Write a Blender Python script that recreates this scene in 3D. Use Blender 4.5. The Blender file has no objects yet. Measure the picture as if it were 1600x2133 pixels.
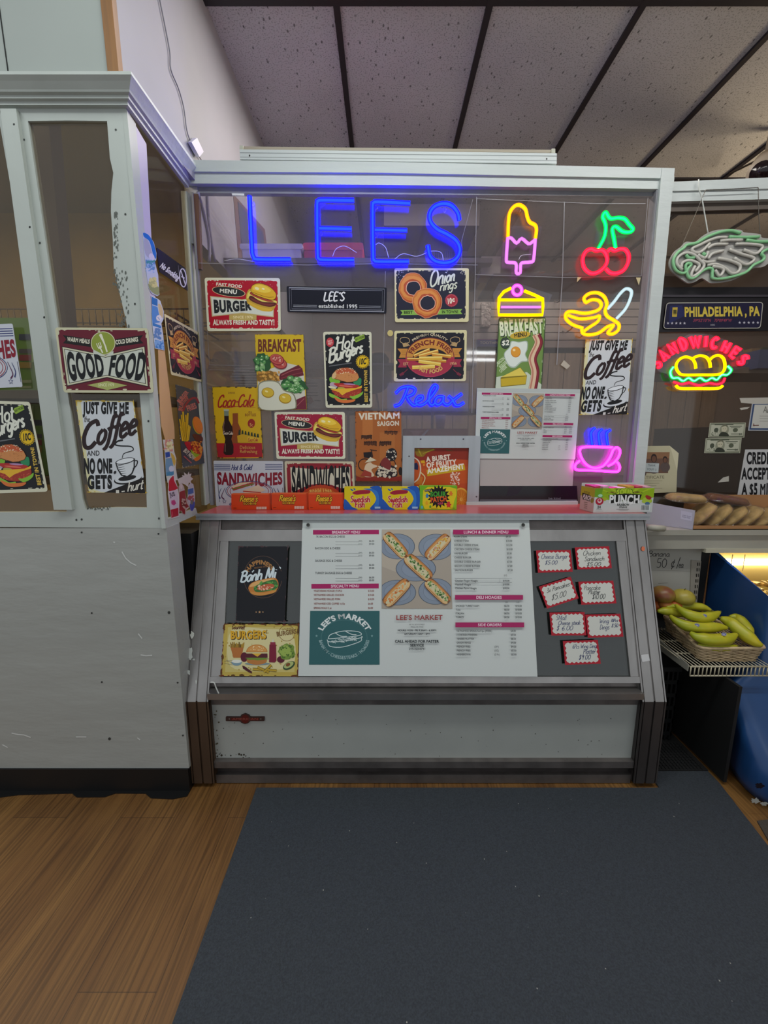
import bpy, math, random
from mathutils import Vector, Matrix
from mathutils.geometry import tessellate_polygon
R = math.radians
scene = bpy.context.scene
COL = scene.collection

# ---------------------------------------------------------------- camera
CH = 1.28                      # camera height
PITCH = R(10.12)
FPX = 854.0                    # focal length in pixels of the 1600 x 2133 frame
cam_d = bpy.data.cameras.new('camera')
cam_d.sensor_fit = 'HORIZONTAL'; cam_d.sensor_width = 36.0
cam_d.lens = 36.0*FPX/1600.0
cam_d.clip_start = 0.02; cam_d.clip_end = 60
cam = bpy.data.objects.new('camera', cam_d); COL.objects.link(cam)
cam.location = (0, 0, CH); cam.rotation_euler = (R(90)-PITCH, 0, 0)
scene.camera = cam

# ---------------------------------------------------------------- light
scene.view_settings.view_transform = 'Standard'
scene.view_settings.look = 'None'
scene.view_settings.gamma = 1.0
scene.view_settings.exposure = 0.0
scene.view_settings.use_curve_mapping = False
W = bpy.data.worlds.new('world'); scene.world = W; W.use_nodes = True
W.node_tree.nodes['Background'].inputs[0].default_value = (0.90, 0.95, 1.0, 1)
W.node_tree.nodes['Background'].inputs[1].default_value = 0.60

def area(name, loc, size, power, color, rot):
    d = bpy.data.lights.new(name, 'AREA'); d.shape = 'RECTANGLE'
    d.size, d.size_y = size; d.energy = power; d.color = color
    o = bpy.data.objects.new(name, d); COL.objects.link(o)
    o.location = loc; o.rotation_euler = rot
    return o
# fluorescent fixtures of the shop, on the ceiling above the photographer and far behind
area('shop_tube_light', (0.15, 0.72, 2.96), (1.2, 0.2), 15, (0.93, 1.0, 0.97), (R(8), 0, 0))
area('shop_tube_light', (1.45, 0.72, 2.96), (1.0, 0.2), 15, (1.0, 0.97, 0.93), (R(8), 0, 0))
area('shop_tube_light', (-1.5, 0.42, 2.96), (1.2, 0.2), 7, (0.92, 1.0, 0.97), (R(8), 0, 0))
area('shop_tube_light', (2.15, -5.4, 2.92), (1.2, 0.16), 9, (0.95, 1.0, 1.0), (R(10), 0, 0))
area('shop_tube_light', (2.15, -4.7, 2.92), (1.2, 0.16), 9, (0.95, 1.0, 1.0), (R(10), 0, 0))
# lamps of the kitchen and booth behind the partition, two of them added, and a warm lamp further off
area('kitchen_area_light', (0.4, 1.97, 2.96), (1.6, 0.12), 13, (1.0, 0.95, 0.90), (0, 0, 0))  # unseen lamp added to brighten the fronts of the bins
area('kitchen_area_light', (0.5, 2.6, 2.95), (1.6, 0.3), 24, (1.0, 0.93, 0.85), (0, 0, 0))
area('kitchen_area_light', (-1.7, 1.50, 2.58), (0.9, 0.15), 22, (1.0, 0.85, 0.62), (0, 0, 0))  # unseen lamp added to brighten the booth cartons
area('warm_kitchen_light', (3.3, 2.5, 2.35), (0.6, 0.6), 24, (1.0, 0.76, 0.46), (R(180), R(-30), 0))

# ---------------------------------------------------------------- geometry helpers
CT, ST = math.cos(PITCH), math.sin(PITCH)
CAMP = Vector((0, 0, CH))
def ray(px, py):
    u = (px-800.0)/FPX; v = -(py-1066.5)/FPX
    return Vector((u, CT+v*ST, -ST+v*CT))
class Plane:
    def __init__(s, o, n):
        s.o = Vector(o); s.n = Vector(n).normalized()
        if s.n.dot(CAMP-s.o) < 0: s.n = -s.n
    def hit(s, px, py, off=0.0):
        d = ray(px, py); o = s.o + s.n*off
        return CAMP + d*((o-CAMP).dot(s.n)/d.dot(s.n))
    def off(s, d): return Plane(s.o+s.n*d, s.n)
def atY(px, py, Y):
    d = ray(px, py); return CAMP + d*(Y/d.y)
def atZ(px, py, z):
    d = ray(px, py); return CAMP + d*((z-CH)/d.z)
def atX(px, py, x):
    d = ray(px, py); return CAMP + d*(x/d.x)

FRP = Plane((-0.755, 1.755, 0), Vector((1.115+0.755, 0.045, 0)).cross(Vector((0, 0, 1))))   # big partition above the case
LPP = Plane((-0.713, 1.312, 0), (0, -1, 0))                                               # left partition, front
LSP = Plane((-0.713, 1.312, 0), Vector((-0.042, 0.443, 0)).cross(Vector((0, 0, 1))))      # left partition, return side
CASE_TOP_Z, CASE_TOP_Y, KINK_Z, KINK_Y = 0.9855, 1.56, 0.351, 1.328
CGP = Plane((0, CASE_TOP_Y, CASE_TOP_Z), Vector((1, 0, 0)).cross(Vector((0, KINK_Y-CASE_TOP_Y, KINK_Z-CASE_TOP_Z))))
CVP = Plane((0, KINK_Y, 0), (0, -1, 0))
RPP = Plane((1.1, 1.82, 0), (0, -1, 0))                                                   # right partition

# ---------------------------------------------------------------- materials
def lin(h):
    h = h.lstrip('#'); r = []
    for i in (0, 2, 4):
        c = int(h[i:i+2], 16)/255.0
        r.append(c/12.92 if c <= 0.04045 else ((c+0.055)/1.055)**2.4)
    return tuple(r)
MATS = {}
def mat(name, hexc=None, rough=0.5, metal=0.0, noise=0.0, nscale=30.0, bump=0.0, bscale=80.0, spec=0.5, stretch=(1, 1, 1), dark=None, coat=0.0):
    if name in MATS: return MATS[name]
    m = bpy.data.materials.new(name); m.use_nodes = True; MATS[name] = m
    nt = m.node_tree; b = nt.nodes['Principled BSDF']
    c = lin(hexc or '#808080')
    b.inputs['Base Color'].default_value = (*c, 1)
    b.inputs['Roughness'].default_value = rough; b.inputs['Metallic'].default_value = metal
    b.inputs['Specular IOR Level'].default_value = spec
    if coat: b.inputs['Coat Weight'].default_value = coat
    m.diffuse_color = (*c, 1)
    if noise or bump:
        tc = nt.nodes.new('ShaderNodeTexCoord'); mp = nt.nodes.new('ShaderNodeMapping')
        mp.inputs['Scale'].default_value = stretch
        nt.links.new(tc.outputs['Object'], mp.inputs['Vector'])
        if noise:
            n = nt.nodes.new('ShaderNodeTexNoise'); n.inputs['Scale'].default_value = nscale; n.inputs['Detail'].default_value = 5
            nt.links.new(mp.outputs[0], n.inputs['Vector'])
            r = nt.nodes.new('ShaderNodeValToRGB'); r.color_ramp.elements[0].position = 0.32; r.color_ramp.elements[1].position = 0.68
            d = lin(dark) if dark else tuple(x*(1-noise) for x in c)
            r.color_ramp.elements[0].color = (*d, 1)
            r.color_ramp.elements[1].color = (*[min(1, x*(1+noise*0.25)) for x in c], 1)
            nt.links.new(n.outputs['Fac'], r.inputs[0]); nt.links.new(r.outputs[0], b.inputs['Base Color'])
        if bump:
            n2 = nt.nodes.new('ShaderNodeTexNoise'); n2.inputs['Scale'].default_value = bscale; n2.inputs['Detail'].default_value = 4
            nt.links.new(mp.outputs[0], n2.inputs['Vector'])
            bu = nt.nodes.new('ShaderNodeBump'); bu.inputs['Strength'].default_value = bump; bu.inputs['Distance'].default_value = 0.01
            nt.links.new(n2.outputs['Fac'], bu.inputs['Height']); nt.links.new(bu.outputs[0], b.inputs['Normal'])
    return m
def ink(hexc, rough=0.38):
    return mat('print_'+hexc.lstrip('#')+('' if rough == 0.38 else '_%d' % int(rough*100)), hexc, rough, spec=0.28)
def glow(name, hexc, strength):
    if name in MATS: return MATS[name]
    m = bpy.data.materials.new(name); m.use_nodes = True; MATS[name] = m
    nt = m.node_tree; nt.nodes.remove(nt.nodes['Principled BSDF'])
    e = nt.nodes.new('ShaderNodeEmission'); e.inputs[0].default_value = (*((lin(hexc)) if isinstance(hexc, str) else hexc), 1); e.inputs[1].default_value = strength
    nt.links.new(e.outputs[0], nt.nodes['Material Output'].inputs[0]); m.diffuse_color = (*(lin(hexc) if isinstance(hexc, str) else hexc), 1)
    return m
def glass(name, tint='#ffffff', clear=0.8, dust='#6a6670', gloss=0.08, rough=0.04, noise=0.5, nscale=3.0):
    """dusty see-through sheet: transparent + dust film + mirror"""
    if name in MATS: return MATS[name]
    m = bpy.data.materials.new(name); m.use_nodes = True; MATS[name] = m
    nt = m.node_tree; nt.nodes.remove(nt.nodes['Principled BSDF'])
    N, L = nt.nodes.new, nt.links.new
    t = N('ShaderNodeBsdfTransparent'); t.inputs[0].default_value = (*lin(tint), 1)
    d = N('ShaderNodeBsdfDiffuse'); d.inputs[0].default_value = (*lin(dust), 1)
    g = N('ShaderNodeBsdfGlossy'); g.inputs['Roughness'].default_value = rough
    tc = N('ShaderNodeTexCoord'); no = N('ShaderNodeTexNoise'); no.inputs['Scale'].default_value = nscale; no.inputs['Detail'].default_value = 6
    L(tc.outputs['Object'], no.inputs['Vector'])
    mr = N('ShaderNodeMapRange'); mr.inputs['From Min'].default_value = 0.3; mr.inputs['From Max'].default_value = 0.7
    mr.inputs['To Min'].default_value = (1-clear)*(1-noise); mr.inputs['To Max'].default_value = (1-clear)*(1+noise)
    L(no.outputs['Fac'], mr.inputs['Value'])
    m1 = N('ShaderNodeMixShader'); L(mr.outputs[0], m1.inputs[0]); L(t.outputs[0], m1.inputs[1]); L(d.outputs[0], m1.inputs[2])
    m2 = N('ShaderNodeMixShader'); m2.inputs[0].default_value = gloss; L(m1.outputs[0], m2.inputs[1]); L(g.outputs[0], m2.inputs[2])
    L(m2.outputs[0], nt.nodes['Material Output'].inputs[0]); m.diffuse_color = (*lin(dust), 0.3)
    return m

# ---------------------------------------------------------------- objects
def tag(o, label=None, cat=None, group=None, kind=None):
    if label: o['label'] = label
    if cat: o['category'] = cat
    if group: o['group'] = group
    if kind: o['kind'] = kind
    return o
def thing(name, loc, label, cat, group=None):
    o = bpy.data.objects.new(name, None); COL.objects.link(o); o.location = loc
    o.empty_display_size = 0.02
    return tag(o, label, cat, group)
class MB:
    """collects faces in world coordinates, then links them as one mesh object"""
    def __init__(s): s.v = []; s.f = []; s.m = []; s.ms = []; s.sm = []
    def mi(s, m):
        if m not in s.ms: s.ms.append(m)
        return s.ms.index(m)
    def add(s, vs, fs, m, smooth=False):
        b = len(s.v); k = s.mi(m)
        s.v += [Vector(p) for p in vs]
        for f in fs: s.f.append([b+i for i in f]); s.m.append(k); s.sm.append(smooth)
        return s
    def box(s, a, b, m):
        x0, x1 = sorted((a[0], b[0])); y0, y1 = sorted((a[1], b[1])); z0, z1 = sorted((a[2], b[2]))
        return s.hexa([(x0, y0, z0), (x1, y0, z0), (x1, y0, z1), (x0, y0, z1)], [(x0, y1, z0), (x1, y1, z0), (x1, y1, z1), (x0, y1, z1)], m)
    def hexa(s, a, b, m):
        n = len(a); vs = list(a)+list(b)
        fs = [list(range(n)), list(range(2*n-1, n-1, -1))]+[[i, i+n, (i+1) % n+n, (i+1) % n] for i in range(n)]
        return s.add(vs, fs, m)
    def prism(s, pts, d, m, smooth=False):
        """polygon (may be concave) extruded along vector d"""
        pts = [Vector(p) for p in pts]; d = Vector(d); n = len(pts)
        tri = tessellate_polygon([pts])
        vs = pts+[p+d for p in pts]
        fs = [list(t) for t in tri]+[[i+n for i in reversed(t)] for t in tri]
        s.add(vs, fs, m)
        b = len(s.v)-2*n; k = s.mi(m)
        for i in range(n):
            s.f.append([b+i, b+i+n, b+(i+1) % n+n, b+(i+1) % n]); s.m.append(k); s.sm.append(smooth)
        return s
    def plate(s, plane, pts, thick, m, off=0.0, holes=()):
        """flat board: outline on the plane, body behind it; outlines in photo pixels"""
        loops = [[plane.hit(p[0], p[1], off) for p in L] for L in [pts]+list(holes)]
        d = -plane.n*thick; flat = [p for L in loops for p in L]; n = len(flat)
        tri = tessellate_polygon(loops)
        fs = [list(t) for t in tri]+[[i+n for i in reversed(t)] for t in tri]
        b = 0
        for L in loops:
            k = len(L)
            for i in range(k): fs.append([b+i, b+i+n, b+(i+1) % k+n, b+(i+1) % k])
            b += k
        return s.add(flat+[p+d for p in flat], fs, m)
    def tube(s, pts, r, m, seg=8, closed=False, rr=None):
        pts = [Vector(p) for p in pts]; n = len(pts)
        if n < 2: return s
        vs = []; up = None
        for i, p in enumerate(pts):
            a = pts[(i-1) % n] if (closed or i > 0) else p
            c = pts[(i+1) % n] if (closed or i < n-1) else p
            t = (c-a)
            t = t.normalized() if t.length > 1e-9 else Vector((0, 0, 1))
            if up is None:
                up = Vector((0, -1, 0)) if abs(t.y) < 0.9 else Vector((0, 0, 1))
            x = (up-t*up.dot(t))
            if x.length < 1e-6: x = t.orthogonal()
            x.normalize(); y = t.cross(x); up = x
            rad = rr[i] if rr else r
            for k in range(seg):
                q = 2*math.pi*k/seg
                vs.append(p+(x*math.cos(q)+y*math.sin(q))*rad)
        fs = []
        for i in range(n if closed else n-1):
            j = (i+1) % n
            for k in range(seg):
                fs.append([i*seg+k, i*seg+(k+1) % seg, j*seg+(k+1) % seg, j*seg+k])
        if not closed:
            fs.append(list(range(seg))[::-1]); fs.append([(n-1)*seg+k for k in range(seg)])
        return s.add(vs, fs, m, True)
    def rev(s, prof, c, m, seg=24, axis=None):
        """lathe: prof = [(r, h)...] around axis through c"""
        c = Vector(c); az = Vector(axis or (0, 0, 1)).normalized(); ax = az.orthogonal().normalized(); ay = az.cross(ax)
        vs = []; n = len(prof)
        for r, h in prof:
            for k in range(seg):
                q = 2*math.pi*k/seg
                vs.append(c+az*h+(ax*math.cos(q)+ay*math.sin(q))*r)
        fs = [[i*seg+k, i*seg+(k+1) % seg, (i+1)*seg+(k+1) % seg, (i+1)*seg+k] for i in range(n-1) for k in range(seg)]
        fs += [list(range(seg))[::-1], [(n-1)*seg+k for k in range(seg)]]
        return s.add(vs, fs, m, True)
    def build(s, name, parent=None, label=None, cat=None, group=None, kind=None, loc=None):
        if parent is not None:
            top = parent
            while top.parent is not None: top = top.parent
            o0 = top.location.copy()
        else:
            if loc is None:
                lo = Vector([min(p[i] for p in s.v) for i in range(3)]); hi = Vector([max(p[i] for p in s.v) for i in range(3)])
                loc = (lo+hi)/2; loc.z = lo.z
            o0 = Vector(loc)
        me = bpy.data.meshes.new(name)
        me.from_pydata([tuple(p-Vector(o0)) for p in s.v], [], s.f)
        for m in s.ms: me.materials.append(m)
        me.polygons.foreach_set('material_index', s.m); me.polygons.foreach_set('use_smooth', s.sm)
        me.update()
        o = bpy.data.objects.new(name, me); COL.objects.link(o)
        if parent is not None: o.parent = parent
        else: o.location = o0
        return tag(o, label, cat, group, kind)
def struct(mb, name): return mb.build(name, kind='structure')

def rnd_loop(pts, r, n=4):
    """round the corners of a polygon given as 2D points"""
    out = []; N = len(pts)
    for i in range(N):
        p = Vector(pts[i]); a = Vector(pts[i-1]); b = Vector(pts[(i+1) % N])
        da, db = a-p, b-p; rr = min(r, da.length*0.45, db.length*0.45)
        s, e = p+da.normalized()*rr, p+db.normalized()*rr
        for k in range(n+1):
            t = k/n; out.append(tuple(s*(1-t)**2+p*2*t*(1-t)+e*t*t))
    return out
def spline(pts, n=6, closed=False):
    """Catmull-Rom through points of any dimension"""
    P = [Vector(p) for p in pts]; N = len(P); out = []
    if N < 3: return [tuple(p) for p in P]
    for i in range(N if closed else N-1):
        p1, p2 = P[i], P[(i+1) % N]
        p0 = P[i-1] if (closed or i > 0) else p1*2-p2
        p3 = P[(i+2) % N] if (closed or i < N-2) else p2*2-p1
        for k in range(n):
            t = k/n
            out.append(tuple(0.5*((2*p1)+(p2-p0)*t+(2*p0-5*p1+4*p2-p3)*t*t+(3*p1-p0-3*p2+p3)*t**3)))
    if not closed: out.append(tuple(P[-1]))
    return out

# ---------------------------------------------------------------- lettering: outlines of Blender's own font
GLY = {}
def prep_glyphs():
    chars = ''.join(chr(c) for c in range(33, 127))+'¢áì'
    todo = []
    for off in (0.0, 0.018, 0.045, 0.062):
        for c in chars:
            cu = bpy.data.curves.new('g', 'FONT'); cu.body = c; cu.size = 1; cu.offset = off; cu.resolution_u = 4
            o = bpy.data.objects.new('g', cu); COL.objects.link(o); todo.append((c, off, o))
    w = {}
    for c in chars+' ':
        cu = bpy.data.curves.new('g', 'FONT'); cu.body = 'I'+c+'I'; cu.size = 1
        o = bpy.data.objects.new('g', cu); COL.objects.link(o); w[c] = o
    cu = bpy.data.curves.new('g', 'FONT'); cu.body = 'II'; o2 = bpy.data.objects.new('g', cu); COL.objects.link(o2)
    dg = bpy.context.evaluated_depsgraph_get(); dg.update()
    def ext(o):
        me = o.evaluated_get(dg).to_mesh(); x = [v.co.x for v in me.vertices]; return (min(x), max(x)) if x else (0, 0)
    e2 = ext(o2)[1]
    adv = {c: ext(o)[1]-e2 for c, o in w.items()}
    caph = None
    for c, off, o in todo:
        me = o.evaluated_get(dg).to_mesh()
        vs = [(v.co.x, v.co.y) for v in me.vertices]; fs = [list(p.vertices) for p in me.polygons]
        GLY[(c, off)] = (vs, fs, adv[c])
        if c == 'H' and off == 0.0: caph = max(v[1] for v in vs)
    GLY['cap'] = caph; GLY['sp'] = adv[' ']
    for _, _, o in todo: d = o.data; bpy.data.objects.remove(o); bpy.data.curves.remove(d)
    for o in list(w.values())+[o2]: d = o.data; bpy.data.objects.remove(o); bpy.data.curves.remove(d)
prep_glyphs()
def lay(s, bold=0, track=0.0):
    """letters of s laid on x in 0..1 (full width), y in 0..1 (cap height)"""
    OFF = (0.0, 0.018, 0.045, 0.062); x = 0.0; vs = []; fs = []; lo = 1e9; hi = -1e9
    for c in s:
        if c == ' ': x += GLY['sp']+track; continue
        thin = c in 'MWmw$%@'; off = 0.0 if thin else OFF[bold]; g = GLY.get((c, off))
        if not g: continue
        b = len(vs)
        for (a, y) in g[0]:
            vs.append((a+x, y/GLY['cap'])); lo = min(lo, a+x); hi = max(hi, a+x)
        fs += [[b+i for i in f] for f in g[1]]
        if thin and bold:
            for sh in (-OFF[bold], OFF[bold]*.5, OFF[bold]):
                b = len(vs); vs += [(a+x+sh*.7, y/GLY['cap']) for a, y in g[0]]; fs += [[b+i for i in f] for f in g[1]]
        x += g[2]+track+OFF[bold]
    w = max(hi-lo, 1e-6)
    return [((a-lo)/w, y) for a, y in vs], fs, w/GLY['cap']

PEN = {
 'a': (.5, [[(.42, .5), (.25, .56), (.06, .4), (.06, .12), (.2, 0), (.36, .15), (.42, .5)], [(.43, .55), (.41, .1), (.5, .02)]]),
 'b': (.5, [[(.08, 1), (.07, .05)], [(.07, .35), (.22, .55), (.42, .45), (.42, .12), (.22, 0), (.07, .1)]]),
 'c': (.42, [[(.38, .45), (.25, .56), (.07, .4), (.07, .12), (.22, 0), (.4, .1)]]),
 'd': (.5, [[(.4, .45), (.22, .56), (.06, .38), (.06, .1), (.2, 0), (.38, .14)], [(.42, 1), (.4, .1), (.48, .02)]]),
 'e': (.44, [[(.08, .28), (.36, .34), (.34, .5), (.2, .57), (.07, .38), (.08, .1), (.22, 0), (.42, .12)]]),
 'f': (.32, [[(.4, .88), (.3, 1), (.2, .85), (.14, 0), (.02, -.26), (-.08, -.2)], [(0, .5), (.34, .55)]]),
 'g': (.5, [[(.4, .45), (.22, .56), (.06, .38), (.08, .12), (.22, .03), (.38, .18)], [(.42, .54), (.4, -.15), (.25, -.35), (.06, -.25)]]),
 'h': (.5, [[(.08, 1), (.06, 0)], [(.07, .3), (.22, .54), (.38, .48), (.4, .05), (.48, .02)]]),
 'i': (.22, [[(.1, .54), (.09, .05), (.18, .02)], [(.11, .73), (.12, .78)]]),
 'k': (.46, [[(.08, 1), (.06, 0)], [(.4, .54), (.08, .25), (.42, 0)]]),
 'l': (.22, [[(.1, 1), (.08, .08), (.18, .02)]]),
 'm': (.76, [[(.06, .54), (.06, 0)], [(.06, .35), (.2, .55), (.34, .48), (.34, 0)], [(.34, .35), (.5, .55), (.64, .48), (.66, .05), (.74, .02)]]),
 'n': (.5, [[(.06, .54), (.06, 0)], [(.06, .32), (.22, .55), (.38, .48), (.4, .05), (.48, .02)]]),
 'o': (.48, [[(.24, .56), (.07, .4), (.07, .14), (.22, 0), (.4, .14), (.4, .42), (.24, .56)]]),
 'p': (.5, [[(.07, .54), (.04, -.35)], [(.07, .38), (.24, .56), (.42, .42), (.4, .12), (.22, 0), (.06, .1)]]),
 'r': (.36, [[(.07, .54), (.06, 0)], [(.06, .32), (.2, .54), (.34, .5)]]),
 's': (.4, [[(.36, .48), (.22, .57), (.08, .44), (.2, .3), (.34, .16), (.24, 0), (.05, .07)]]),
 't': (.32, [[(.16, .85), (.13, .08), (.22, 0), (.3, .05)], [(.02, .55), (.3, .57)]]),
 'u': (.5, [[(.06, .54), (.07, .12), (.2, 0), (.38, .15)], [(.41, .54), (.4, .08), (.48, .02)]]),
 'v': (.44, [[(.04, .54), (.2, .02), (.4, .54)]]), 'w': (.66, [[(.04, .54), (.12, .02), (.22, .1), (.3, .45), (.4, .04), (.5, .06), (.6, .55)]]),
 'x': (.44, [[(.05, .54), (.4, 0)], [(.4, .54), (.03, 0)]]), 'y': (.46, [[(.05, .54), (.2, .05)], [(.42, .54), (.22, .02), (.1, -.3)]]),
 'A': (.6, [[(.02, 0), (.28, 1), (.54, 0)], [(.12, .36), (.46, .36)]]),
 'B': (.62, [[(.12, .98), (.08, 0)], [(.0, .86), (.25, 1), (.5, .9), (.46, .64), (.14, .54)], [(.2, .55), (.5, .48), (.56, .2), (.36, 0), (.08, .03)]]),
 'C': (.6, [[(.54, .8), (.42, 1), (.16, .86), (.05, .45), (.16, .06), (.38, 0), (.56, .2)]]),
 'D': (.6, [[(.1, .98), (.08, 0)], [(.02, .96), (.36, .94), (.54, .6), (.48, .2), (.08, 0)]]),
 'F': (.46, [[(.44, .96), (.1, .97), (.07, 0)], [(.09, .52), (.36, .53)]]),
 'G': (.62, [[(.54, .82), (.4, 1), (.14, .84), (.05, .42), (.2, .03), (.48, .1), (.52, .42), (.32, .42)]]),
 'H': (.66, [[(.1, 1), (.06, 0)], [(.54, 1), (.52, .05), (.6, 0)], [(.06, .5), (.54, .54)], [(-.02, .8), (.02, .95), (.1, 1)]]),
 'L': (.5, [[(.1, 1), (.08, 0), (.46, .04)]]), 'M': (.78, [[(.02, 0), (.14, .98), (.36, .1), (.62, 1), (.66, .06), (.76, .02)]]),
 'N': (.6, [[(.06, 0), (.08, 1)], [(.08, 1), (.48, 0)], [(.48, 0), (.5, 1)]]), 'S': (.5, [[(.44, .88), (.28, 1), (.08, .8), (.24, .54), (.42, .26), (.26, 0), (.04, .12)]]),
 'O': (.66, [[(.34, 1), (.1, .78), (.05, .3), (.22, 0), (.5, .14), (.58, .62), (.34, 1), (.22, .86)]]),
 'P': (.5, [[(.1, .98), (.07, 0)], [(.02, .94), (.36, .96), (.44, .66), (.1, .46)]]), 'R': (.58, [[(.1, .98), (.07, 0)], [(.02, .94), (.38, .98), (.46, .68), (.1, .5)], [(.22, .5), (.54, 0)]]),
 'W': (.8, [[(.03, 1), (.18, .02)], [(.18, .02), (.36, .7)], [(.36, .7), (.52, .02)], [(.52, .02), (.74, 1)]]),
 'K': (.5, [[(.1, 1), (.07, 0)], [(.46, .95), (.1, .45), (.5, 0)]]), 'E': (.5, [[(.44, .98), (.1, .96), (.08, .02), (.44, .03)], [(.09, .52), (.36, .53)]]),
 '0': (.5, [[(.25, 1), (.07, .75), (.07, .25), (.22, 0), (.42, .25), (.42, .75), (.25, 1)]]), '1': (.26, [[(.14, 1), (.12, 0)]]),
 '3': (.46, [[(.06, .9), (.25, 1), (.38, .8), (.16, .54), (.4, .3), (.26, 0), (.04, .1)]]), '5': (.48, [[(.4, 1), (.12, .98), (.09, .58), (.34, .56), (.4, .2), (.22, 0), (.05, .08)]]),
 '6': (.46, [[(.34, 1), (.1, .6), (.07, .2), (.24, 0), (.4, .2), (.28, .48), (.09, .3)]]), '8': (.46, [[(.36, .85), (.2, 1), (.1, .76), (.34, .3), (.2, 0), (.07, .22), (.36, .85)]]),
 '9': (.46, [[(.36, .8), (.2, 1), (.07, .76), (.2, .54), (.36, .8), (.32, 0)]]), '.': (.2, [[(.06, .02), (.1, .06)]]), '/': (.3, [[(.0, -.1), (.3, 1.1)]]),
 '$': (.44, [[(.38, .84), (.22, .92), (.08, .72), (.34, .32), (.22, .08), (.04, .16)], [(.24, 1.08), (.18, -.1)]]),
 '#': (.46, [[(.4, .5), (.24, .64), (.07, .44), (.1, .14), (.24, .04), (.42, .18)], [(.38, .86), (.12, -.2)]]),
 '&': (.6, [[(.56, .0), (.16, .74), (.26, .98), (.38, .78), (.08, .3), (.2, 0), (.54, .4)]]), "'": (.16, [[(.1, 1), (.06, .8)]]), '-': (.3, [[(.04, .4), (.26, .42)]])}
class Art:
    """flat printed artwork on a plane: every call lays one more film of ink on top of the last"""
    STEP = 0.00002
    def __init__(s, plane, base=0.002, zoom=None, mb=None):
        s.p = plane; s.k = 0; s.base = base; s.mb = mb or MB(); s.z = zoom
    def zoom(s, x0, y0, k): s.z = (x0, y0, k); return s
    def q(s, p):
        if s.z: return (s.z[0]+p[0]/s.z[2], s.z[1]+p[1]/s.z[2])
        return p
    def up(s): s.k += 1; return s.base+s.k*s.STEP
    def faces(s, vs, fs, c, ramp=False):
        off = s.up(); m = ink(c) if isinstance(c, str) else c; k = s.STEP*0.8/max(len(vs), 1) if ramp else 0
        s.mb.add([s.p.hit(*s.q(v), off+i*k) for i, v in enumerate(vs)], fs, m)
    def poly(s, pts, c):
        P = [Vector((p[0], p[1], 0)) for p in pts]
        s.faces([(p[0], p[1]) for p in pts], [list(t) for t in tessellate_polygon([P])], c)
    def blob(s, pts, c, n=5): s.poly(spline(pts, n, True), c)
    def ell(s, cx, cy, rx, ry, c, rot=0, n=28, wob=0, seed=1, a0=0, a1=360):
        rn = random.Random(seed); q = R(rot); pts = []
        full = abs(a1-a0) >= 360
        N = n if full else n+1
        for i in range(N):
            t = R(a0+(a1-a0)*i/n); k = 1+rn.uniform(-wob, wob)
            x, y = rx*k*math.cos(t), ry*k*math.sin(t)
            pts.append((cx+x*math.cos(q)-y*math.sin(q), cy+x*math.sin(q)+y*math.cos(q)))
        s.poly(pts, c)
    def star(s, cx, cy, r, c, n=5, k=0.42, rot=-90):
        s.poly([(cx+(r if i % 2 == 0 else r*k)*math.cos(R(rot+i*180/n)), cy+(r if i % 2 == 0 else r*k)*math.sin(R(rot+i*180/n))) for i in range(2*n)], c)
    def rect(s, x0, y0, x1, y1, c): s.poly([(x0, y0), (x1, y0), (x1, y1), (x0, y1)], c)
    def line(s, pts, w, c, closed=False, w1=None, sm=0):
        if sm: pts = spline(pts, sm, closed)
        P = [Vector((p[0], p[1])) for p in pts]; n = len(P)
        if n < 2: return
        vs = []
        for i in range(n):
            a = P[i-1] if (i > 0 or closed) else P[i]; b = P[(i+1) % n] if (i < n-1 or closed) else P[i]
            t = b-a
            t = t.normalized() if t.length > 1e-9 else Vector((1, 0))
            nn = Vector((-t.y, t.x))
            k = 1.0
            if (0 < i < n-1) or closed:
                e = P[i]-a
                if e.length > 1e-9:
                    cs = abs(nn.dot(Vector((-e.y, e.x)).normalized())); k = 1/max(cs, 0.5)
            ww = (w if w1 is None else w+(w1-w)*i/(n-1))*0.5*k
            vs += [tuple(P[i]+nn*ww), tuple(P[i]-nn*ww)]
        fs = [[2*i, 2*i+1, 2*((i+1) % n)+1, 2*((i+1) % n)] for i in range(n if closed else n-1)]
        s.faces(vs, fs, c, True)
    def tx(s, t, x0, y0, x1, y1, h, c, bold=0, sh=0.0, track=0.0, h1=None, bul=0.0, both=None):
        """text on a baseline from (x0,y0) to (x1,y1), cap height h (h1 at the far end), bul = extra height in the middle"""
        vs, fs, w = lay(t, bold, track)
        L = math.hypot(x1-x0, y1-y0); ux, uy = (x1-x0)/L, (y1-y0)/L; nx, ny = uy, -ux
        out = []
        for u, v in vs:
            hh = h+((h1 if h1 is not None else h)-h)*u+bul*4*u*(1-u)
            a = u*L+sh*v*hh
            vv = v*hh
            if both: vv += both*4*u*(1-u)*(1-2*v)*-0.5
            out.append((x0+ux*a+nx*vv, y0+uy*a+ny*vv))
        s.faces(out, fs, c, True)
    def txc(s, t, cx, y, h, c, bold=0, wmax=None, track=0.0):
        """text centred on cx with natural width (at most wmax)"""
        w = lay(t, bold, track)[2]*h
        if wmax: w = min(w, wmax)
        s.tx(t, cx-w/2, y, cx+w/2, y, h, c, bold, track=track)
    def txl(s, t, x, y, h, c, bold=0, k=1.0, slope=0.0, sh=0.0):
        w = lay(t, bold)[2]*h*k; s.tx(t, x, y, x+w, y+slope*w, h, c, bold, sh)
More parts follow.
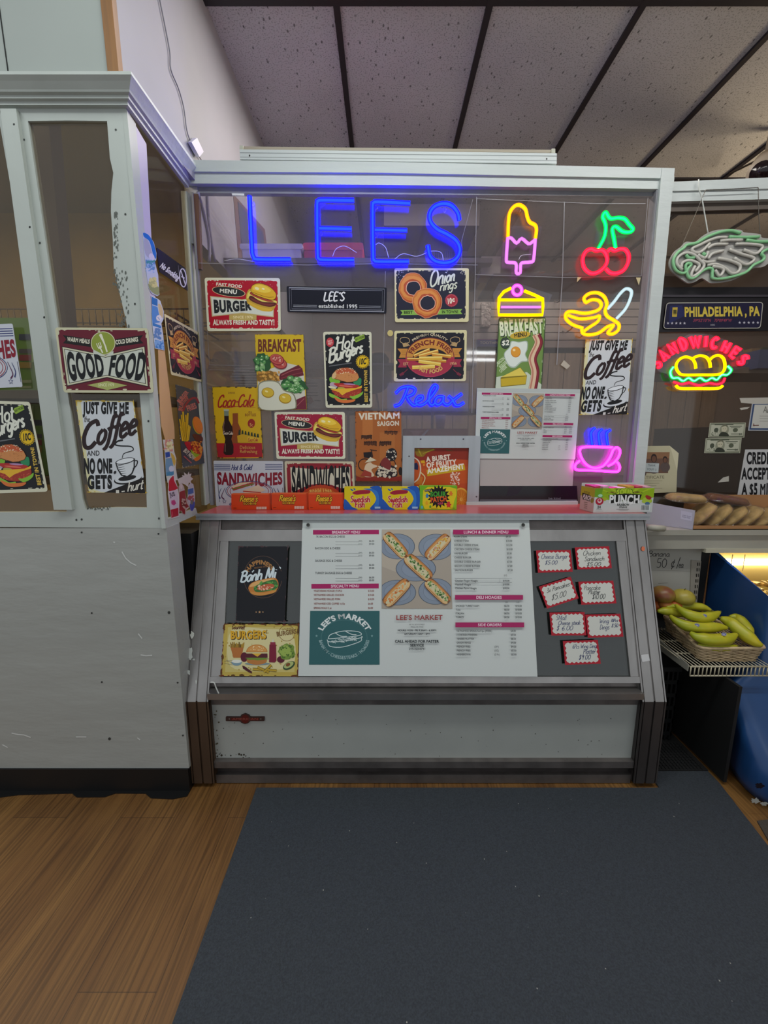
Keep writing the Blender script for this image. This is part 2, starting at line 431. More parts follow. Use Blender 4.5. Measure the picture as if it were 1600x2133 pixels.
    def arc(s, t, cx, cy, rx, ry, a0, a1, h, c, bold=0, inside=False):
        """text along an ellipse, angles in degrees, 0 = right, -90 = top"""
        vs, fs, w = lay(t, bold); out = []
        for u, v in vs:
            a = R(a0+(a1-a0)*u); k = -v*h if inside else v*h
            out.append((cx+(rx+k)*math.cos(a), cy+(ry+k)*math.sin(a)))
        s.faces(out, fs, c)
    def remap(s, src, dst):
        """draw in the coordinates of quad src (TL,TR,BR,BL), printed on the photo quad dst"""
        (ax, ay), (bx, by), (cx, cy), (dx, dy) = src
        def f(p):
            x, y = p[0], p[1]
            v = (y-(ay+by)/2)/((cy+dy)/2-(ay+by)/2)
            xl = ax+(dx-ax)*v; xr = bx+(cx-bx)*v; u = (x-xl)/(xr-xl)
            yt = ay+(by-ay)*u; yb = dy+(cy-dy)*u; v = (y-yt)/(yb-yt)
            t = (dst[0][0]+(dst[1][0]-dst[0][0])*u, dst[0][1]+(dst[1][1]-dst[0][1])*u)
            b = (dst[3][0]+(dst[2][0]-dst[3][0])*u, dst[3][1]+(dst[2][1]-dst[3][1])*u)
            return (t[0]+(b[0]-t[0])*v, t[1]+(b[1]-t[1])*v)
        s.q = f; return s
    def sx(s, t, x, y, h, w, c, slope=0.0, sh=0.18, k=1.0, grow=0.0):
        """brush or pen lettering: strokes of width w, letters of cap height h from (x, y) on, k = width factor"""
        for ch in t:
            if ch == ' ': x += 0.34*h*k; y += slope*0.34*h*k; continue
            if ch not in PEN: continue
            a, st = PEN[ch]
            for L in st:
                pts = [(x+(px+sh*py)*h*k, y-py*h+slope*(px+sh*py)*h*k) for px, py in L]
                s.line(spline(pts, 4) if len(pts) > 2 else pts, w, c)
            x += a*h*k; y += slope*a*h*k; h *= (1+grow)
        return x
    def sxw(s, t, x0, x1, y, h, w, c, slope=0.0, sh=0.18):
        tot = sum(.34 if ch == ' ' else PEN[ch][0] for ch in t if ch == ' ' or ch in PEN); s.sx(t, x0, y, h, w, c, slope, sh, k=(x1-x0)/(tot*h))
    def map(s, fn):
        """later points go through fn first"""
        old = s.q
        s.q = lambda p: old(fn(p)); return s
    def board(s, pts, thick, c, edge=None, r=0, dent=0, seed=0):
        """the sheet itself: front face plus thickness backwards, corners rounded by r"""
        if r: pts = rnd_loop(pts, r)
        off = s.up(); f = [s.p.hit(*s.q(p), off) for p in pts]
        s.mb.prism(f, -s.p.n*thick, ink(edge) if edge else (ink(c) if isinstance(c, str) else c))
        s.poly(pts, c)
    def wear(s, quad, c, n=26, seed=1, size=4, inset=3):
        """chipped paint along the border of a sign"""
        rn = random.Random(seed)
        vs, fs = [], []
        for i in range(n):
            e = rn.randrange(4); t = rn.random()
            if rn.random() < 0.45: t = rn.choice((rn.uniform(0, .1), rn.uniform(.9, 1)))
            a, b = Vector(quad[e]), Vector(quad[(e+1) % 4]); m = sum((Vector(q) for q in quad), Vector((0, 0)))/4
            p = a+(b-a)*t; p = p+(m-p).normalized()*rn.uniform(0.5, inset)
            d = (b-a).normalized(); nn = Vector((-d.y, d.x)); L = size*rn.uniform(.3, 1.5); H = size*rn.uniform(.15, .5)
            k = len(vs); pts = []
            for j in range(7):
                q = 2*math.pi*j/7; f = rn.uniform(.6, 1.2); pts.append(tuple(p+d*L*f*math.cos(q)+nn*H*f*math.sin(q)))
            vs += pts; fs.append(list(range(k, k+7)))
        s.faces(vs, fs, c, True)
    def specks(s, x0, y0, x1, y1, n, size, c, seed=1, asp=1.0):
        rn = random.Random(seed); vs = []; fs = []
        for i in range(n):
            x, y = rn.uniform(x0, x1), rn.uniform(y0, y1); r = size*rn.uniform(.4, 1.3); q0 = rn.random()*6; k = len(vs)
            vs += [(x+r*math.cos(q0+j*1.2566), y+r*asp*math.sin(q0+j*1.2566)) for j in range(5)]; fs.append(list(range(k, k+5)))
        s.faces(vs, fs, c, True)
    def done(s, name, label, cat, group=None, parent=None): return s.mb.build(name, parent, label, cat, group)
# ================================================================ materials of the setting
PAINT = mat('painted_white', '#b6bcb6', 0.45, noise=0.10, nscale=4, bump=0.12, bscale=26, stretch=(1, 1, 0.4))
PAINT2 = mat('painted_white_wood', '#c3cac8', 0.42, noise=0.06, nscale=9, bump=0.18, bscale=40, stretch=(0.25, 1, 1))
KNEE = mat('painted_plywood', '#a4a6a1', 0.42, noise=0.10, nscale=3, bump=0.35, bscale=14, stretch=(0.35, 1, 1))
WALLP = mat('wall_paint', '#9da39e', 0.6, noise=0.05, nscale=3)
WALLS = mat('wall_paint_side', '#9c9ba2', 0.6, noise=0.06, nscale=3)
STEEL = mat('worn_steel', '#a5a29f', 0.33, 0.85, noise=0.18, nscale=10, bump=0.04, bscale=60, stretch=(1, 1, 0.3))
STEELD = mat('worn_steel_dull', '#7c7673', 0.5, 0.75, noise=0.3, nscale=14, bump=0.1, bscale=40)
ALU = mat('brushed_aluminium', '#b2b6ba', 0.38, 0.7, noise=0.08, nscale=8, stretch=(6, 6, 0.4))
ENAMEL = mat('white_enamel', '#a5a8a3', 0.3, noise=0.08, nscale=5)
BLACK = mat('gap_black', '#0d0d0e', 0.55)
DARK = mat('dark_interior', '#1b1c1b', 0.8)
WOODY = mat('bare_wood', '#8a5a1e', 0.5, noise=0.3, nscale=8, stretch=(8, 8, 0.6))
BROWN = mat('brown_wood', '#6b4a3c', 0.6, noise=0.3, nscale=10, stretch=(8, 8, 0.6))
SILL = mat('grey_frame', '#8a8a90', 0.5, noise=0.15, nscale=12)

# ---------------------------------------------------------------- floor
def floor_material():
    m = bpy.data.materials.new('oak_planks'); m.use_nodes = True; nt = m.node_tree; b = nt.nodes['Principled BSDF']
    N, L = nt.nodes.new, nt.links.new
    tc = N('ShaderNodeTexCoord'); mp = N('ShaderNodeMapping'); mp.inputs['Rotation'].default_value = (0, 0, R(90)); mp.inputs['Location'].default_value = (0.17, -0.945, 0); L(tc.outputs['Object'], mp.inputs[0])
    br = N('ShaderNodeTexBrick'); br.offset = 0.37
    br.inputs['Scale'].default_value = 1; br.inputs['Brick Width'].default_value = 1.22; br.inputs['Row Height'].default_value = 0.185
    br.inputs['Mortar Size'].default_value = 0.0008; br.inputs['Color1'].default_value = (*lin('#876334'), 1); br.inputs['Color2'].default_value = (*lin('#75532b'), 1)
    br.inputs['Mortar'].default_value = (*lin('#4a3218'), 1); br.inputs['Bias'].default_value = 0.0
    L(mp.outputs[0], br.inputs['Vector'])
    m2 = N('ShaderNodeMapping'); m2.inputs['Scale'].default_value = (1.6, 60, 1); L(mp.outputs[0], m2.inputs[0])
    n = N('ShaderNodeTexNoise'); n.inputs['Scale'].default_value = 2.4; n.inputs['Detail'].default_value = 7; n.inputs['Distortion'].default_value = 0.5; L(m2.outputs[0], n.inputs[0])
    r = N('ShaderNodeValToRGB'); r.color_ramp.elements[0].position = 0.38; r.color_ramp.elements[0].color = (0.62, 0.58, 0.54, 1)
    r.color_ramp.elements[1].position = 0.58; r.color_ramp.elements[1].color = (1.05, 1.02, 1, 1); L(n.outputs['Fac'], r.inputs[0])
    m3 = N('ShaderNodeMapping'); m3.inputs['Scale'].default_value = (0.9, 5, 1); L(mp.outputs[0], m3.inputs[0])
    n3 = N('ShaderNodeTexNoise'); n3.inputs['Scale'].default_value = 2.0; n3.inputs['Detail'].default_value = 3; L(m3.outputs[0], n3.inputs[0])
    r3 = N('ShaderNodeValToRGB'); r3.color_ramp.elements[0].position = 0.35; r3.color_ramp.elements[0].color = (0.72, 0.66, 0.62, 1); r3.color_ramp.elements[1].position = 0.65; L(n3.outputs['Fac'], r3.inputs[0])
    x = N('ShaderNodeMixRGB'); x.blend_type = 'MULTIPLY'; x.inputs[0].default_value = 1; L(br.outputs[0], x.inputs[1]); L(r.outputs[0], x.inputs[2])
    y = N('ShaderNodeMixRGB'); y.blend_type = 'MULTIPLY'; y.inputs[0].default_value = 1; L(x.outputs[0], y.inputs[1]); L(r3.outputs[0], y.inputs[2])
    L(y.outputs[0], b.inputs['Base Color']); b.inputs['Roughness'].default_value = 0.42
    bu = N('ShaderNodeBump'); bu.inputs['Strength'].default_value = 0.15; bu.inputs['Distance'].default_value = 0.004; L(n.outputs['Fac'], bu.inputs['Height']); L(bu.outputs[0], b.inputs['Normal'])
    return m
struct(MB().box((-4, -1.6, -0.05), (4, 5.2, 0), floor_material()), 'floor')

# ---------------------------------------------------------------- ceiling of speckled tiles with a dark grid
CZ = 3.0
def ceiling_material():
    m = mat('ceiling_tile', '#bcbfc6', 0.9, noise=0.12, nscale=2.2)
    nt = m.node_tree; b = nt.nodes['Principled BSDF']; N, L = nt.nodes.new, nt.links.new
    tc = N('ShaderNodeTexCoord'); mp = N('ShaderNodeMapping'); mp.inputs['Scale'].default_value = (1, 0.55, 1); L(tc.outputs['Object'], mp.inputs[0])
    v = N('ShaderNodeTexVoronoi'); v.inputs['Scale'].default_value = 34; v.inputs['Randomness'].default_value = 1; L(mp.outputs[0], v.inputs['Vector'])
    n = N('ShaderNodeTexNoise'); n.inputs['Scale'].default_value = 160; n.inputs['Detail'].default_value = 2; L(tc.outputs['Object'], n.inputs[0])
    r = N('ShaderNodeValToRGB'); r.color_ramp.elements[0].position = 0.10; r.color_ramp.elements[0].color = (0.35, 0.35, 0.35, 1); r.color_ramp.elements[1].position = 0.17; L(v.outputs['Distance'], r.inputs[0])
    r2 = N('ShaderNodeValToRGB'); r2.color_ramp.elements[0].position = 0.36; r2.color_ramp.elements[0].color = (0.6, 0.6, 0.6, 1); r2.color_ramp.elements[1].position = 0.46; L(n.outputs['Fac'], r2.inputs[0])
    old = b.inputs['Base Color'].links[0].from_socket
    x = N('ShaderNodeMixRGB'); x.blend_type = 'MULTIPLY'; x.inputs[0].default_value = 1; L(old, x.inputs[1]); L(r.outputs[0], x.inputs[2])
    y = N('ShaderNodeMixRGB'); y.blend_type = 'MULTIPLY'; y.inputs[0].default_value = 1; L(x.outputs[0], y.inputs[1]); L(r2.outputs[0], y.inputs[2])
    L(y.outputs[0], b.inputs['Base Color'])
    return m
struct(MB().box((-0.733, -1.6, CZ), (4, 5.2, CZ+0.05), ceiling_material()), 'ceiling')
GRID = mat('grid_bar', '#24222a', 0.5)
gb = MB()
for k in range(6):
    x = -0.191+0.6155*k; gb.box((x-0.013, -1.6, CZ-0.012), (x+0.013, 5.2, CZ), GRID)
for y in (0.75, 1.965, 3.10, 4.3): gb.box((-0.733, y-0.012, CZ-0.011), (4, y+0.012, CZ), GRID)
gb.box((-0.733, -1.6, CZ-0.012), (-0.721, 5.2, CZ), GRID)
struct(gb, 'trim_1')

# ---------------------------------------------------------------- left partition
a = atY(262, 225, 1.312)                                                # top corner of the front
kx = -0.713; ztop = a.z
mb = MB()
mb.box((-3, 1.312, 0.094), (kx, 1.40, 0.992), KNEE)                      # painted plywood knee wall
A_ = Art(LPP, 0.0006, mb=mb)
for x, y, r in ((170, 1109, 2), (330, 1112, 2), (191, 1277, 2), (352, 1276, 3), (212, 1421, 2), (370, 1422, 2), (228, 1539, 3), (381, 1532, 2)): A_.ell(x, y, r, r, '#3a3c3a', n=10)
for pts in ([(24, 1527), (38, 1530), (50, 1531), (64, 1536)], [(236, 1129), (240, 1130)], [(293, 1364), (304, 1366), (317, 1365)], [(254, 1149), (262, 1163), (272, 1172), (284, 1178)], [(286, 1537), (292, 1541)], [(158, 1535), (180, 1535)], [(288, 1320), (296, 1330)], [(5, 1551), (16, 1557)]): A_.line(pts, 2.4, '#d0d2ce')
struct(mb, 'wall_left')
BASEC = mat('black_cove_base', '#0b0b0c', 0.45)
bb = MB().box((-3, 1.306, 0), (kx-0.002, 1.39, 0.094), BASEC)
rb = random.Random(5); pts = [(-3, 1.306)]
x = -1.75
top = [(-3, 1.306), (kx-0.002, 1.306)]
low = [(kx-0.002, 1.285), (kx-0.05, 1.272), (kx-0.13, 1.277), (kx-0.16, 1.296), (kx-0.27, 1.297), (kx-0.30, 1.281), (kx-0.40, 1.28), (kx-0.43, 1.297), (kx-0.62, 1.29), (kx-0.80, 1.258), (kx-0.77, 1.30), (-3, 1.30)]
bb.prism([(p[0], p[1], 0.0005) for p in top+low], (0, 0, 0.004), BASEC)
struct(bb, 'baseboard_left')

pane_a = [(58, 252), (140, 251), (223, 252), (229, 330), (236, 360), (232, 400), (231, 440), (235, 500), (237, 560), (262, 665), (291, 822), (303, 960), (306, 1058), (240, 1057), (178, 1060), (172, 1040), (150, 880)]
pane_b = [(-150, 250), (-2, 250), (52, 560), (137, 1050), (139, 1066), (0, 1067), (-150, 1068)]
fr = MB()
fr.plate(LPP, [(-260, 222), (262, 222), (345, 1100), (-260, 1096)], 0.018, PAINT, holes=[pane_a, pane_b])
fr.plate(LPP, [(0, 226), (33, 226), (150, 1062), (112, 1062)], 0.012, PAINT, off=0.012)
A_ = Art(LPP, 0.0245, mb=fr)
for x, y in ((29, 259), (62, 473), (92, 661)): A_.ell(x, y, 2.2, 2.6, '#2a2c2a', n=10)
A_ = Art(LPP, 0.0006, mb=fr)
for x, y in ((50, 291), (83, 506), (130, 909), (159, 1083), (170, 1082), (331, 1080), (241, 270), (261, 446), (281, 633), (309, 877)): A_.ell(x, y, 2, 2.4, '#3a3c3a', n=10)
A_.specks(236, 440, 246, 600, 50, 1.6, '#5c605a', 3, 2.0); A_.specks(246, 560, 268, 700, 60, 1.5, '#5c605a', 5, 2.2); A_.specks(180, 1056, 230, 1062, 30, 1.5, '#50544e', 7)
struct(fr, 'window_1')
GL_L = glass('dusty_glass_side', '#e9e4da', 0.88, '#6d675c', 0.05, 0.05, 0.5, 2.5)
g = MB(); g.plate(LPP.off(-0.006), [(-260, 225), (258, 225), (340, 1096), (-260, 1096)], 0.004, GL_L)
go = struct(g, 'window_2')

# return side of the left partition
sd = MB()
sd.plate(LSP, [(264, 228), (283, 258), (352, 1098), (345, 1101)], 0.012, PAINT, off=0.001)              # corner board
sd.plate(LSP, [(352, 1098), (350, 1080), (408, 1058), (412, 1071)], 0.012, PAINT, off=0.001)            # bottom rail
sd.plate(LSP, [(388, 398), (397, 405), (440, 1046), (430, 1052)], 0.02, PAINT, off=0.001)                # rear board
struct(sd, 'window_3')
sg = MB(); sg.plate(LSP.off(-0.004), [(270, 240), (394, 400), (432, 1060), (350, 1096)], 0.004, GL_L)
struct(sg, 'window_4')
pb = MB(); pb.plate(LSP.off(0.0005), [(283, 262), (305, 300), (319, 560), (330, 700), (316, 700), (298, 540)], 0.0012, mat('lilac_paint', '#b9b2c8', 0.5))
struct(pb, 'trim_2')
vp = MB(); vp.plate(FRP, [(399, 404), (413, 404), (419, 560), (407, 560)], 0.02, BROWN, off=-0.001)
struct(vp, 'trim_3')

# crown moulding, front and return
def moulding(p0, p1, out, z0a, z1a, z0b, z1b, m):
    """stepped crown profile between two points, out = outward direction"""
    prof = [(0, 0.0), (0.012, 0.0), (0.012, 0.16), (0.02, 0.2), (0.02, 0.34), (0.028, 0.38), (0.030, 0.46), (0.040, 0.70), (0.048, 0.86), (0.048, 1.0), (0, 1.0)]
    out = Vector(out).normalized(); A = []; B = []
    for d, t in prof:
        A.append(Vector((p0[0], p0[1], z0a+(z1a-z0a)*t))+out*d); B.append(Vector((p1[0], p1[1], z0b+(z1b-z0b)*t))+out*d)
    return A, B
mo = MB()
zA0 = atY(262, 226, 1.312).z; zA1 = atY(262, 166, 1.29).z; zB0 = FRP.hit(388, 392).z; zB1 = FRP.hit(388, 345).z
A, B = moulding((-3, 1.312), (kx, 1.312), (0, -1, 0), zA0, zA1, zA0, zA1, PAINT)
n = len(A)
C_ = [Vector((b.x+(1.312-b.y), b.y, b.z)) for b in B]                       # mitred corner
mo.add(A+C_, [[i, (i+1) % n, (i+1) % n+n, i+n] for i in range(n)]+[list(range(n))[::-1]], PAINT)
A2, B2 = moulding((kx, 1.312), (-0.755, 1.752), (1, 0.095, 0), zA0, zA1, zB0, zB1, PAINT)
mo.add(C_+B2, [[i, (i+1) % n, (i+1) % n+n, i+n] for i in range(n)], PAINT2)
struct(mo, 'trim_4')
# wall above the moulding, corner strip, long side wall
wf = MB(); zc = zA1-0.004
wf.box((-3, 1.302, zc), (kx-0.02, 1.36, 3.2), WALLP)
xs = atY(5, 60, 1.302).x; wf.box((xs-0.0012, 1.3005, zc), (xs+0.0012, 1.303, 3.2), DARK)
struct(wf, 'wall_front')
cs = MB(); cs.box((kx-0.032, 1.296, zc+0.008), (kx-0.002, 1.318, 3.2), WOODY); struct(cs, 'trim_5')
sw = MB()
prof = [(1.318, zc), (1.77, zB1-0.05), (1.77, 2.035), (4.4, 2.035), (4.4, 3.2), (1.318, 3.2)]
sw.prism([(kx-0.004, y, z) for y, z in prof], (-0.05, 0, 0), WALLS)
struct(sw, 'wall_side')

# ---------------------------------------------------------------- big partition above the case
hd = MB()
hd.plate(FRP, [(386, 333), (800, 337), (1404, 350), (1405, 372), (800, 360), (387, 357)], 0.05, PAINT2, off=0.012)
hd.plate(FRP, [(387, 357), (800, 360), (1405, 372), (1402, 394), (800, 385), (388, 382)], 0.04, PAINT2, off=0.004)
hd.plate(FRP, [(388, 382), (1372, 393), (1370, 409), (390, 402)], 0.02, SILL, off=-0.018)
hd.plate(FRP, [(1379, 350), (1406, 350), (1337, 1056), (1316, 1056)], 0.05, PAINT2, off=0.014)
hd.plate(FRP, [(1368, 395), (1380, 395), (1317, 1056), (1304, 1056)], 0.04, SILL, off=0.003)
hd.plate(FRP, [(398, 400), (402, 400), (444, 1052), (438, 1052)], 0.02, SILL, off=0.002)
struct(hd, 'window_5')
GL_F = glass('dusty_plexiglass', '#f4f1f2', 0.85, '#8a8480', 0.05, 0.03, 0.45, 2.2)
gf = MB(); gf.plate(FRP.off(-0.006), [(399, 402), (1370, 408), (1306, 1053), (441, 1053)], 0.004, GL_F)
struct(gf, 'window_6')
GL_2 = glass('plexiglass_overlay', '#f6f4f4', 0.91, '#949090', 0.03, 0.05, 0.4, 4)
gf2 = MB()
gf2.plate(FRP, [(414, 548), (995, 552), (992, 1040), (441, 1046)], 0.003, GL_2, off=-0.001)
gf2.plate(FRP, [(993, 410), (1350, 412), (1336, 575), (990, 572)], 0.003, GL_2, off=-0.001)
struct(gf2, 'window_7')
ED = mat('plexi_edge', '#8a878c', 0.25); ed = MB()
def edge(pts, w): 
    A_ = Art(FRP, 0.0006, mb=ed); A_.line(pts, w*.62, ED)
for pts, w in (([(414, 548), (640, 552), (800, 549), (995, 552)], 2.2), ([(993, 410), (990, 570), (983, 860)], 2.5), ([(990, 572), (1180, 578), (1336, 575)], 2), ([(1176, 420), (1172, 572), (1160, 760)], 3),
               ([(993, 414), (1240, 424), (1345, 424)], 2), ([(803, 565), (798, 800), (795, 1000)], 1.8), ([(1350, 412), (1336, 575)], 1.5), ([(985, 415), (962, 500), (962, 560)], 1.2), ([(430, 640), (436, 760), (520, 762)], 1.2), ([(436, 770), (520, 772)], 1)):
    edge(pts, w)
struct(ed, 'trim_6')

# ---------------------------------------------------------------- right partition
rp = MB()
rp.plate(RPP, [(1392, 379), (1592, 370), (1720, 364), (1720, 390), (1592, 393), (1392, 398)], 0.05, PAINT2, off=0.004)
rp.plate(RPP, [(1392, 398), (1592, 393), (1720, 390), (1720, 412), (1592, 415), (1392, 420)], 0.05, PAINT2, off=-0.002)
rp.plate(RPP, [(1392, 420), (1720, 412), (1720, 432), (1388, 441)], 0.03, mat('brown_frame', '#5a5048', 0.6), off=-0.02)
struct(rp, 'wall_right')
rg = MB(); rg.plate(RPP.off(-0.03), [(1380, 430), (1720, 425), (1720, 1096), (1330, 1096)], 0.004, glass('dusty_glass_right', '#ebe6e0', 0.86, '#675f58', 0.06, 0.04, 0.5, 2.4))
struct(rg, 'window_8')

# ---------------------------------------------------------------- kitchen behind the partitions
KW = mat('kitchen_wall', '#857870', 0.7, noise=0.12, nscale=3)
PANEL = mat('beadboard', '#94816f', 0.6, noise=0.2, nscale=6, stretch=(6, 1, 0.5))
TANW = mat('tan_wall', '#8c733c', 0.7, noise=0.25, nscale=2)
kb = MB(); kb.box((-0.76, 4.4, 0), (4, 4.5, 3.0), KW)
for k in range(26):
    x = -0.72+k*0.16; kb.box((x, 4.37, 0.9), (x+0.152, 4.41, 2.15), PANEL)
struct(kb, 'wall_back')
tw = MB(); tw.box((-3, 2.75, 0), (-0.80, 2.85, 3.2), TANW); tw.box((-0.80, 2.75, 0), (-0.745, 2.85, 2.03), TANW); struct(tw, 'wall_tan')
struct(MB().box((-0.80, 2.855, 0), (-0.745, 4.395, 2.03), KW), 'wall_kitchen_side')
rw = MB(); rw.box((3.9, -1.6, 0), (4, 5.2, 3.0), KW); struct(rw, 'wall_far_right')
kc = MB(); kc.box((-3, 1.42, 2.62), (-0.78, 2.8, 2.66), mat('tan_ceiling', '#8a7a5a', 0.8)); struct(kc, 'trim_7')
struct(MB().box((-0.95, 1.50, 0), (-0.725, 1.70, 0.93), BLACK), 'gap_shade_box')  # black box standing in for the dark gap beside the case
# ================================================================ refrigerated deli case
XL0, XL1, XR0, XR1 = -0.714, -0.631, 0.928, 1.014
case = thing('deli_case', (0.15, 1.45, 0), 'long stainless deli display case with sloped glass front and white enamel lower panel', 'display case')
def prof_pts(x, inset, y_back):
    """side outline of the case, moved back from its front by inset"""
    return [(x, CASE_TOP_Y+inset, CASE_TOP_Z-0.012), (x, KINK_Y+inset, KINK_Z), (x, KINK_Y-0.004+inset, 0.018), (x, y_back, 0.018), (x, y_back, CASE_TOP_Z-0.012)]
def band(mb, x0, x1, inset, depth, m, m2=None):
    """front strip of the outline between x0 and x1"""
    a = [(CASE_TOP_Y+inset, CASE_TOP_Z-0.012), (KINK_Y+inset, KINK_Z), (KINK_Y-0.004+inset, 0.018)]
    for i in range(2):
        (ya, za), (yb, zb) = a[i], a[i+1]
        mb.hexa([(x0, ya, za), (x1, ya, za), (x1, yb, zb), (x0, yb, zb)], [(x0, ya+depth, za), (x1, ya+depth, za), (x1, yb+depth, zb), (x0, yb+depth, zb)], (m2 or m) if i else m)
STEEL2 = mat('steel_post_low', '#5a5452', 0.5, 0.75, noise=0.3, nscale=10, stretch=(1, 1, 0.3))
RUST = mat('rusty_post_low', '#5a4534', 0.6, 0.45, noise=0.35, nscale=9, stretch=(1, 1, 0.3))
for (x0, x1, low, nm) in ((XL0, XL1, RUST, 'post'), (XR0, XR1, STEEL2, 'post')):
    w = x1-x0; p = MB()
    band(p, x0, x1, 0.006, 0.05, STEEL, low)
    for f0, f1 in ((0.0, 0.06), (0.10, 0.46), (0.54, 0.90), (0.94, 1.0)): band(p, x0+w*f0, x0+w*f1, 0.0, 0.01, STEEL, low)
    p.build(nm, case)
for x0, x1 in ((XL0, XL0+0.012), (XR1-0.012, XR1)):
    MB().prism(prof_pts(x0, 0.03, 1.74), (x1-x0, 0, 0), STEELD).build('side_panel', case)
def rail(y0, y1, plane, off, thick, m, x0=XL1, x1=XR0):
    """horizontal bar of the front between two photo heights"""
    a0, a1 = plane.hit(800, y0, off), plane.hit(800, y1, off); d = -plane.n*thick
    return [(x0, a0.y, a0.z), (x1, a0.y, a0.z), (x1, a1.y, a1.z), (x0, a1.y, a1.z)], d, m
def add_rail(mb, *a, **k):
    q, d, m = rail(*a, **k); q = [Vector(p) for p in q]; mb.hexa(q, [p+d for p in q], m)
tr = MB(); add_rail(tr, 1084, 1102, CGP, -0.012, 0.03, STEELD); add_rail(tr, 1103, 1127, CGP, -0.004, 0.03, STEEL); tr.build('top_rail', case)
lr = MB(); add_rail(lr, 1410, 1423, CGP, -0.002, 0.05, STEEL); add_rail(lr, 1420, 1446, CGP, -0.028, 0.03, STEELD); lr.build('glass_rail', case)
br = MB(); add_rail(br, 1446, 1458, CVP, 0.004, 0.06, STEEL); add_rail(br, 1458, 1468, CVP, -0.022, 0.05, STEELD); br.build('bumper_rail', case)
en = MB(); add_rail(en, 1466, 1590, CVP, -0.026, 0.02, ENAMEL)
A_ = Art(CVP, -0.0255, mb=en); A_.specks(450, 1490, 1310, 1584, 60, 0.9, '#4a4640', 4); A_.specks(446, 1570, 520, 1586, 30, 2.0, '#3c352c', 5); A_.specks(440, 1480, 456, 1580, 24, 1.6, '#57503f', 6)
A_.line([(440, 1584), (700, 1585.5), (1318, 1586)], 1.6, '#3a352d')
en.build('enamel_panel', case)
kk = MB(); add_rail(kk, 1587, 1600, CVP, -0.006, 0.05, STEELD); add_rail(kk, 1598, 1616, CVP, -0.03, 0.03, STEEL2); add_rail(kk, 1614, 1631, CVP, -0.014, 0.05, STEELD)
kk.box((XL1, KINK_Y+0.05, 0.0), (XR0, KINK_Y+0.08, 0.05), BLACK); kk.build('kick_plate', case)  # black strip at the back stands in for the dark gap underneath
for pts in ([(459, 1127), (476, 1127), (463, 1411), (437, 1411)], [(1284, 1127), (1303, 1127), (1334, 1411), (1314, 1411)]): MB().plate(CGP, pts, 0.03, STEEL, off=-0.006).build('glass_stile', case)
GL_C = glass('case_glass', '#c9d0cc', 0.80, '#3d4340', 0.10, 0.03, 0.4, 2)
gc = MB(); gc.plate(CGP.off(-0.012), [(474, 1124), (1286, 1124), (1318, 1413), (455, 1413)], 0.004, GL_C); gc.build('front_glass', case)
INN = mat('case_inside', '#50565a', 0.5, noise=0.2, nscale=4)
ins = MB()
ins.box((XL0+0.012, 1.72, 0.05), (XR1-0.012, 1.74, CASE_TOP_Z-0.03), INN); ins.box((XL0+0.012, 1.36, 0.34), (XR1-0.012, 1.72, 0.36), INN)
ins.box((XL0+0.02, 1.52, 0.64), (XR1-0.02, 1.71, 0.648), mat('case_shelf', '#4c5150', 0.3, 0.5))
ins.build('interior_liner', case)
bg = MB(); A_ = Art(CVP.off(-0.024), 0.002, zoom=(380, 1400, 8.2), mb=bg)
A_.board(rnd_loop([(740, 762), (985, 765), (1000, 735), (1070, 708), (1140, 735), (1158, 765), (1402, 765), (1402, 838), (1158, 838), (1130, 872), (1070, 890), (1005, 868), (985, 842), (740, 838)], 12), 0.004, mat('badge_metal', '#4c3733', 0.45, 0.5))
A_.ell(1070, 800, 70, 72, '#5c1f1a'); A_.rect(830, 782, 985, 824, '#5c1f1a'); A_.rect(1160, 782, 1310, 824, '#5c1f1a'); A_.ell(800, 800, 8, 8, '#a5988e'); A_.ell(1340, 800, 8, 8, '#a5988e')
A_.tx('AMERICAN', 850, 818, 1290, 818, 34, '#8d4a40', 1)
bg.build('maker_badge', case)
cv = MB(); cv.tube([CVP.hit(*p, 0.004) for p in spline([(439, 1421), (446, 1422), (450, 1432), (456, 1445)], 5)], 0.0022, mat('white_cord', '#c9ccc6', 0.5)); cv.build('torn_gasket', case)
# white paint chips on the posts
for x, y, w, h in ((401, 1322, 7, 16), (396, 1362, 8, 26), (393, 1400, 6, 10), (409, 1420, 3, 8), (404, 1374, 4, 4)):
    A_ = Art(CGP.off(0.0006), 0.0); A_.ell(x, y, w*0.6, h*0.5, '#c4c8c2', wob=0.35, seed=int(x+y), n=14); A_.done('paint_chip', None, None, None, case)
A_ = Art(CGP.off(0.0006), 0.0); A_.ell(1340, 1143, 3.5, 5, '#d0714f'); A_.done('orange_mark', None, None, None, case)
A_ = Art(CGP.off(0.0006), 0.0); A_.poly([(1335, 1364), (1351, 1362), (1354, 1376), (1338, 1379)], '#c8c8c8'); A_.done('tape_patch', None, None, None, case)

# counter slab
cn = thing('counter_top', (0.15, 1.65, CASE_TOP_Z-0.012), 'red laminate counter slab with ribbed aluminium edge on the deli case', 'counter')
REDT = mat('red_laminate', '#b54a48', 0.28, noise=0.10, nscale=8)
MB().box((-0.712, 1.552, CASE_TOP_Z-0.010), (1.012, 1.80, CASE_TOP_Z+0.0105), REDT).build('slab', cn)
et = MB()
for z0, z1, o in ((-0.011, -0.004, 0.004), (-0.004, 0.003, 0.0), (0.003, 0.0115, 0.004)): et.box((-0.72, 1.543-o, CASE_TOP_Z+z0), (1.018, 1.553, CASE_TOP_Z+z1), ALU)
et.build('edge_trim', cn)
CT_Z = CASE_TOP_Z+0.0105

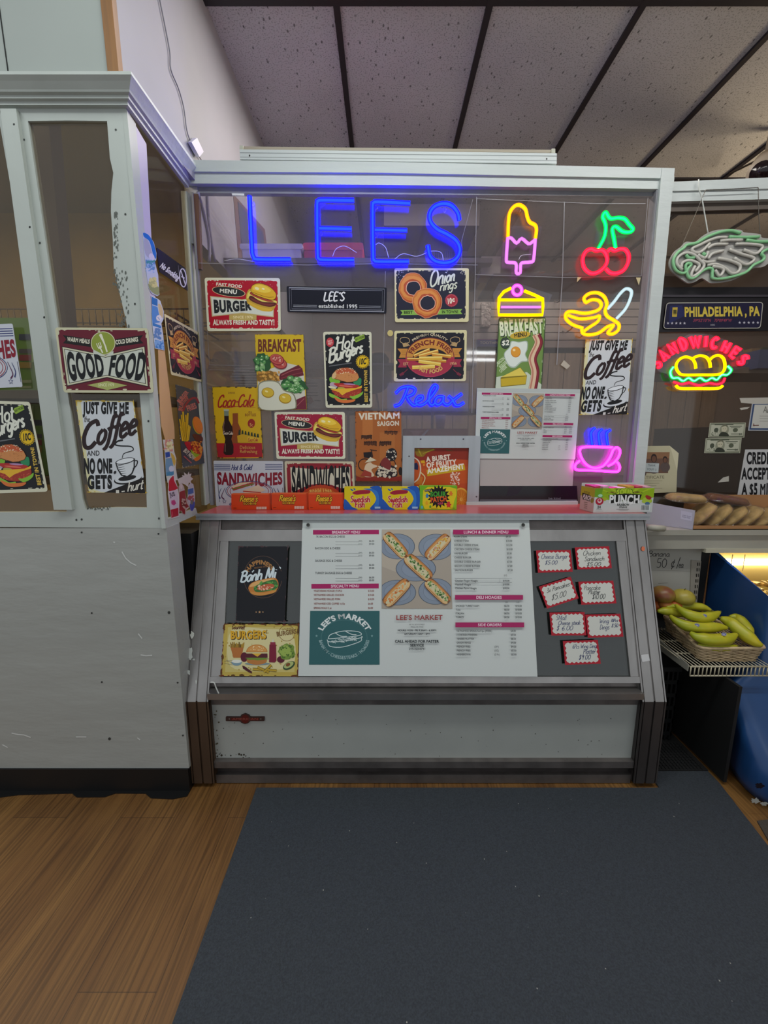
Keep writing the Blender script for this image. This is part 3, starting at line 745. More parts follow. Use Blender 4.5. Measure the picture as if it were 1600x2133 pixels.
# floor mats
CARP = mat('charcoal_carpet', '#3a4047', 0.95, noise=0.35, nscale=260, bump=0.5, bscale=500)
mt = MB().prism([(-0.473, 1.318, 0), (-0.455, -1.5, 0), (1.16, -1.5, 0), (1.222, 1.097, 0), (1.262, 1.34, 0), (1.262, 1.395, 0), (1.03, 1.395, 0), (1.022, 1.318, 0)], (0, 0, 0.006), CARP)
rr = random.Random(3)
vs = []; fs = []
for i in range(60):
    x, y = rr.uniform(-0.4, 1.1), rr.uniform(0.3, 1.35); s = rr.uniform(.0008, .002); k = len(vs)
    vs += [(x-s, y, .0064), (x, y-s, .0064), (x+s, y, .0064), (x, y+s*1.4, .0064)]; fs.append([k, k+1, k+2, k+3])
mt.add(vs, fs, ink('#9a9a92'))
mt.build('runner_mat', label='wide charcoal carpet runner lying on the wood floor before the deli case', cat='mat')
p = [atZ(1577, 1712, 0), atZ(1640, 1705, 0), atZ(1700, 1790, 0), atZ(1622, 1790, 0)]
MB().prism(p, (0, 0, 0.005), mat('grey_mat', '#4a443d', 0.95, noise=0.3, nscale=200)).build('entrance_mat', label='small grey mat corner on the wood floor beside the runner, near the blue cooler', cat='mat')
# ================================================================ tin signs and posters
TIN = 'tin signs on the partition'
def zq(z, pts): return [(z[0]+x/z[2], z[1]+y/z[2]) for x, y in pts]
Z4, Z5, Z6, Z8 = (400, 560, 5.0), (400, 780, 3.478), (660, 540, 4.7059), (960, 640, 3.478)
Z2, HBZ, ORZ, M5, M6 = (0, 560, 3.8095), (640, 660, 7.2727), (820, 540, 8.888), (400, 1060, 4.0), (760, 1080, 4.2105)

def bun_burger(A, x, y, k):
    """tilted burger of the fast food sign, drawn about (x, y)"""
    T = lambda pts: [(x+k*a, y+k*b) for a, b in pts]
    A.blob(T([(-155, 40), (-150, -40), (-100, -80), (60, 20), (150, 40), (158, 75), (110, 150), (0, 140), (-110, 80)]), '#c9a23a')
    A.blob(T([(-150, 20), (-110, -60), (60, 30), (156, 44), (140, 78), (40, 62), (-60, 20), (-110, 0)]), '#e8d86a')
    A.blob(T([(-130, 10), (-100, -10), (0, 50), (145, 62), (140, 95), (70, 105), (-40, 75), (-110, 40)]), '#5a2420')
    A.blob(T([(-118, 14), (-60, 30), (20, 66), (136, 74), (70, 96), (-40, 66)]), '#7a3530')
    A.blob(T([(-150, 60), (-110, 60), (-40, 95), (60, 122), (108, 126), (90, 152), (0, 146), (-100, 100)]), '#dcb33a')
    A.blob(T([(-118, -30), (-60, 5), (60, 50), (130, 52), (90, 35), (-20, 0), (-100, -50)]), '#a8402f')
    A.blob(T([(-110, -70), (-90, -122), (-20, -142), (80, -110), (150, -40), (152, 14), (110, 38), (0, 10), (-90, -30)]), '#5c3c14')
    A.blob(T([(-106, -72), (-88, -118), (-20, -137), (78, -106), (146, -40), (147, 10), (108, 32), (0, 4), (-88, -36)]), '#e3b22a')
    A.blob(T([(-90, -80), (-70, -115), (-10, -125), (60, -100), (100, -60), (40, -40), (-50, -60)]), '#f2cf4a')
    A.ell(x-45*k, y-85*k, 24*k, 14*k, '#f8ecb0', 20); A.ell(x+20*k, y-82*k, 16*k, 9*k, '#f8ecb0', 20)
    A.line(T([(-100, -50), (-20, -20), (60, 4), (130, 4)]), 4*k, '#8a5a12', sm=4)
def d_burger(A, red='#b3152c'):
    A.board([(130, 92), (918, 97), (925, 645), (160, 650)], 0.0012, '#dcdcc4', '#7d6a5a', r=26)
    A.poly(rnd_loop([(152, 118), (890, 122), (900, 622), (182, 622)], 34), red)
    A.wear([(152, 118), (890, 122), (900, 622), (182, 622)], '#dcdcc4', 46, 3, 12, 9); A.specks(170, 130, 880, 190, 16, 2.5, '#e0dcc8', 4)
    A.tx('FAST FOOD', 250, 172, 520, 200, 30, '#e6e0cc', 2)
    A.ell(382, 237, 176, 52, '#d8b48a', 8); A.ell(382, 237, 168, 46, '#2c2e2e', 8)
    A.tx('MENU', 290, 246, 466, 262, 40, '#e6e6da', 2)
    A.poly([(188, 282), (520, 318), (855, 282), (852, 505), (520, 465), (208, 498)], '#c9b98c')
    A.poly([(200, 292), (520, 328), (845, 292), (842, 494), (520, 455), (216, 488)], '#d9ddd2')
    A.tx('BURGER', 232, 452, 625, 424, 122, '#23282c', 3, h1=78)
    bun_burger(A, 722, 290, 1.0)
    A.poly([(388, 482), (520, 462), (672, 478), (672, 528), (520, 548), (388, 528)], '#c3ac62')
    A.tx('SINCE 1976', 428, 516, 634, 516, 26, '#efe3b4', 1)
    A.tx('ALWAYS FRESH AND TASTY!', 218, 586, 858, 586, 56, '#e9e4d4', 2, both=-14)
BQ = [(130, 92), (918, 97), (925, 645), (160, 650)]
A = Art(FRP).remap(BQ, zq(Z4, BQ)); d_burger(A)
A.done('tin_sign', 'red burger menu tin sign at the top, under the first blue neon letter', 'sign', TIN)
A = Art(FRP, 0.0035).remap(BQ, zq(Z5, [(597, 272), (1108, 272), (1112, 612), (612, 612)])); d_burger(A, '#a01c3c')
A.done('tin_sign', 'red burger menu tin sign lower down, between the cola sign and the orange rickshaw sign', 'sign', TIN)

# name plate
A = Art(FRP, 0.003).remap([(0, 0), (1000, 0), (1000, 300), (0, 300)], [(597, 596), (806, 599), (805, 653), (599, 650)])
A.board([(0, 0), (1000, 0), (1000, 300), (0, 300)], 0.002, '#0b0d1e', '#08090f', r=16)
A.line([(25, 18), (975, 18), (975, 280), (25, 280)], 5, '#a8aab4', True); A.line([(45, 36), (955, 36), (955, 262), (45, 262)], 4, '#8a8c98', True)
A.sx("LEE'S", 365, 160, 98, 15, '#e4e4e4', sh=.14, k=1.0); A.tx('established 1995', 315, 245, 705, 245, 42, '#dcdcdc', 1)
for y in (218, 236): A.line([(60, y), (300, y)], 5, '#a8aab4'); A.line([(725, y), (940, y)], 5, '#a8aab4')
A.done('name_plate', 'narrow black name plate with white lettering, established 1995', 'sign')

# onion rings
def ring(A, cx, cy, rx, ry, ix, iy, seed):
    A.ell(cx, cy, rx*1.03, ry*1.03, '#e0a27e', wob=.05, seed=seed, n=22); A.ell(cx, cy, rx, ry, '#b4502e', wob=.05, seed=seed, n=22)
    A.ell(cx-rx*.03, cy-ry*.05, rx*.94, ry*.92, '#d07a38', wob=.05, seed=seed, n=22); A.ell(cx-rx*.04, cy-ry*.06, rx*.82, ry*.8, '#dc8f48', wob=.06, seed=seed+1, n=22)
    A.ell(cx, cy, ix*1.32, iy*1.32, '#b8522f', wob=.05, seed=seed+2, n=20); A.ell(cx+8, cy+6, ix*1.1, iy*1.1, '#e6b49a', wob=.05, seed=seed+3, n=20)
    A.ell(cx+10, cy+6, ix, iy, '#232436', wob=.05, seed=seed+3, n=20)
OQ = [(15, 165), (1395, 165), (1390, 1160), (25, 1165)]
A = Art(FRP, 0.0035).remap(OQ, zq(ORZ, OQ))
A.board(OQ, 0.0012, '#d8cfa2', '#6d5a58', r=40)
A.poly(rnd_loop([(46, 205), (1335, 205), (1335, 1105), (52, 1105)], 60), '#222336'); A.wear([(46, 205), (1335, 205), (1335, 1105), (52, 1105)], '#d8cfa2', 44, 8, 24, 16)
A.specks(60, 230, 200, 420, 14, 8, '#d8d4c8', 3); A.specks(1240, 220, 1340, 300, 8, 8, '#d8d4c8', 4)
A.poly([(125, 945), (1275, 920), (1235, 968), (1275, 1015), (130, 1035), (165, 990)], '#8ab450')
A.tx('BEST', 190, 1010, 355, 1006, 50, '#2a3a1a', 2); A.tx('IN TOWN!', 895, 1000, 1195, 996, 50, '#2a3a1a', 2)
ring(A, 355, 530, 262, 268, 130, 125, 4); ring(A, 620, 805, 272, 275, 135, 130, 9)
A.sx('Onion', 660, 520, 300, 31, '#d9dcc4', slope=-.28, sh=.2, k=.78, grow=-.09); A.sx('rings', 850, 590, 175, 21, '#d9dcc4', slope=-.18, sh=.2, k=.92)
A.star(1072, 762, 124, '#b3424e', 24, .9); A.ell(1072, 762, 100, 104, '#c9606a'); A.ell(1072, 762, 95, 99, '#a82a3a')
A.tx('10', 1010, 828, 1085, 812, 96, '#ece4d0', 2, sh=.1); A.tx('c', 1090, 790, 1135, 780, 84, '#ece4d0', 2, sh=.1)
A.done('tin_sign', 'dark tin sign with two golden onion rings and a green ribbon', 'sign', TIN)

# french fries (drawn in the coordinates of the upright one)
def d_fries(A):
    A.board([(760, 702), (1472, 692), (1462, 1195), (755, 1198)], 0.0012, '#d8cfa2', '#6d5a50', r=22)
    q = [(778, 722), (1450, 718), (1440, 1175), (775, 1175)]; A.poly(rnd_loop(q, 30), '#1c1b26'); A.wear(q, '#d8cfa2', 44, 5, 14, 9)
    A.arc('PREMIUM QUALITY', 1110, 1010, 262, 262, -129, -52, 22, '#d8c8a8', 1)
    for x, y, f in ((862, 800, 1), (1357, 796, -1)):                       # chef hats
        A.line([(x-10*f, y+60), (x-22*f, y+22), (x-44*f, y+8), (x-40*f, y-24), (x-10*f, y-34), (x+18*f, y-32), (x+44*f, y-16), (x+44*f, y+14), (x+26*f, y+20), (x+48*f, y+50)], 5, '#c9a878', sm=3)
        A.poly([(x-8*f, y+60), (x-20*f, y+24), (x+16*f, y+16), (x+40*f, y+50)], '#b89868')
    A.poly([(790, 876), (890, 876), (890, 965), (805, 965), (825, 920)], '#c98a3c'); A.poly([(1425, 872), (1330, 872), (1330, 960), (1410, 960), (1392, 915)], '#c98a3c')
    A.poly([(790, 980), (880, 980), (880, 1060), (795, 1060), (815, 1020)], '#9c2c44'); A.poly([(1425, 980), (1340, 980), (1340, 1055), (1420, 1055), (1402, 1018)], '#9c2c44')
    for dy in (900, 918, 936): A.line([(830, dy), (880, dy)], 3, '#7a4a1c'); A.line([(1345, dy), (1392, dy)], 3, '#7a4a1c')
    A.ell(1110, 965, 240, 190, '#b5414e', n=40); A.poly([(872, 960)]+[(1110-238*math.cos(R(t)), 960-192*math.sin(R(t))) for t in range(0, 181, 8)]+[(1348, 960)], '#7d2a30')
    A.poly([(880, 958)]+[(1110-230*math.cos(R(t)), 958-182*math.sin(R(t))) for t in range(0, 181, 8)]+[(1340, 958)], '#cf913e')
    A.ell(1112, 965, 172, 92, '#241d22', a0=180, a1=360); A.ell(1112, 966, 232, 182, '#a82f44', a0=0, a1=180); A.ell(1112, 966, 178, 60, '#5a1a26', a0=0, a1=180)
    A.arc('FRENCH FRIES', 1112, 985, 188, 148, -158, -22, 44, '#7a2a22', 2)
    for a in ((950, 950, 1105, 885, 30, '#c9822e'), (1000, 950, 1190, 898, 32, '#d6923a'), (885, 978, 1020, 982, 28, '#c4742a'), (1130, 930, 1315, 955, 30, '#d28e34'), (1060, 985, 1268, 1000, 28, '#c9822e'),
              (1003, 972, 1230, 968, 36, '#e0b040'), (998, 1000, 1215, 1030, 34, '#e6bc4a'), (935, 1060, 1158, 1052, 36, '#e8c050')):
        x0, y0, x1, y1, w, c = a; A.line([(x0, y0), (x1, y1)], w+5, '#6a3a14'); A.line([(x0, y0), (x1, y1)], w, c); A.line([(x0, y0-w*.28), (x1, y1-w*.28)], w*.35, '#f2d878')
    A.tx('EST', 850, 1040, 900, 1036, 26, '#d8a878', 1); A.tx('1956', 1308, 1036, 1372, 1032, 26, '#d8a878', 1)
    A.arc('FAST FOOD', 1112, 940, 190, 178, 132, 48, 36, '#dcb060', 2, True)
    for f in (1, -1):                                                       # forks
        X = lambda x: x if f == 1 else 2226-x
        A.line([(X(815), 1140), (X(850), 1115)], 26, '#7a2a3a'); A.line([(X(850), 1115), (X(890), 1078)], 8, '#7a2a3a'); A.line([(X(815), 1150), (X(840), 1132)], 4, '#1c1b26')
FQ = [(760, 702), (1472, 692), (1462, 1195), (755, 1198)]
A = Art(FRP, 0.003).remap(FQ, zq(Z6, FQ)); d_fries(A)
A.done('tin_sign', 'dark french fries tin sign under the onion rings sign, facing the room', 'sign', TIN)
A = Art(LSP, 0.003).remap(FQ, zq((330, 640, 9.69), [(115, 125), (820, 510), (900, 1515), (255, 1360)])); d_fries(A)
A.done('tin_sign', 'dark french fries tin sign on the side pane, under the no smoking plate', 'sign', TIN)

# hot burgers
def d_hot(A):
    A.board([(240, 225), (975, 225), (985, 1375), (280, 1378)], 0.0012, '#d6d4bc', '#6a4a44', r=40)
    q = [(268, 262), (945, 262), (955, 1335), (300, 1338)]; A.poly(rnd_loop(q, 34), '#1a1c20'); A.wear(q, '#d6d4bc', 50, 7, 20, 14)
    A.ell(346, 385, 58, 70, '#c23a44'); A.tx('HOT', 312, 385, 380, 380, 28, '#e6b8b0', 2); A.tx('BEST', 318, 420, 386, 415, 28, '#e6b8b0', 2)
    A.poly([(705, 345), (735, 310), (860, 265), (875, 325), (740, 388)], '#8fae3e'); A.tx('EAT MORE', 738, 362, 866, 310, 28, '#3a4a18', 2)
    A.sx('Hot', 432, 505, 200, 27, '#dfe0d2', slope=-.14, sh=.12, k=.95)
    A.sx('Burgers', 318, 705, 215, 31, '#dfe0d2', slope=-.33, sh=.1, k=.86, grow=-.045)
    A.line([(330, 748), (672, 698)], 14, '#6a6c70')
    A.star(840, 680, 106, '#c9a418', 20, .9); A.ell(840, 680, 90, 92, '#332c10'); A.ell(840, 680, 84, 86, '#e0b81c'); A.tx('10C', 786, 722, 890, 712, 84, '#20201c', 2, sh=.22)
    A.tx('BEST IN TOWN!', 918, 1290, 908, 810, 46, '#d2b04a', 2)
    A.blob([(335, 950), (350, 915), (420, 900), (500, 950), (480, 1010), (420, 1000), (360, 1000)], '#7cb83a'); A.blob([(700, 960), (770, 930), (815, 935), (820, 990), (800, 1040), (720, 1030)], '#2f8a5a')
    A.ell(400, 1035, 62, 42, '#b7a2b4', 20); A.ell(380, 1070, 60, 18, '#d8d8b0', 12)
    A.blob([(400, 1010), (520, 1005), (640, 1015), (780, 1040), (760, 1085), (600, 1085), (470, 1060)], '#b3302c'); A.ell(640, 1020, 90, 12, '#b48ab4', 4); A.ell(590, 1050, 110, 10, '#e0705c', 6); A.ell(520, 1085, 62, 22, '#b0a848', 6)
    A.blob([(370, 1120), (480, 1090), (640, 1095), (800, 1070), (820, 1130), (780, 1200), (640, 1235), (480, 1210)], '#a3382a')
    A.specks(420, 1120, 790, 1210, 40, 12, '#c4553a', 6, .6)
    A.poly([(350, 1098), (560, 1085), (740, 1078), (830, 1040), (825, 1075), (700, 1110), (590, 1150), (530, 1190), (480, 1140)], '#e6b232')
    A.blob([(330, 1160), (380, 1170), (470, 1215), (520, 1245), (600, 1240), (580, 1265), (470, 1250), (350, 1210)], '#86bc3c'); A.blob([(640, 1200), (700, 1200), (800, 1160), (845, 1130), (830, 1180), (760, 1230), (690, 1245)], '#86bc3c')
    A.blob([(410, 1215), (520, 1255), (640, 1255), (730, 1250), (690, 1290), (560, 1305), (460, 1280)], '#d8743a')
    A.poly([(370, 930), (375, 870), (430, 805), (520, 770), (620, 765), (710, 800), (770, 860), (790, 920), (760, 965), (680, 990), (600, 995), (500, 965), (420, 940)], '#5a2a14')
    A.poly([(376, 928), (382, 872), (434, 810), (522, 776), (620, 771), (706, 805), (764, 862), (783, 918), (755, 960), (678, 984), (600, 988), (502, 958), (424, 934)], '#cf8a52')
    A.blob([(430, 830), (520, 782), (620, 776), (700, 806), (750, 865), (680, 860), (560, 840), (470, 870)], '#c25a34'); A.blob([(376, 928), (384, 870), (430, 830), (440, 870), (420, 930)], '#d9b684')
    A.specks(450, 775, 730, 860, 42, 7, '#ecd9b8', 5); A.specks(430, 880, 770, 970, 40, 5, '#a8683a', 9)
HQ = [(240, 225), (975, 225), (985, 1375), (280, 1378)]
A = Art(FRP, 0.004).remap(HQ, zq(HBZ, HQ)); d_hot(A)
A.done('tin_sign', 'black hot burgers tin sign beside the yellow breakfast sign', 'sign', TIN)
A = Art(LPP, 0.0135).remap(HQ, [(-42, 834), (62, 837), (100, 1024), (-18, 1028)]); d_hot(A)
A.done('tin_sign', 'black hot burgers tin sign cut off by the photo edge, on the outer sash pane', 'sign', TIN)

# coffee
def d_coffee(A):
    A.board([(600, 1045), (1060, 1048), (1155, 1780), (705, 1775)], 0.0012, '#d9d4a8', '#8a7a50', r=20)
    A.poly(rnd_loop([(640, 1050), (1052, 1056), (1140, 1640), (1148, 1772), (800, 1770), (735, 1745), (690, 1500)], 14), '#cfd3d8')
    A.wear([(600, 1045), (1060, 1048), (1155, 1780), (705, 1775)], '#c9a83e', 40, 4, 15, 9)
    A.tx('JUST GIVE ME', 655, 1146, 1022, 1146, 82, '#1c1c1e', 3)
    A.sx('the', 668, 1214, 46, 5, '#4a4642', sh=.02, k=.8)
    A.sx('C', 640, 1425, 205, 33, '#2e2022', slope=-.1, sh=.2, k=.98); A.sx('offee', 762, 1398, 190, 28, '#2e2022', slope=-.30, sh=.2, k=.84)
    A.tx('AND', 690, 1483, 790, 1481, 38, '#3a3a3c', 1)
    A.tx('NO ONE', 668, 1620, 892, 1614, 108, '#1c1c1e', 3, h1=100); A.tx('GETS', 695, 1742, 890, 1738, 96, '#1c1c1e', 3, track=.06)
    A.line([(970, 1500), (985, 1465), (1055, 1440), (1040, 1410), (960, 1405), (915, 1395), (930, 1370), (975, 1358)], 5, '#1c1c1e', w1=14, sm=5)
    A.ell(1015, 1668, 112, 40, '#1c1c1e', -10); A.ell(1018, 1660, 108, 36, '#d4d8dc', -10); A.ell(1010, 1660, 72, 20, '#1c1c1e', -10)
    A.poly([(915, 1540), (930, 1590), (960, 1640), (1010, 1655), (1050, 1630), (1070, 1580), (1070, 1505)], '#1c1c1e'); A.poly([(925, 1545), (940, 1590), (968, 1632), (1008, 1645), (1042, 1622), (1060, 1575), (1060, 1510)], '#d4d8dc')
    for i in range(6): A.line([(932+i*6, 1565+i*15), (985+i*4, 1552+i*17)], 7, '#2a2a2c', w1=1)
    A.ell(992, 1525, 78, 24, '#1c1c1e', -12); A.ell(992, 1524, 70, 18, '#e2e6ea', -12)
    A.line([(1062, 1520), (1090, 1525), (1082, 1560), (1055, 1585)], 8, '#1c1c1e', sm=4); A.ell(912, 1615, 10, 14, '#2a2a2c', 30)
    A.poly([(825, 1776), (1140, 1655), (1153, 1780)], '#1e1a1a'); A.sx('hurt', 1010, 1768, 78, 9, '#dcd8cc', slope=-.2, k=.95)
    A.rect(920, 1755, 945, 1780, '#d8d4c8'); A.line([(965, 1768), (990, 1764)], 8, '#d8d4c8')
CQ = [(600, 1045), (1060, 1048), (1155, 1780), (705, 1775)]
A = Art(LPP, 0.0015).remap(CQ, zq(Z2, CQ)); d_coffee(A)
A.done('tin_sign', 'white coffee tin sign on the sash pane, under the good food sign', 'sign', TIN)
A = Art(FRP, 0.0035).remap(CQ, zq(Z8, [(905, 232), (1245, 232), (1205, 775), (868, 780)])); d_coffee(A)
A.done('tin_sign', 'white coffee tin sign between the banana neon and the cup neon', 'sign', TIN)

# good food
GQ = [(435, 465), (1175, 470), (1222, 985), (505, 982)]
A = Art(LPP, 0.0135).remap(GQ, zq(Z2, GQ))
A.board(GQ, 0.0012, '#c9c6a6', '#6a5a4a', r=26); q = [(455, 482), (1160, 486), (1198, 965), (515, 962)]
A.poly(rnd_loop(q, 16), '#671c2c'); A.wear(q, '#c9c6a6', 44, 13, 16, 10)
A.poly([(498, 525), (720, 558), (720, 620), (500, 590), (525, 560)], '#1c1a18'); A.poly([(1135, 525), (915, 558), (915, 620), (1138, 590), (1112, 560)], '#1c1a18')
A.tx('WARM MEALS', 532, 572, 710, 594, 32, '#dcd8c4', 2); A.tx('COLD DRINKS', 920, 600, 1098, 574, 32, '#dcd8c4', 2)
A.poly([(488, 612), (835, 680), (1152, 610), (1180, 940), (850, 866), (530, 935)], '#3a1c22'); A.poly([(495, 620), (838, 688), (1145, 618), (1172, 930), (850, 858), (536, 925)], '#cfcdb0')
A.poly([(508, 634), (838, 700), (1132, 632), (1158, 914), (850, 846), (548, 910)], '#1c1c1c'); A.poly([(513, 640), (838, 705), (1127, 638), (1152, 908), (850, 841), (553, 904)], '#c8ccc0')
A.ell(818, 590, 98, 94, '#d4cfae'); A.ell(818, 590, 92, 88, '#8d9a3c'); A.poly([(740, 640), (838, 690), (900, 650), (900, 690), (740, 690)], '#c8ccc0')
A.line([(795, 515), (835, 610), (850, 660)], 12, '#e0dec8'); A.line([(796, 520), (832, 600)], 24, '#e0dec8', w1=10)
for dx in (0, 14, 28): A.line([(765+dx, 592-dx*.35), (778+dx, 624-dx*.2)], 6, '#e0dec8')
A.line([(780, 630), (805, 618)], 16, '#e0dec8'); A.line([(795, 625), (815, 668)], 11, '#e0dec8')
for t, x0, y0, x1, y1, ha, hb in (('GOOD', 552, 880, 832, 838, 214, 148), ('FOOD', 860, 838, 1135, 880, 142, 212)): A.tx(t, x0, y0, x1, y1, ha, '#15181a', 2, h1=hb)
A.poly([(692, 922), (850, 890), (1010, 925), (852, 962)], '#a9ae66'); A.tx('SINCE 1979', 780, 932, 905, 932, 22, '#dfe0b0', 1)
A.done('tin_sign', 'dark red good food tin sign with a green knife and fork disc', 'sign', TIN)

# hot and cold sandwiches
def d_hotcold(A):
    A.board([(155, 625), (660, 628), (668, 950), (175, 955)], 0.0012, '#c6c9d2', '#8a8c94', r=10)
    for i, y in enumerate((655, 667, 679, 691)): A.line([(160, y), (278, y+1)], 5, '#3a4274'); A.line([(530, y-3), (655, y-2)], 5, '#3a4274')
    A.sx('Hot & Cold', 284, 692, 38, 5.5, '#343c70', slope=-.01, sh=.25, k=.86)
    A.tx('SANDWICHES', 182, 790, 655, 790, 78, '#86182c', 2, bul=-24, both=34)
    A.line([(200, 925), (182, 720)], 3, '#3a3c50'); A.line([(662, 925), (656, 820)], 3, '#3a3c50')
    for rx, c in ((170, '#3a4274'), (158, '#9c4450'), (140, '#9c4450')): A.line([(415+rx*math.cos(R(t)), 845+rx*.42*math.sin(R(t))) for t in range(0, 360, 10)], 4, c, True)
    A.poly([(285, 822), (440, 782), (452, 796), (300, 842)], '#b83a3a'); A.poly([(285, 815), (340, 785), (440, 778), (300, 822)], '#dcc8a8'); A.line([(292, 832), (446, 792)], 7, '#5a8a3a')
    A.poly([(370, 840), (480, 800), (535, 838), (480, 860), (380, 862)], '#e2cbb0'); A.line([(370, 846), (500, 856)], 8, '#c04a40')
    for f in (1, -1):
        X = lambda x: x if f == 1 else 830-x
        A.line([(X(232), 905), (X(215), 880), (X(240), 820)], 9, '#5a2a50', w1=3, sm=4); A.line([(X(205), 900), (X(195), 870), (X(212), 825)], 8, '#343c70', w1=3, sm=4)
        A.star(X(235), 920, 17, '#343c70'); A.star(X(235), 920, 11, '#c6c9d2')
    A.sx('Tasty & Healthy', 270, 945, 24, 4, '#343c70', sh=.2, k=1.35)
WQ = [(155, 625), (660, 628), (668, 950), (175, 955)]
A = Art(FRP, 0.003).remap(WQ, zq(Z5, WQ)); d_hotcold(A)
A.done('tin_sign', 'pale hot and cold sandwiches tin sign behind the orange candy boxes', 'sign', TIN)
A = Art(LPP, 0.0135).remap(WQ, [(-128, 680), (26, 674), (47, 806), (-108, 812)]); d_hotcold(A)
A.done('tin_sign', 'pale sandwiches tin sign cut off by the photo edge, above the outer hot burgers sign', 'sign', TIN)

# big sandwiches
SQ = [(670, 628), (1172, 630), (1185, 960), (685, 962)]
A = Art(FRP, 0.0042).remap(SQ, zq(Z5, SQ))
A.board(SQ, 0.0012, '#c9c2a8', '#6a4a44', r=14); q = [(684, 642), (1158, 644), (1170, 950), (698, 950)]
A.poly(rnd_loop(q, 14), '#8c1f2c'); A.wear(q, '#c9c2a8', 40, 6, 12, 8)
A.poly([(712, 672), (930, 690), (1145, 670), (1152, 850), (1010, 800), (930, 790), (850, 800), (722, 855)], '#cfcbb6')
A.tx('SANDWICHES', 722, 842, 1142, 842, 165, '#17181b', 2, bul=-42, both=92)
A.ell(935, 900, 150, 100, '#b84426'); A.ell(935, 890, 120, 70, '#c8622e')
for i in range(9): A.line([(860+i*18, 822+abs(4-i)*3), (858+i*19, 852)], 7, '#e0a040')
A.tx('SINCE 1965', 850, 852, 1010, 850, 16, '#e8c070', 1)
A.done('tin_sign', 'dark red tin sign with large black sandwiches lettering behind the candy boxes', 'sign', TIN)

# yellow breakfast
def greens(A, cx, cy, rx, ry, seed, n=16):
    rn = random.Random(seed)
    A.ell(cx, cy, rx, ry, '#2c5a34', wob=.2, seed=seed, n=18)
    for i in range(n):
        a, r = rn.random()*6.28, rn.random()**.5*.8; x, y = cx+rx*r*math.cos(a), cy+ry*r*math.sin(a); s = rn.uniform(.16, .28)
        A.ell(x, y, rx*s, ry*s, rn.choice(('#4c8a48', '#5f9c58', '#3c7a44', '#86b478')), wob=.25, seed=seed+i, n=9); A.ell(x-rx*.05, y-ry*.05, rx*s*.4, ry*s*.3, '#c4dcb4', wob=.3, seed=i, n=7)
YQ = [(655, 682), (1160, 685), (1195, 1465), (690, 1470)]
A = Art(FRP, 0.0048).remap(YQ, zq(Z4, YQ))
A.board(YQ, 0.0012, '#d2b224', '#7a4a2c', r=8); A.wear([(655, 682), (1160, 685), (1195, 1465), (690, 1470)], '#7a5a2c', 30, 3, 12, 5)
A.tx('BREAKFAST', 688, 858, 1138, 856, 118, '#6d3424', 2)
A.poly([(820, 1040), (985, 980), (1090, 1005), (1165, 1080), (1185, 1440), (690, 1440), (685, 1160)], '#d2cfc2')
A.poly([(905, 1130), (920, 1090), (1110, 1000), (1150, 1040), (1165, 1110), (1000, 1150), (920, 1160)], '#6a2430'); A.line([(930, 1110), (1040, 1060), (1130, 1040)], 8, '#a85a5c', sm=3); A.line([(930, 1140), (1060, 1100), (1150, 1080)], 8, '#8c3c44', sm=3)
A.poly([(1000, 1400), (1185, 1320), (1193, 1462), (1020, 1464)], '#74283a'); A.line([(1080, 1440), (1170, 1350)], 8, '#a85a5c')
greens(A, 735, 990, 92, 110, 3); greens(A, 1060, 1210, 140, 95, 8, 22)
A.ell(790, 1130, 120, 68, '#8a6428', wob=.06)
rn = random.Random(8)
for i in range(44): A.ell(690+rn.random()*220, 1070+rn.random()*115, 15, 10, rn.choice(('#cf9a48', '#dcae5a', '#c08a3c')), rn.random()*90, n=10)
for x, y in ((915, 985), (885, 945)): A.ell(x, y, 78, 56, '#8c2430', 20); A.ell(x-3, y-4, 70, 48, '#c25a50', 20); A.ell(x-3, y-4, 54, 36, '#b04444', 20); A.specks(x-45, y-30, x+40, y+24, 12, 8, '#dca898', 4)
A.blob([(690, 1300), (700, 1190), (800, 1160), (900, 1180), (960, 1260), (1060, 1300), (1090, 1420), (1040, 1464), (720, 1464)], '#8a8a70'); A.blob([(698, 1300), (708, 1200), (800, 1172), (895, 1190), (955, 1270), (1050, 1310), (1078, 1420), (1030, 1458), (728, 1460)], '#d8dac8')
for x, y in ((790, 1290), (970, 1350)): A.ell(x, y, 66, 54, '#a8841c', 10); A.ell(x, y-3, 58, 46, '#d6b63a', 10); A.ell(x-15, y-14, 18, 9, '#efe29a', 20)
A.done('tin_sign', 'tall yellow breakfast tin sign with fried eggs, tomato and greens', 'sign', TIN)

# green breakfast menu
GBQ = [(275, 72), (618, 72), (585, 618), (245, 618)]
A = Art(FRP, 0.0036).remap(GBQ, zq(Z8, GBQ))
A.board(GBQ, 0.0012, '#3c4a34', '#2c3428', r=22); A.poly(rnd_loop([(282, 80), (610, 80), (578, 610), (252, 610)], 18), '#6f8f48')
A.wear([(282, 80), (610, 80), (578, 610), (252, 610)], '#b9c8a0', 40, 5, 10, 6)
A.poly([(250, 608), (258, 505), (480, 470), (585, 560), (580, 606)], '#c9d2c0')
A.tx('BREAKFAST', 290, 210, 600, 190, 92, '#2c3628', 2, h1=88, both=20); A.tx('BREAKFAST', 286, 202, 598, 180, 92, '#d8e0c4', 2, h1=88, both=20)
A.ell(430, 202, 74, 26, '#c9a838', -8); A.tx('MENU', 390, 220, 480, 208, 28, '#2a2a20', 2)
A.ell(322, 260, 36, 42, '#26302a'); A.ell(322, 260, 30, 36, '#3a4a40'); A.tx('$2', 298, 276, 350, 272, 34, '#e4e4d8', 2, sh=.2)
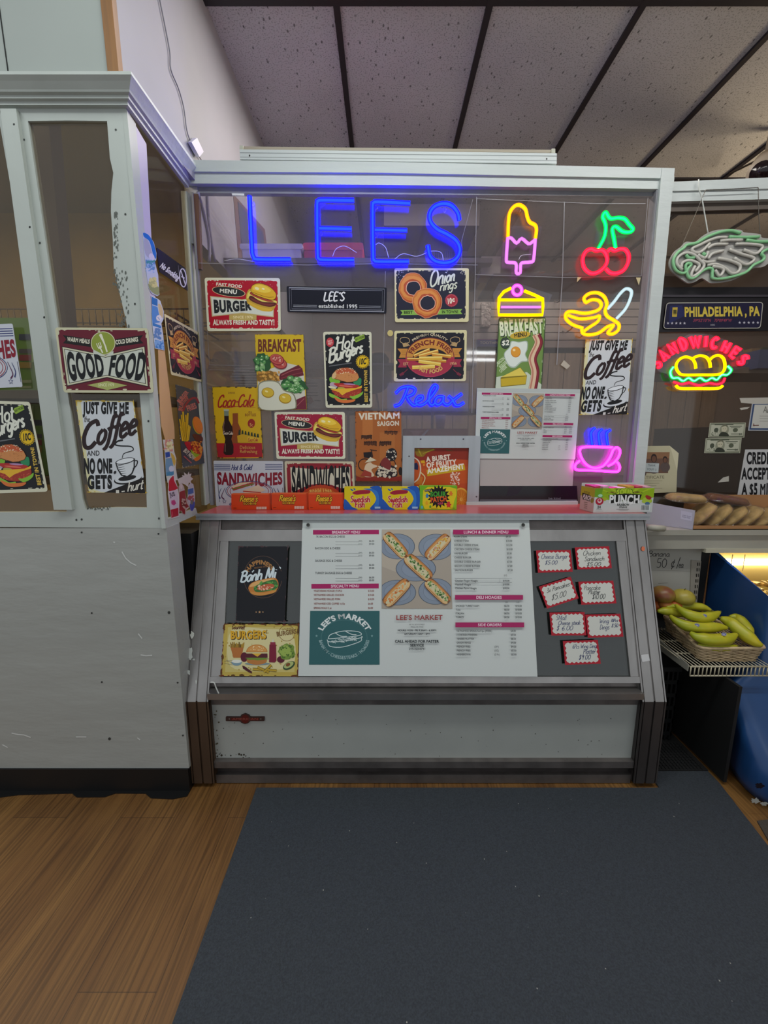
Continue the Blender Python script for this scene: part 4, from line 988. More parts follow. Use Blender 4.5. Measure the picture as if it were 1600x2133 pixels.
A.blob([(312, 340), (350, 290), (365, 245), (420, 250), (480, 245), (485, 300), (470, 340), (488, 390), (440, 400), (390, 440), (340, 420)], '#a8b8a8'); A.blob([(318, 340), (356, 292), (372, 250), (420, 256), (474, 251), (478, 300), (464, 342), (480, 385), (436, 392), (388, 430), (345, 412)], '#dde4dc')
A.ell(398, 324, 36, 40, '#c9822a'); A.ell(398, 322, 32, 35, '#e09a34'); A.ell(386, 310, 10, 9, '#f4d8a0')
A.line([(545, 198), (565, 260), (520, 370), (540, 470), (520, 600)], 62, '#6a2430', sm=6); A.line([(540, 200), (560, 260), (514, 370), (534, 470), (514, 600)], 48, '#dcc0a0', sm=6); A.line([(528, 200), (548, 260), (502, 370), (522, 470), (502, 600)], 12, '#c0806c', sm=6); A.line([(562, 200), (580, 260), (538, 370), (556, 470), (538, 595)], 14, '#8c2c38', sm=6)
A.poly([(288, 510), (430, 432), (480, 495), (470, 560), (290, 578)], '#8a7a20'); A.poly([(292, 505), (430, 438), (476, 494)], '#e2cc5a'); A.poly([(290, 518), (478, 500), (468, 555), (294, 572)], '#c9ac2c')
for t, x, y in (('BACON', 275, 415), ('EGGS', 290, 445), ('CHEESE', 290, 475)): A.tx(t, x, y, x+46, y-40, 22, '#c9d8b0', 2)
A.done('tin_sign', 'green breakfast menu tin sign with fried egg, bacon and cheese', 'sign', TIN)

# cola
KQ = [(145, 88), (470, 92), (515, 605), (185, 608)]
A = Art(FRP, 0.0025).remap(KQ, zq(Z5, [(145, 88), (486, 92), (515, 605), (185, 608)]))
A.board(KQ, 0.0012, '#d4ac1c', '#4a3a18', r=10); A.poly([(176, 498), (503, 496), (513, 600), (186, 603)], '#a5202c')
A.wear(KQ, '#4a3c20', 40, 9, 12, 5)
A.tx('DRINK', 258, 140, 306, 140, 14, '#8a5a28', 1)
A.sx('Coca-Cola', 180, 238, 86, 10, '#a32a22', slope=-.03, sh=.28, k=.72); A.line([(200, 232), (260, 240), (320, 232), (450, 240)], 6, '#a32a22', w1=2, sm=4)
A.tx('IN', 402, 278, 424, 278, 12, '#8a4a20', 1); A.tx('BOTTLES', 378, 302, 455, 302, 18, '#8a4a20', 1)
A.poly([(290, 282), (328, 280), (330, 350), (352, 400), (345, 496), (282, 496), (280, 400), (292, 350)], '#8e4a24')
A.poly([(230, 262), (262, 262), (264, 330), (290, 380), (294, 420), (284, 470), (300, 520), (300, 570), (285, 584), (245, 584), (228, 570), (232, 520), (240, 470), (224, 420), (218, 380), (232, 330)], '#2a1a18')
A.poly([(230, 262), (262, 262), (263, 300), (231, 300)], '#7a8a7a'); A.rect(228, 252, 264, 264, '#b0b8a8'); A.line([(232, 340), (226, 385), (232, 420)], 5, '#8a6a60'); A.line([(240, 500), (240, 560)], 5, '#8a6a60')
A.sx('Coca-Cola', 222, 434, 22, 2.5, '#dcd0c0', slope=.02, k=.8)
A.ell(424, 354, 26, 32, '#9c2a22'); A.tx('5c', 412, 376, 436, 376, 22, '#d8a868', 1)
for i in range(7): A.poly([(332+i*22, 436+i*3), (336+i*22, 400+i*5), (345+i*22, 400+i*5), (350+i*22, 440+i*3)], '#2c3a2c')
A.poly([(325, 444), (365, 432), (488, 460), (470, 496), (330, 494)], '#c9a024'); A.poly([(400, 448), (488, 462), (470, 492), (398, 480)], '#d8b43a'); A.sx('Coca-Cola', 402, 484, 24, 3, '#a32a22', k=.72)
A.tx('Delicious', 346, 540, 456, 540, 24, '#d8a858', 0); A.tx('Refreshing', 348, 570, 472, 570, 24, '#d8a858', 0)
A.done('tin_sign', 'yellow and red cola tin sign with a glass bottle', 'sign', TIN)

# orange rickshaw sign
VQ = [(1182, 265), (1515, 265), (1522, 775), (1188, 775)]
A = Art(FRP, 0.0045).remap(VQ, zq(Z5, VQ))
A.board(VQ, 0.0012, '#a8602c', '#4a2c1c', r=12)
A.rect(1235, 300, 1310, 470, '#b87038'); A.rect(1360, 420, 1470, 640, '#b06a34'); A.rect(1420, 290, 1510, 420, '#9c5424')
A.wear(VQ, '#5a3220', 34, 9, 14, 6); A.tx('VIETNAM', 1206, 326, 1502, 320, 44, '#e0d8c4', 2); A.tx('SAIGON', 1342, 372, 1500, 368, 30, '#d8ccb4', 2)
rn = random.Random(4)
for x0, x1, y0, y1 in ((1395, 1490, 405, 432), (1226, 1305, 435, 465), (1246, 1340, 480, 512), (1358, 1446, 480, 512)):
    for i in range(13):
        x = x0+(x1-x0)*i/13; A.rect(x, y0+rn.uniform(0, 8), x+5, y1+rn.uniform(-4, 8), '#2c1a14')
    A.line([(x0, y0+10), (x1, y0+8)], 6, '#2c1a14')
A.poly([(1190, 772), (1192, 735), (1230, 748), (1300, 738), (1420, 748), (1520, 736), (1520, 770)], '#8c2c22')
for cx, cy, r in ((1250, 655, 44), (1420, 660, 56)): A.line([(cx+r*math.cos(R(t)), cy+r*math.sin(R(t))) for t in range(0, 360, 15)], 6, '#2a1a18', True)
A.poly([(1242, 565), (1300, 560), (1305, 610), (1246, 600)], '#1e181c'); A.blob([(1405, 590), (1420, 545), (1460, 535), (1485, 570), (1470, 620), (1420, 625)], '#1e1a20'); A.specks(1410, 545, 1480, 620, 14, 7, '#c9c0b0', 5)
A.line([(1300, 550), (1310, 600)], 6, '#1e181c'); A.line([(1290, 545), (1340, 552)], 5, '#1e181c'); A.poly([(1252, 640), (1292, 598), (1338, 622)], '#d8ccb0')
A.blob([(1255, 660), (1290, 636), (1310, 650), (1345, 665), (1300, 690), (1320, 735), (1250, 738)], '#d8c0a4'); A.poly([(1220, 735), (1250, 690), (1300, 712), (1300, 742)], '#9c3a2c')
A.blob([(1335, 735), (1350, 680), (1400, 655), (1470, 670), (1480, 740)], '#2a2024'); A.specks(1345, 660, 1480, 745, 60, 9, '#d0c4b0', 7); A.blob([(1365, 650), (1400, 600), (1440, 640), (1430, 690)], '#7a2c2c')
A.ell(1510, 700, 14, 30, '#241a18')
A.done('tin_sign', 'orange tin sign with a rickshaw scene and pale capitals', 'sign', TIN)
# ---------------------------------------------------------------- menu posters
MENU_L = [('7K BACON EGG & CHEESE', 231), ('BACON EGG & CHEESE', 328), ('SAUSAGE EGG & CHEESE', 431), ('TURKEY SAUSAGE EGG & CHEESE', 534)]
SPEC = [('VEGETARIAN HOAGIE (TOFU)', '$10.50', 690), ('VIETNAMESE GRILLED CHICKEN', '$10.50', 725), ('VIETNAMESE GRILLED PORK', '$10.50', 760), ('VIETNAMESE ICED COFFEE 16 Oz', '$4.00', 797), ('SPRING ROLLS 2 pc', '$4.00', 833)]
LUN = [('PLAIN STEAK', '$9.50'), ('CHEESE STEAK', '$10.00'), ('DOUBLE CHEESE STEAK', '$12.50'), ('CHICKEN CHEESE STEAK', '$10.00'), ('HAMBURGER', '$5.00'), ('CHEESE BURGER', '$5.50'), ('DOUBLE CHEESE BURGER', '$7.00'), ('BACON CHEESE BURGER', '$7.00'), ('SALMON BURGER', '$7.50')]
PINK = '#a31e5c'; GRY = '#44484a'
def hoagie(A, x, y, L, ang, seed, fill):
    """open sandwich on a plate of the menu photograph, about (x, y)"""
    q = R(ang); c, s = math.cos(q), math.sin(q)
    T = lambda pts: [(x+a*c-b*s, y+a*s+b*c) for a, b in pts]
    w = L*.17
    A.blob(T([(-L*.5, 0), (-L*.42, -w), (0, -w*1.15), (L*.42, -w*.95), (L*.5, 0), (L*.42, w*.95), (0, w*1.15), (-L*.42, w)]), '#7c4a24')
    A.blob(T([(-L*.48, -w*.2), (-L*.38, -w*.92), (0, -w*1.08), (L*.4, -w*.86), (L*.47, -w*.3), (0, -w*.5)]), '#b87c44'); A.blob(T([(-L*.4, -w*.7), (0, -w*.85), (L*.4, -w*.66), (0, -w*.6)]), '#cc9858')
    A.blob(T([(-L*.48, w*.2), (0, w*.3), (L*.47, w*.2), (L*.4, w*.86), (0, w*1.02), (-L*.4, w*.88)]), '#d2b07c'); A.blob(T([(-L*.4, w*.8), (0, w*.95), (L*.38, w*.8), (0, w*.75)]), '#b07a44')
    A.blob(T([(-L*.47, 0), (-L*.3, -w*.55), (0, -w*.55), (L*.3, -w*.5), (L*.46, 0), (L*.3, w*.45), (0, w*.5), (-L*.3, w*.5)]), '#c9c09a')
    rn = random.Random(seed)
    for i in range(46):
        a, b = rn.uniform(-.42, .42)*L, rn.uniform(-.55, .5)*w
        A.ell(x+a*c-b*s, y+a*s+b*c, L*.036*rn.uniform(.6, 1.3), L*.022*rn.uniform(.6, 1.3), rn.choice(fill), rn.random()*180, n=8)
GR = ('#3f6a30', '#5a8a40', '#2f5228', '#86a860', '#c4c49a'); 
def d_menu(A, left_x=(925, 890)):
    """drawn in the coordinates of crops M5 (left half) and M6 shifted to M5"""
    P = lambda x, y: ((760+x/4.2105-400)*4.0, (1080+y/4.2105-1060)*4.0)
    k = 4.0/4.2105
    TL, TR, BR, BL = (922, 92), P(1440, 0), P(1515, 1388), (885, 1393)
    A.board([TL, TR, BR, BL], 0.004, '#b9bfbd', '#a8aeac')
    A.poly([(918, 160), P(1445, 80), P(1513, 1385), (888, 1390)], '#c6cbc8')
    A.poly([(1008, 176), (1558, 174), (1558, 212), (1008, 215)], PINK); A.tx('BREAKFAST MENU', 1168, 206, 1400, 205, 22, '#e6d0da', 1)
    for t, y in MENU_L:
        A.txl(t, 1034 if y < 300 else 1026, y+9, 17, GRY, 1, .8)
        for dy, p, z in ((38, '$6.50', '(SM)'), (62, '$9.00', '(LG)')):
            A.line([(1195, y+dy+6), (1388, y+dy+6)], 2, '#5a5e60'); A.txl(z, 1388, y+dy+6, 13, GRY, 0, .9); A.txl(p, 1476, y+dy+6, 14, GRY, 1, .9)
    A.poly([(995, 625), (1556, 622), (1556, 662), (995, 665)], PINK); A.tx('SPECIALTY MENU', 1158, 655, 1392, 653, 22, '#e6d0da', 1)
    for t, p, y in SPEC: A.txl(t, 1014, y, 15, '#8c4a40', 1, .78); A.txl(p, 1468, y, 15, '#8c4a40', 1, .8)
    A.poly([(985, 850), (1563, 850), (1563, 1298), (975, 1298)], '#2f5f62')
    A.arc("LEE'S MARKET", 1272, 1075, 196, 160, -158, -22, 42, '#d8dedc', 2); A.arc('BANH MI - CHEESESTEAKS - HOAGIES', 1268, 1070, 212, 182, 172, 8, 26, '#9ab4b4', 1, True)
    A.line([(1268+192*math.cos(R(t)), 1075+150*math.sin(R(t))) for t in range(0, 360, 10)], 2.5, '#5a8486', True)
    A.star(1038, 1058, 12, '#7aa0a0'); A.star(1500, 1058, 12, '#7aa0a0')
    W_ = '#c6d4d2'
    for L in ([(1135, 1075), (1160, 1045), (1260, 1018), (1380, 1022), (1408, 1050), (1300, 1068), (1150, 1082), (1135, 1075)], [(1125, 1090), (1150, 1108), (1280, 1100), (1412, 1072), (1412, 1062)], [(1130, 1098), (1150, 1145), (1260, 1150), (1400, 1105), (1412, 1075)], [(1195, 1035), (1240, 1060), (1290, 1062)], [(1280, 1020), (1330, 1045), (1370, 1048)]): A.line(L, 6, W_, sm=4)
    rn = random.Random(6)
    for i in range(26):
        x = 1150+rn.random()*250; y = 1112-(x-1150)*.14+rn.uniform(-10, 14); A.line([(x, y), (x+14, y-rn.uniform(4, 12)), (x+22, y+3)], 4, W_)
    # photograph of five plates
    B = lambda *a: [P(x, y) for x, y in a]
    A.poly(B((150, 96), (750, 96), (768, 792), (148, 790)), '#a3998c')
    A.poly(B((150, 96), (750, 96), (756, 320), (500, 300), (300, 480), (150, 420)), '#b0a596')
    for x, y, rx, ry, cl in ((285, 245, 155, 112, 0), (625, 250, 155, 115, 0), (448, 440, 176, 112, 0), (285, 650, 165, 112, 0), (620, 640, 150, 115, 0)):
        for f, c in ((1.0, '#4a5462'), (.965, '#808b9a'), (.72, '#727d8c'), (.69, '#8590a0')):
            pts = [(max(150, min(755, x+rx*f*math.cos(R(t)))), y+ry*f*math.sin(R(t))) for t in range(0, 360, 9)]
            A.poly(B(*pts), c)
    for (x, y, L, ang, sd, fl) in ((270, 235, 270, 48, 2, GR), (640, 250, 275, -46, 3, ('#c9963c', '#d8b04a', '#b06a50', '#c88a70')), (470, 430, 290, 42, 4, GR), (280, 650, 290, -46, 5, ('#c46a2c', '#d8803a', '#e0a060', '#c9b48c')), (640, 640, 270, 44, 6, GR)):
        px, py = P(x, y); hoagie(A, px, py, L*k*1.0, ang, sd, fl)
    t = P(277, 890); t2 = P(682, 888); A.tx("LEE'S MARKET", t[0], t[1], t2[0], t2[1], 38, '#943c3c', 1)
    cx = P(458, 0)[0]
    for tx, yy, h, b, c in (('301 N. 36TH STREET', 936, 10, 0, GRY), ('PHILA, PA 19104', 957, 10, 0, GRY), ('HOURS: MON - FRI 9.30AM - 6.30PM', 988, 13, 2, GRY), ('SATURDAY 10AM - 6PM', 1019, 13, 2, GRY), ('CALL AHEAD FOR FASTER', 1088, 20, 2, '#3a3e40'), ('SERVICE', 1122, 20, 2, '#3a3e40'), ('215-222-0731', 1152, 16, 1, '#3a3e40')):
        A.txc(tx, cx, P(0, yy)[1], h, c, b)
    def head(y, t, x0=774, x1=1352):
        a, b, c_, d = P(x0, y), P(x1, y), P(x1, y+42), P(x0, y+42); A.poly([a, b, c_, d], PINK); A.txc(t, (a[0]+b[0])/2, d[1]-9, 22, '#e6d0da', 1)
    head(98, 'LUNCH & DINNER MENU')
    for i, (t, p) in enumerate(LUN):
        y = 168+i*36.6; a = P(783+i*.8, y); A.txl(t, a[0], a[1], 15, GRY, 1, .84); b = P(1238+i*2, y); A.txl(p, b[0], b[1], 15, GRY, 1, .8)
    a = P(1222, 506); A.txl('LG', a[0], a[1], 15, GRY)
    A.line(B((790, 525), (1290, 526), (1290, 562), (790, 562)), 1.6, '#6a6e70', True); A.line(B((1185, 526), (1185, 562)), 1.6, '#6a6e70')
    for i, t in enumerate(('Chicken Finger Hoagie', 'Meatball Hoagie', 'Chicken Parm Hoagie')):
        a = P(792, 554+i*33); A.txl(t, a[0], a[1], 16, GRY, 1, .84); b = P(1214, 554+i*33); A.txl('$10.00', b[0], b[1], 15, GRY, 1, .84)
    head(671, 'DELI HOAGIES', 792, 1388)
    for t, x in (('SM', 1232), ('LG', 1332)): a = P(x, 742); A.txl(t, a[0], a[1], 13, GRY)
    for i, t in enumerate(('SMOKED TURKEY HAM', 'Tuna', 'ITALIAN', 'TURKEY')):
        y = 775+i*33; a = P(798, y); A.txl(t, a[0], a[1], 15, GRY, 1, .84)
        for x, p in ((1224, '$6.50'), (1322, '$10.00')): b = P(x, y); A.txl(p, b[0], b[1], 15, GRY, 1, .84)
    head(912, 'SIDE ORDERS', 795, 1398)
    for i, (t, m, p) in enumerate((('VIETNAMESE SPRING Roll 2pc (PORK)', '', '$4.00'), ('3 CHICKEN TENDERS', '', '$5.50'), ('TENDER PLATTER', '', '$8.50'), ('ONION RINGS', '', '$4.00'), ('FRENCH FRIES', '(SM)', '$4.00'), ('FRENCH FRIES', '(LG)', '$5.50'), ('HASHBROWN', '(2 Pc)', '$2.00'))):
        y = 995+i*34.4; a = P(804+i*.6, y); A.txl(t, a[0], a[1], 15, GRY, 1, .8); b = P(1280+i, y); A.txl(p, b[0], b[1], 15, GRY, 1, .84)
        if m: b = P(1138, y); A.txl(m, b[0], b[1], 15, GRY, 0, .9)
    return TL, TR, BR, BL
MQ = [(922, 92), ((760+1440/4.2105-400)*4.0, (1080-1060)*4.0), ((760+1515/4.2105-400)*4.0, (1080+1388/4.2105-1060)*4.0), (885, 1393)]
A = Art(CGP, 0.006).remap(MQ, zq(M5, MQ)); d_menu(A)
for x, y in ((642, 1093.5), (1090, 1093.5)): A.q = lambda p: p; A.ell(x, y, 4, 4, '#4a4a46', n=14); A.ell(x-.5, y-.5, 2, 2, '#1c1c1c', n=10)
A.done('menu_poster', 'large glossy menu poster covering the middle of the case glass', 'menu')
A = Art(FRP, 0.0042).remap(MQ, [(994, 808), (1209, 811), (1198, 957), (989, 955)]); d_menu(A)
A.done('menu_poster', 'small printed menu taped up under the green breakfast menu sign', 'menu')

# ---------------------------------------------------------------- signs on the case glass
Q = [(388, 312), (800, 312), (772, 940), (365, 935)]
A = Art(CGP, 0.002).remap(Q, zq(M5, Q))
A.board(Q, 0.0012, '#17181e', '#4a2c30', r=22); A.wear(Q, '#4a3438', 34, 4, 14, 5)
A.line([(590+160*math.cos(R(t)), 568+175*math.sin(R(t))) for t in range(0, 360, 8)], 4, '#5a4438', True)
A.rect(388, 520, 780, 600, '#17181e')
A.arc('HAPPINESS', 568, 560, 100, 100, -160, -28, 32, '#a87844', 2); A.tx('BEGINS WITH', 520, 498, 640, 484, 12, '#8a6238', 1)
A.sx('Bánh Mì'.replace('á', 'a').replace('ì', 'i'), 400, 612, 88, 15, '#cfdce0', slope=-.13, sh=.2, k=.98); A.line([(500, 528), (516, 512)], 9, '#cfdce0'); A.line([(728, 482), (740, 496)], 9, '#cfdce0')
A.blob([(470, 665), (500, 615), (600, 585), (690, 575), (720, 620), (700, 680), (600, 715), (510, 712)], '#c07a38'); A.blob([(480, 650), (510, 615), (600, 590), (680, 580), (660, 610), (540, 640)], '#d8a868')
A.blob([(520, 650), (600, 610), (690, 590), (718, 640), (690, 670), (600, 690), (530, 690)], '#3c6a34'); A.specks(520, 610, 715, 680, 36, 9, '#5c9a48', 3); A.blob([(540, 665), (600, 630), (670, 625), (680, 655), (600, 680)], '#b85a38'); A.specks(550, 630, 680, 680, 24, 8, '#e0b49a', 8); A.blob([(490, 690), (600, 700), (700, 675), (680, 700), (580, 722), (510, 714)], '#c98a44')
for x, r in ((535, 8), (563, 12), (591, 8)): A.star(x, 860, r, '#b89068')
A.done('tin_sign', 'tall black sandwich tin sign hanging inside the case frame', 'sign', 'tin signs on the case glass')
Q = [(268, 958), (890, 962), (882, 1395), (240, 1392)]
A = Art(CGP, 0.0036).remap(Q, zq(M5, Q))
A.board(Q, 0.0012, '#b9a24c', '#4a3a18'); A.poly([(300, 985), (860, 985), (855, 1360), (275, 1360)], '#c4b46c'); A.blob([(330, 1010), (600, 1000), (830, 1040), (840, 1300), (600, 1340), (320, 1310)], '#d2c894')
A.wear(Q, '#5a3c14', 70, 5, 22, 8); A.wear(Q, '#6a2c14', 40, 9, 14, 4); A.specks(280, 980, 860, 1360, 40, 7, '#a88c3c', 6)
A.sx('Gourmet', 330, 1002, 36, 6, '#5a3018', sh=.3, k=.86)
A.tx('BURGERS', 328, 1088, 624, 1084, 62, '#3c2810', 2); A.tx('BURGERS', 322, 1082, 618, 1078, 62, '#d2a024', 2)
A.line([(790+66*math.cos(R(t)), 1035+66*math.sin(R(t))) for t in range(0, 360, 12)], 4, '#8a6a3a', True); A.tx('BURGERS', 708, 1062, 874, 1036, 36, '#7a5c34', 2); A.tx('GOURMET', 750, 1012, 840, 1000, 12, '#8a6a3a', 1)
A.poly([(320, 1150), (430, 1150), (412, 1240), (345, 1240)], '#b06c34'); rn = random.Random(2)
for i in range(16): x = 322+i*7; A.line([(x, 1155), (x+rn.uniform(-10, 10), 1105+rn.uniform(0, 22))], 9, rn.choice(('#8a6a24', '#a8842c', '#6a5420')))
A.ell(372, 1275, 44, 32, '#7a94a0', a0=0, a1=180); A.ell(372, 1270, 42, 14, '#dcdcd0'); A.line([(268, 1270), (340, 1262)], 2, '#7a7a6a'); A.line([(270, 1285), (336, 1300)], 2, '#7a7a6a'); A.line([(285, 1258), (340, 1290)], 2, '#7a7a6a')
A.ell(435, 1235, 30, 40, '#5a1a2c'); A.ell(740, 1255, 32, 28, '#5a1a2c'); A.ell(545, 1290, 105, 12, '#7a9094')
A.ell(540, 1265, 84, 34, '#b4763a'); A.ell(540, 1245, 92, 16, '#6a8a34', wob=.2); A.poly([(452, 1205), (628, 1205), (630, 1240), (455, 1240)], '#54202a'); A.poly([(500, 1205), (580, 1205), (545, 1232)], '#d8aa38'); A.ell(540, 1192, 88, 62, '#c0803c', a0=180, a1=360); A.ell(540, 1188, 80, 50, '#cf9450', a0=180, a1=360); A.specks(480, 1145, 600, 1180, 20, 4, '#ecd8a8', 3)
A.poly([(645, 1130), (700, 1130), (704, 1265), (690, 1280), (642, 1278)], '#781c34'); A.rect(652, 1110, 695, 1132, '#8a2a40'); A.poly([(664, 1110), (684, 1110), (676, 1078)], '#d0ccc0')
A.ell(790, 1190, 70, 66, '#74903a', wob=.12, n=20); A.ell(782, 1185, 50, 46, '#94ac50', wob=.2, n=14); A.specks(735, 1135, 845, 1245, 34, 8, '#4c6a28', 5)
A.ell(808, 1305, 54, 30, '#2c4a2c', -30); A.ell(806, 1300, 44, 22, '#a8b470', -30); A.ell(800, 1298, 20, 14, '#7a4a24', -30)
A.poly([(418, 1305), (440, 1312), (498, 1355), (500, 1372), (470, 1360), (425, 1330)], '#4a1a24')
for a in ((505, 1335, 650, 1345), (545, 1318, 640, 1362), (600, 1360, 660, 1300), (630, 1340, 705, 1348)): A.line([a[:2], a[2:]], 22, '#5a4a18'); A.line([a[:2], a[2:]], 15, '#b9982c')
A.done('tin_sign', 'yellowed burgers tin sign with ketchup and fries, at the foot of the case glass', 'sign', 'tin signs on the case glass')

# seven price cards
M7 = (1080, 1060, 4.706)
def card(q, seed, lines, lab):
    A = Art(CGP, 0.0012 if seed != 6 else 0.0016, zoom=M7); A.board(q, 0.0005, '#a81c2c', '#7a1420')
    n = 17; rn = random.Random(seed); pts = []
    P = [Vector(p) for p in q]; m = sum(P, Vector((0, 0)))/4
    for e in range(4):
        a, b = P[e], P[(e+1) % 4]; k = 15 if e % 2 == 0 else 9
        inn = (m-(a+b)/2).normalized()
        for i in range(k):
            t = (i+.5)/k*.9+.05; p = a+(b-a)*t; pts.append(tuple(p+inn*(14 if i % 2 else 27)))
    A.poly(pts, '#c9cac2')
    A.map(lambda p: p)
    dx, dy = (P[1]-P[0]).normalized(); sl = dy/dx
    for t, x, x1, y, h, c in lines: A.sxw(t, x, x1, y, h, 4.2, c, slope=sl)
    A.done('price_card', lab, 'card', 'hand-written price cards on the case glass')
BK, BL_ = '#2a2c30', '#2a3264'
card([(173, 406), (512, 402), (532, 616), (192, 625)], 1, [('Cheese Burger', 222, 482, 490, 46, BL_), ('$5.00', 258, 380, 545, 38, BL_)], 'red edged card with the cheese burger price')
card([(553, 378), (888, 366), (916, 582), (578, 594)], 2, [('Chicken', 630, 805, 458, 46, BK), ('Sandwich', 645, 842, 512, 42, BK), ('$5.00', 665, 806, 562, 36, BK)], 'red edged card with the chicken sandwich price')
card([(200, 762), (512, 664), (592, 876), (282, 978)], 3, [('3x Pancakes', 275, 500, 826, 44, BK), ('$5.00', 322, 466, 900, 56, BK)], 'red edged card tilted steeply, three pancakes price')
card([(588, 714), (930, 704), (962, 926), (618, 940)], 4, [('Pancake', 640, 802, 796, 42, BK), ('Platter', 685, 800, 836, 40, BK), ('$10.00', 722, 850, 884, 48, BK)], 'red edged card with the pancake platter price')
card([(304, 1016), (648, 1010), (668, 1240), (324, 1242)], 5, [('SMall', 366, 470, 1090, 44, BL_), ('Cheese steak', 388, 608, 1138, 40, BL_), ('$ 6.00', 370, 532, 1192, 46, BL_)], 'red edged card with the small cheese steak price')
card([(655, 1036), (1000, 1028), (1030, 1252), (682, 1264)], 6, [('Wing', 792, 886, 1122, 44, BL_), ('Dings', 796, 890, 1182, 46, BL_), ('10Pcs', 908, 974, 1108, 30, BL_), ('8.50', 912, 976, 1160, 34, BL_)], 'red edged card with the wing dings price, blank on its first half')
card([(436, 1296), (778, 1284), (808, 1518), (458, 1530)], 7, [('6Pcs Wing Ding', 528, 766, 1370, 40, BL_), ('Platter', 634, 756, 1420, 44, BL_), ('$9.00', 590, 706, 1478, 46, BL_)], 'red edged card at the very bottom, six piece wing platter price')
# ================================================================ neon signs
CLR = glass('clear_acrylic', '#f6f6fb', 0.93, '#9a9aa8', 0.05, 0.08, 0.2, 5)
NEON = {'blue': ((.002, .002, 1), 13.0, (.004, .016, 1), 8.0), 'amber': ((1, .27, .004), 2.8, (1, .40, .004), 2.6), 'yellow': ((1, .48, .002), 2.4, (1, .66, .0), 2.0), 'pink': ((1, .06, .75), 1.8, (1, .14, .88), 2.2), 'lilac': ((.78, .20, .88), 1.2, (.85, .27, .95), 1.3),
        'green': ((.002, .55, .05), 2.2, (.01, 1, .30), 1.8), 'red': ((1, .008, .025), 2.8, (1, .016, .045), 3.4), 'white': ((.55, .78, .84), 1.0, (.72, .88, .92), 1.05), 'cyan': ((.0, .7, .06), 1.8, (.22, .95, .72), 1.6), 'magenta': ((1, .012, .74), 8.0, (1, .06, .80), 3.6)}
def neon(mb, core, plane, zoom, pts, col, r, off=0.016, closed=False, sm=5):
    """glowing tube along photo points, with the brighter strip along its face"""
    z = zoom; k = 1.0/z[2]
    P = [(z[0]+x*k, z[1]+y*k) for x, y in pts]
    if sm and len(P) > 2: P = spline(P, sm, closed)
    a = NEON[col]
    w = [plane.hit(x, y, off) for x, y in P]; d = (w[0]-CAMP).dot(ray(*P[0]).normalized())/ray(*P[0]).length
    R_ = r*d/FPX
    mb.tube(w, R_, glow('neon_'+col, a[0], a[1]), 8, closed)
    core.tube([plane.hit(x, y, off+R_*0.72) for x, y in P], R_*0.5, glow('neon_'+col+'_core', a[2], a[3]), 6, closed)
def neon_sign(name, label, group, plane, zoom, parts, backing=None, hooks=(), wire=None, off=0.016, backoff=0.006):
    P0 = [(zoom[0]+x/zoom[2], zoom[1]+y/zoom[2]) for p in parts for x, y in p[1]]
    cx = sum(p[0] for p in P0)/len(P0); yb = max(p[1] for p in P0)
    root = thing(name, plane.hit(cx, yb, off), label, 'neon sign', group)
    for nm, pts, col, r, *o in parts:
        mb, core = MB(), MB(); kw = o[0] if o else {}
        neon(mb, core, plane, zoom, pts, col, r, off, **kw); t = mb.build(nm, root); core.build('glow_strip', t)
    if backing:
        mb = MB(); mb.plate(plane, [(zoom[0]+x/zoom[2], zoom[1]+y/zoom[2]) for x, y in backing], 0.004, CLR, off=backoff); mb.build('clear_backing', root)
    for (x, y) in hooks:
        mb = MB(); c = plane.hit(zoom[0]+x/zoom[2], zoom[1]+y/zoom[2], off-0.004); r = 0.006
        mb.tube([c+Vector((r*math.cos(t*.63), 0, r*1.4*math.sin(t*.63))) for t in range(10)], 0.0016, CLR, 6, True); mb.build('hanging_loop', root)
    if wire:
        mb = MB(); mb.tube([plane.hit(zoom[0]+x/zoom[2], zoom[1]+y/zoom[2], 0.006) for x, y in spline(wire, 5)], 0.0011, mat('clear_wire', '#c9c9d6', 0.4)); mb.build('lead', root)
    return root
NG = 'blue neon letters across the top of the partition'
ZE, ZL, ZC, ZK, ZU = (580, 400, 3.81), (400, 400, 6.667), (1190, 380, 6.274), (980, 560, 6.154), (1190, 860, 8.421)
Z7, R1, R2, SWZ = (960, 380, 3.478), (1340, 360, 5.923), (1320, 680, 4.847), (1400, 680, 8.0)
S3 = dict(sm=3)
neon_sign('neon_letter', 'blue neon letter L', NG, FRP, ZL, [('tube', [(800, 60), (815, 400), (835, 800), (842, 860), (860, 905), (905, 935), (1370, 938)], 'blue', 4.8, S3)], hooks=[(858, 165)], wire=[(450, 955), (620, 930), (850, 965)])
for k, (sx, pts, mid, hk, wr, lab) in enumerate((
        (0, [(600, 68), (345, 64), (318, 74), (308, 105), (312, 490), (320, 525), (350, 538), (600, 540)], [(325, 288), (580, 293)], [(338, 105), (338, 330)], [(430, 510), (460, 450), (530, 430), (620, 480)], 'blue neon letter E beside the neon L'),
        (0, [(1045, 90), (785, 78), (758, 90), (748, 120), (752, 505), (762, 540), (790, 552), (1035, 552)], [(765, 300), (1020, 306)], [(775, 125), (775, 345)], [(770, 420), (800, 405), (850, 440), (875, 520)], 'blue neon letter E beside the neon S'))):
    neon_sign('neon_letter', lab, NG, FRP, ZE, [('tube', pts, 'blue', 4.7, S3), ('middle_tube', mid, 'blue', 4.4)], hooks=hk, wire=wr,
              backing=[(pts[3][0]+14, 90+k*16), (pts[3][0]+70, 90+k*16), (pts[3][0]+14, 150+k*16)])
